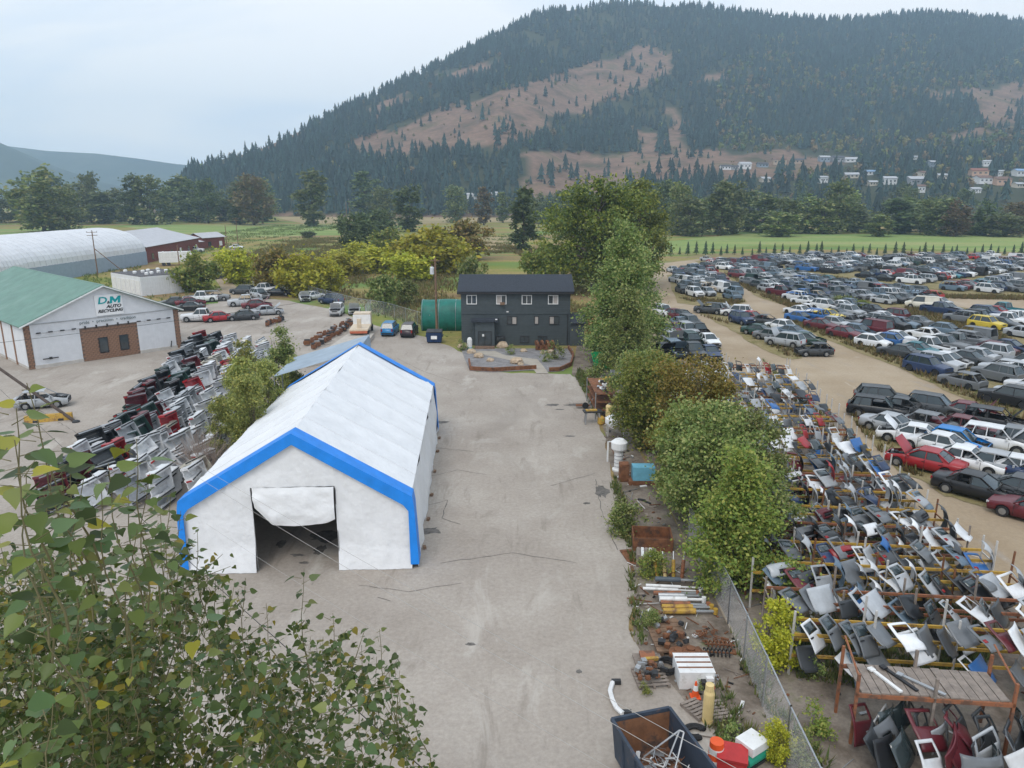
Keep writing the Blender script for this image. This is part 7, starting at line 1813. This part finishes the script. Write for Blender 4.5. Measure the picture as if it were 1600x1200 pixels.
# tall single shoots that stand clear of the crown, (px, py of tip, distance, length, leaves, leaf size)
for px, py, y, L_, n, s_ in [(12, 640, 4.0, 1.3, 16, .14), (48, 668, 4.4, 1.3, 16, .14), (85, 735, 4.8, 1.2, 16, .13), (120, 752, 4.8, 1.2, 16, .13), (28, 742, 4.0, 1.1, 16, .13), (160, 726, 5.4, 1.3, 16, .13), (225, 742, 5.6, 1.3, 16, .12), (260, 770, 6.4, 1.4, 18, .11), (30, 600, 4.6, 1.5, 14, .13), (8, 690, 3.6, 1.3, 14, .12), (72, 716, 4.4, 1.5, 16, .14), (100, 740, 5.4, 1.4, 14, .12), (204, 688, 5.2, 1.6, 16, .14), (190, 742, 5.8, 1.6, 15, .13), (148, 770, 4.6, 1.2, 14, .13), (243, 790, 6.6, 1.7, 18, .12), (276, 800, 7.0, 1.6, 18, .10),
                             (302, 830, 7.0, 1.6, 18, .09), (205, 830, 5.0, 1.3, 15, .13), (330, 895, 7.4, 1.4, 18, .085), (378, 905, 7.2, 1.5, 18, .085), (470, 890, 7.6, 1.9, 20, .095), (410, 945, 7.0, 1.5, 18, .09), (308, 968, 5.2, 1.0, 12, .12), (588, 985, 7.4, 1.7, 22, .095), (560, 1010, 7.4, 1.4, 18, .085), (515, 960, 7.6, 1.3, 18, .085),
                             (620, 1050, 7.4, 1.5, 20, .085), (640, 1090, 7.2, 1.2, 18, .085), (70, 1105, 3.6, .9, 12, .13), (20, 1130, 3.6, .8, 10, .12), (120, 960, 4.6, 1.0, 12, .12), (40, 900, 4.2, 1.1, 13, .12), (310, 1060, 4.8, .8, 9, .11), (530, 1150, 5.6, .9, 10, .10), (390, 1130, 5.2, .8, 10, .10)]:
    shoot(at_depth(px, py, y), L_, n, s_, (gt.uniform(-.25, .25), gt.uniform(-.1, .3)), 1, 2 if s_ < .1 else 0)
# the leafy mass
MASS = [(-60, 810), (60, 850), (130, 870), (200, 860), (280, 835), (300, 880), (340, 905), (420, 950), (470, 935), (520, 985), (590, 1010), (635, 1075), (640, 1120), (625, 1290), (-60, 1290)]
cnt = 0
while cnt < 330:
    px, py = gt.uniform(-60, 650), gt.uniform(700, 1290)
    if not inside((px, py), MASS): continue
    # fewer toward the right edge so the gravel shows through
    if px > 330 and gt.random() < .45: continue
    y = gt.uniform(5.6, 9.6) if py > 850 else gt.uniform(5.2, 8.2)
    shoot(at_depth(px, py, y), gt.uniform(.6, 1.5), int(gt.integers(12, 22)), gt.uniform(.075, .115), (gt.uniform(-.35, .35), gt.uniform(-.3, .3)), 0, 3)
    cnt += 1
stems.build('branches', STEM, fp).matrix_parent_inverse = Matrix.Translation(-root)
leaf_pos.sort(key=lambda e: -e[4] / max(1.0, (e[0] - Vector((0, 0, HC))).length) * (1 if 0 < proj(*e[0])[0] < 1600 and proj(*e[0])[1] < 1200 else 0.01))
lm = npmesh('leaf', LV, LT, FOLS, smooth=False)
for o, d, b, n, s_ in leaf_pos[:300]:
    mt = Matrix((( d.x, b.x, n.x, o.x - root.x), (d.y, b.y, n.y, o.y - root.y), (d.z, b.z, n.z, o.z - root.z), (0, 0, 0, 1)))
    q = put('leaf', lm, fp); q.matrix_local = mt @ Matrix.Scale(s_, 4)
rest = leaf_pos[300:]
O = np.array([list(e[0] - root) for e in rest]); Dv = np.array([list(e[1]) for e in rest]); Bv = np.array([list(e[2]) for e in rest]); Nv = np.array([list(e[3]) for e in rest]); Sv = np.array([e[4] for e in rest])
V = O[:, None] + Sv[:, None, None] * (LV[None, :, 0:1] * Dv[:, None] + LV[None, :, 1:2] * Bv[:, None] + LV[None, :, 2:3] * Nv[:, None])
T = (LT[None] + (np.arange(len(rest)) * len(LV))[:, None, None]).reshape(-1, 3)
o = put('foliage', npmesh('foliage', V.reshape(-1, 3), T, FOL), fp); o['kind'] = 'stuff'
print('poplar leaves', len(leaf_pos))

# ---------------------------------------------------------------- weeds and grass
def tufts(name, polys, n, h0, h1, mat, label, cat, seed, avoid=()):
    g = np.random.default_rng(seed); P = []
    wps = [[tuple(G(*q).to_2d()) for q in poly] for poly in polys]
    ar = []
    for wp in wps: ar.append(abs(sum(wp[i][0] * wp[(i + 1) % len(wp)][1] - wp[(i + 1) % len(wp)][0] * wp[i][1] for i in range(len(wp)))) / 2)
    tot = sum(ar)
    for wp, a in zip(wps, ar):
        m = int(n * a / tot); x0, x1 = min(q[0] for q in wp), max(q[0] for q in wp); y0, y1 = min(q[1] for q in wp), max(q[1] for q in wp)
        k = 0; tr_ = 0
        while k < m and tr_ < m * 12:
            tr_ += 1; x, y = g.uniform(x0, x1), g.uniform(y0, y1)
            if not inside((x, y), wp): continue
            if math.sin(x * .31 + 1) + math.sin(y * .27 + x * .11) + g.normal(0, .8) < -.2: continue
            P.append((x, y, .04)); k += 1
    P = np.array(P); m = len(P); nb_ = 5
    a = g.uniform(0, 6.28, (m, nb_)); h_ = g.uniform(h0, h1, (m, 1)) * g.uniform(.5, 1.1, (m, nb_)); sp = h_ * g.uniform(.2, .8, (m, nb_)); w = h_ * .13
    base = P[:, None, :] + np.stack([np.cos(a) * h_ * .25, np.sin(a) * h_ * .25, np.zeros_like(a)], -1)
    tip = base + np.stack([np.cos(a) * sp, np.sin(a) * sp, h_], -1)
    side = np.stack([-np.sin(a) * w, np.cos(a) * w, np.zeros_like(a)], -1)
    V = np.stack([base - side, base + side, tip], 2).reshape(-1, 3)
    stuff(put(name, npmesh(name, V, np.arange(len(V)).reshape(-1, 3), mat)), label, cat)
TAN = LEAF('dry_grass', [(0.20, 0.15, 0.05), (0.27, 0.20, 0.085), (0.15, 0.14, 0.04), (0.12, 0.15, 0.035), (0.23, 0.145, 0.08)], .8, .2)
GRN = LEAF('green_weed', [(0.07, 0.115, 0.03), (0.11, 0.16, 0.04), (0.15, 0.17, 0.05), (0.2, 0.17, 0.06)], .8, .2)
tufts('verge_weeds', [[(1330, 650), (1345, 640), (1400, 705), (1440, 745), (1420, 742), (1360, 695)], [(1230, 505), (1300, 530), (1400, 570), (1500, 618), (1610, 668), (1610, 655), (1500, 608), (1400, 560), (1300, 520), (1240, 498)], [(1090, 492), (1150, 512), (1235, 560), (1285, 556), (1200, 538), (1130, 502)], [(1060, 466), (1165, 472), (1120, 482)],
                      [(1420, 478), (1560, 520), (1620, 560), (1620, 590), (1500, 545), (1400, 500)], [(1130, 425), (1200, 460), (1290, 482), (1240, 484), (1170, 455)], [(1180, 416), (1300, 432), (1480, 462), (1620, 462), (1620, 470), (1450, 466), (1300, 446)], [(1235, 600), (1290, 650), (1490, 870), (1590, 1000), (1560, 1000), (1460, 890), (1380, 780), (1230, 620)]],
      9000, .25, .7, TAN, 'dry tan and olive weeds along the verges between the wreck rows', 'weeds', 101)
tufts('meadow_grass', [[(380, 455), (470, 455), (560, 482), (670, 512), (715, 500), (715, 400), (800, 395), (905, 440), (905, 400), (700, 370), (450, 375), (380, 400)], [(890, 520), (930, 520), (920, 440), (890, 440)]], 26000, .35, 1.0, TAN, 'tall dry meadow grass behind the fence and the dark house', 'grass', 102)
tufts('field_grass', [[(330, 400), (450, 372), (800, 366), (800, 395), (560, 400), (400, 440)], [(230, 380), (430, 352), (560, 352), (430, 372), (300, 400)], [(590, 494), (670, 520), (700, 530), (714, 545), (714, 505), (640, 496)], [(180, 455), (300, 462), (340, 470), (300, 476), (262, 474)], [(120, 410), (230, 412), (170, 450), (130, 440)]], 12000, .3, .8, GRN, 'green and yellow grass in the open field and beside the yard', 'grass', 103)
tufts('strip_weeds', [[(905, 575), (930, 600), (945, 650), (930, 650), (900, 590)], [(960, 745), (985, 800), (1000, 880), (985, 880), (955, 760)], [(985, 890), (1005, 960), (1010, 1010), (990, 1010), (980, 900)], [(1120, 1060), (1215, 1200), (1140, 1200), (1100, 1130)], [(1140, 985), (1230, 1110), (1300, 1200), (1230, 1200), (1150, 1020)], [(1190, 560), (1235, 600), (1220, 620)], [(1220, 800), (1330, 800), (1560, 1000), (1500, 1100), (1240, 1060)]],
      5200, .12, .42, GRN, 'green weeds growing between the scrap, the fence and the racks', 'weeds', 104)
# oil stains and worn patches on the yard
STAIN = ground_mat('oil_stain', [(0.35, (0.10, 0.092, 0.085)), (0.6, (0.19, 0.175, 0.16))], 2.5, 9)
def stain(px, py, rx, ry, seed):
    g = random.Random(seed); p = G(px, py)
    struct(sheet('oil_stain', [Vector((p.x + rx * math.cos(t_ * .35) * g.uniform(.55, 1.15), p.y + ry * math.sin(t_ * .35) * g.uniform(.55, 1.15))) for t_ in range(18)], .026 + .001 * (seed % 4), STAIN))
for i, (px, py, rx, ry) in enumerate([(510, 838, .9, .8), (500, 860, .35, .7), (465, 868, .4, .18), (440, 850, .3, .5), (670, 830, .8, .5), (862, 633, .7, .45), (905, 633, 1.4, .5), (690, 660, .8, .4), (735, 1007, .3, .12), (905, 1050, .15, .15), (917, 787, .25, .2), (890, 682, .5, .2), (940, 768, .6, 1.0), (875, 640, .5, .2), (475, 880, .3, .15)]): stain(px, py, rx, ry, i)
TARSEAM = M('tar_crack', (0.15, 0.135, 0.12), .9, .2, 3)
gk = random.Random(61)
def crack(pts, w=.02):
    P_ = [G(*q) for q in pts]; out = []
    for a, b in zip(P_, P_[1:]):
        n = max(2, int((b - a).length / .5))
        for k in range(n): out.append(a.lerp(b, k / n) + Vector((gk.uniform(-.06, .06), gk.uniform(-.06, .06), 0)))
    out.append(P_[-1]); mb = MB()
    for a, b in zip(out, out[1:]):
        d = (b - a).normalized(); s_ = Vector((-d.y, d.x, 0)) * gk.uniform(.5, 1.4) * w
        mb.add([(a - s_ + Vector((0, 0, .0315))), b - s_ + Vector((0, 0, .0315)), b + s_ + Vector((0, 0, .0315)), a + s_ + Vector((0, 0, .0315))], [(0, 1, 2, 3)])
    struct(mb.build('ground_crack', TARSEAM))
for pts in ([(668, 790), (700, 782), (690, 810), (720, 820)], [(672, 745), (715, 735), (760, 742)], [(676, 700), (740, 706)], [(560, 915), (640, 925), (720, 912)], [(590, 935), (610, 940)], [(690, 880), (800, 865), (900, 880)], [(620, 560), (660, 580), (720, 600)], [(860, 760), (930, 740)], [(930, 750), (940, 800), (965, 860)], [(140, 690), (60, 640)], [(290, 470), (420, 520), (520, 540)]): crack(pts)

# small litter: broken wood, metal bits and plastic along the scrap strip and under the racks
gl = random.Random(123); mb = MB(); k = 0
LP1 = [(905, 580), (932, 640), (950, 700), (966, 780), (985, 860), (985, 1000), (1040, 1070), (1110, 1150), (1210, 1210), (1150, 1000), (1060, 860), (1000, 740), (965, 640), (925, 575)]
wp = [tuple(G(*q).to_2d()) for q in LP1]
while k < 520:
    x, y = gl.uniform(3, 12), gl.uniform(19, 76)
    if k % 3 == 0: x, y = gl.uniform(9.8, 24), gl.uniform(19, 40)
    elif not inside((x, y), wp): continue
    s_ = gl.uniform(.04, .16)
    if gl.random() < .6: mb.box((x, y, .04 + s_ * .2), (s_ * gl.uniform(.6, 4), s_, s_ * .4), gl.uniform(0, 3), gl.uniform(-.2, .2), mi=gl.choice([0, 0, 1, 1, 2, 3, 3, 4]))
    else:
        a = gl.uniform(0, 3.1); d = Vector((math.cos(a), math.sin(a), gl.uniform(-.02, .06))) * gl.uniform(.15, .7); p = Vector((x, y, .07)); mb.tube(p - d, p + d, gl.uniform(.01, .03), n=4, mi=gl.choice([0, 0, 1, 2, 4]))
    k += 1
stuff(mb.build('scrap_litter', [RUST, WOOD, WHITEP, BLACKP, STEEL]), 'small scattered scrap litter on the dirt strip and under the racks', 'litter')
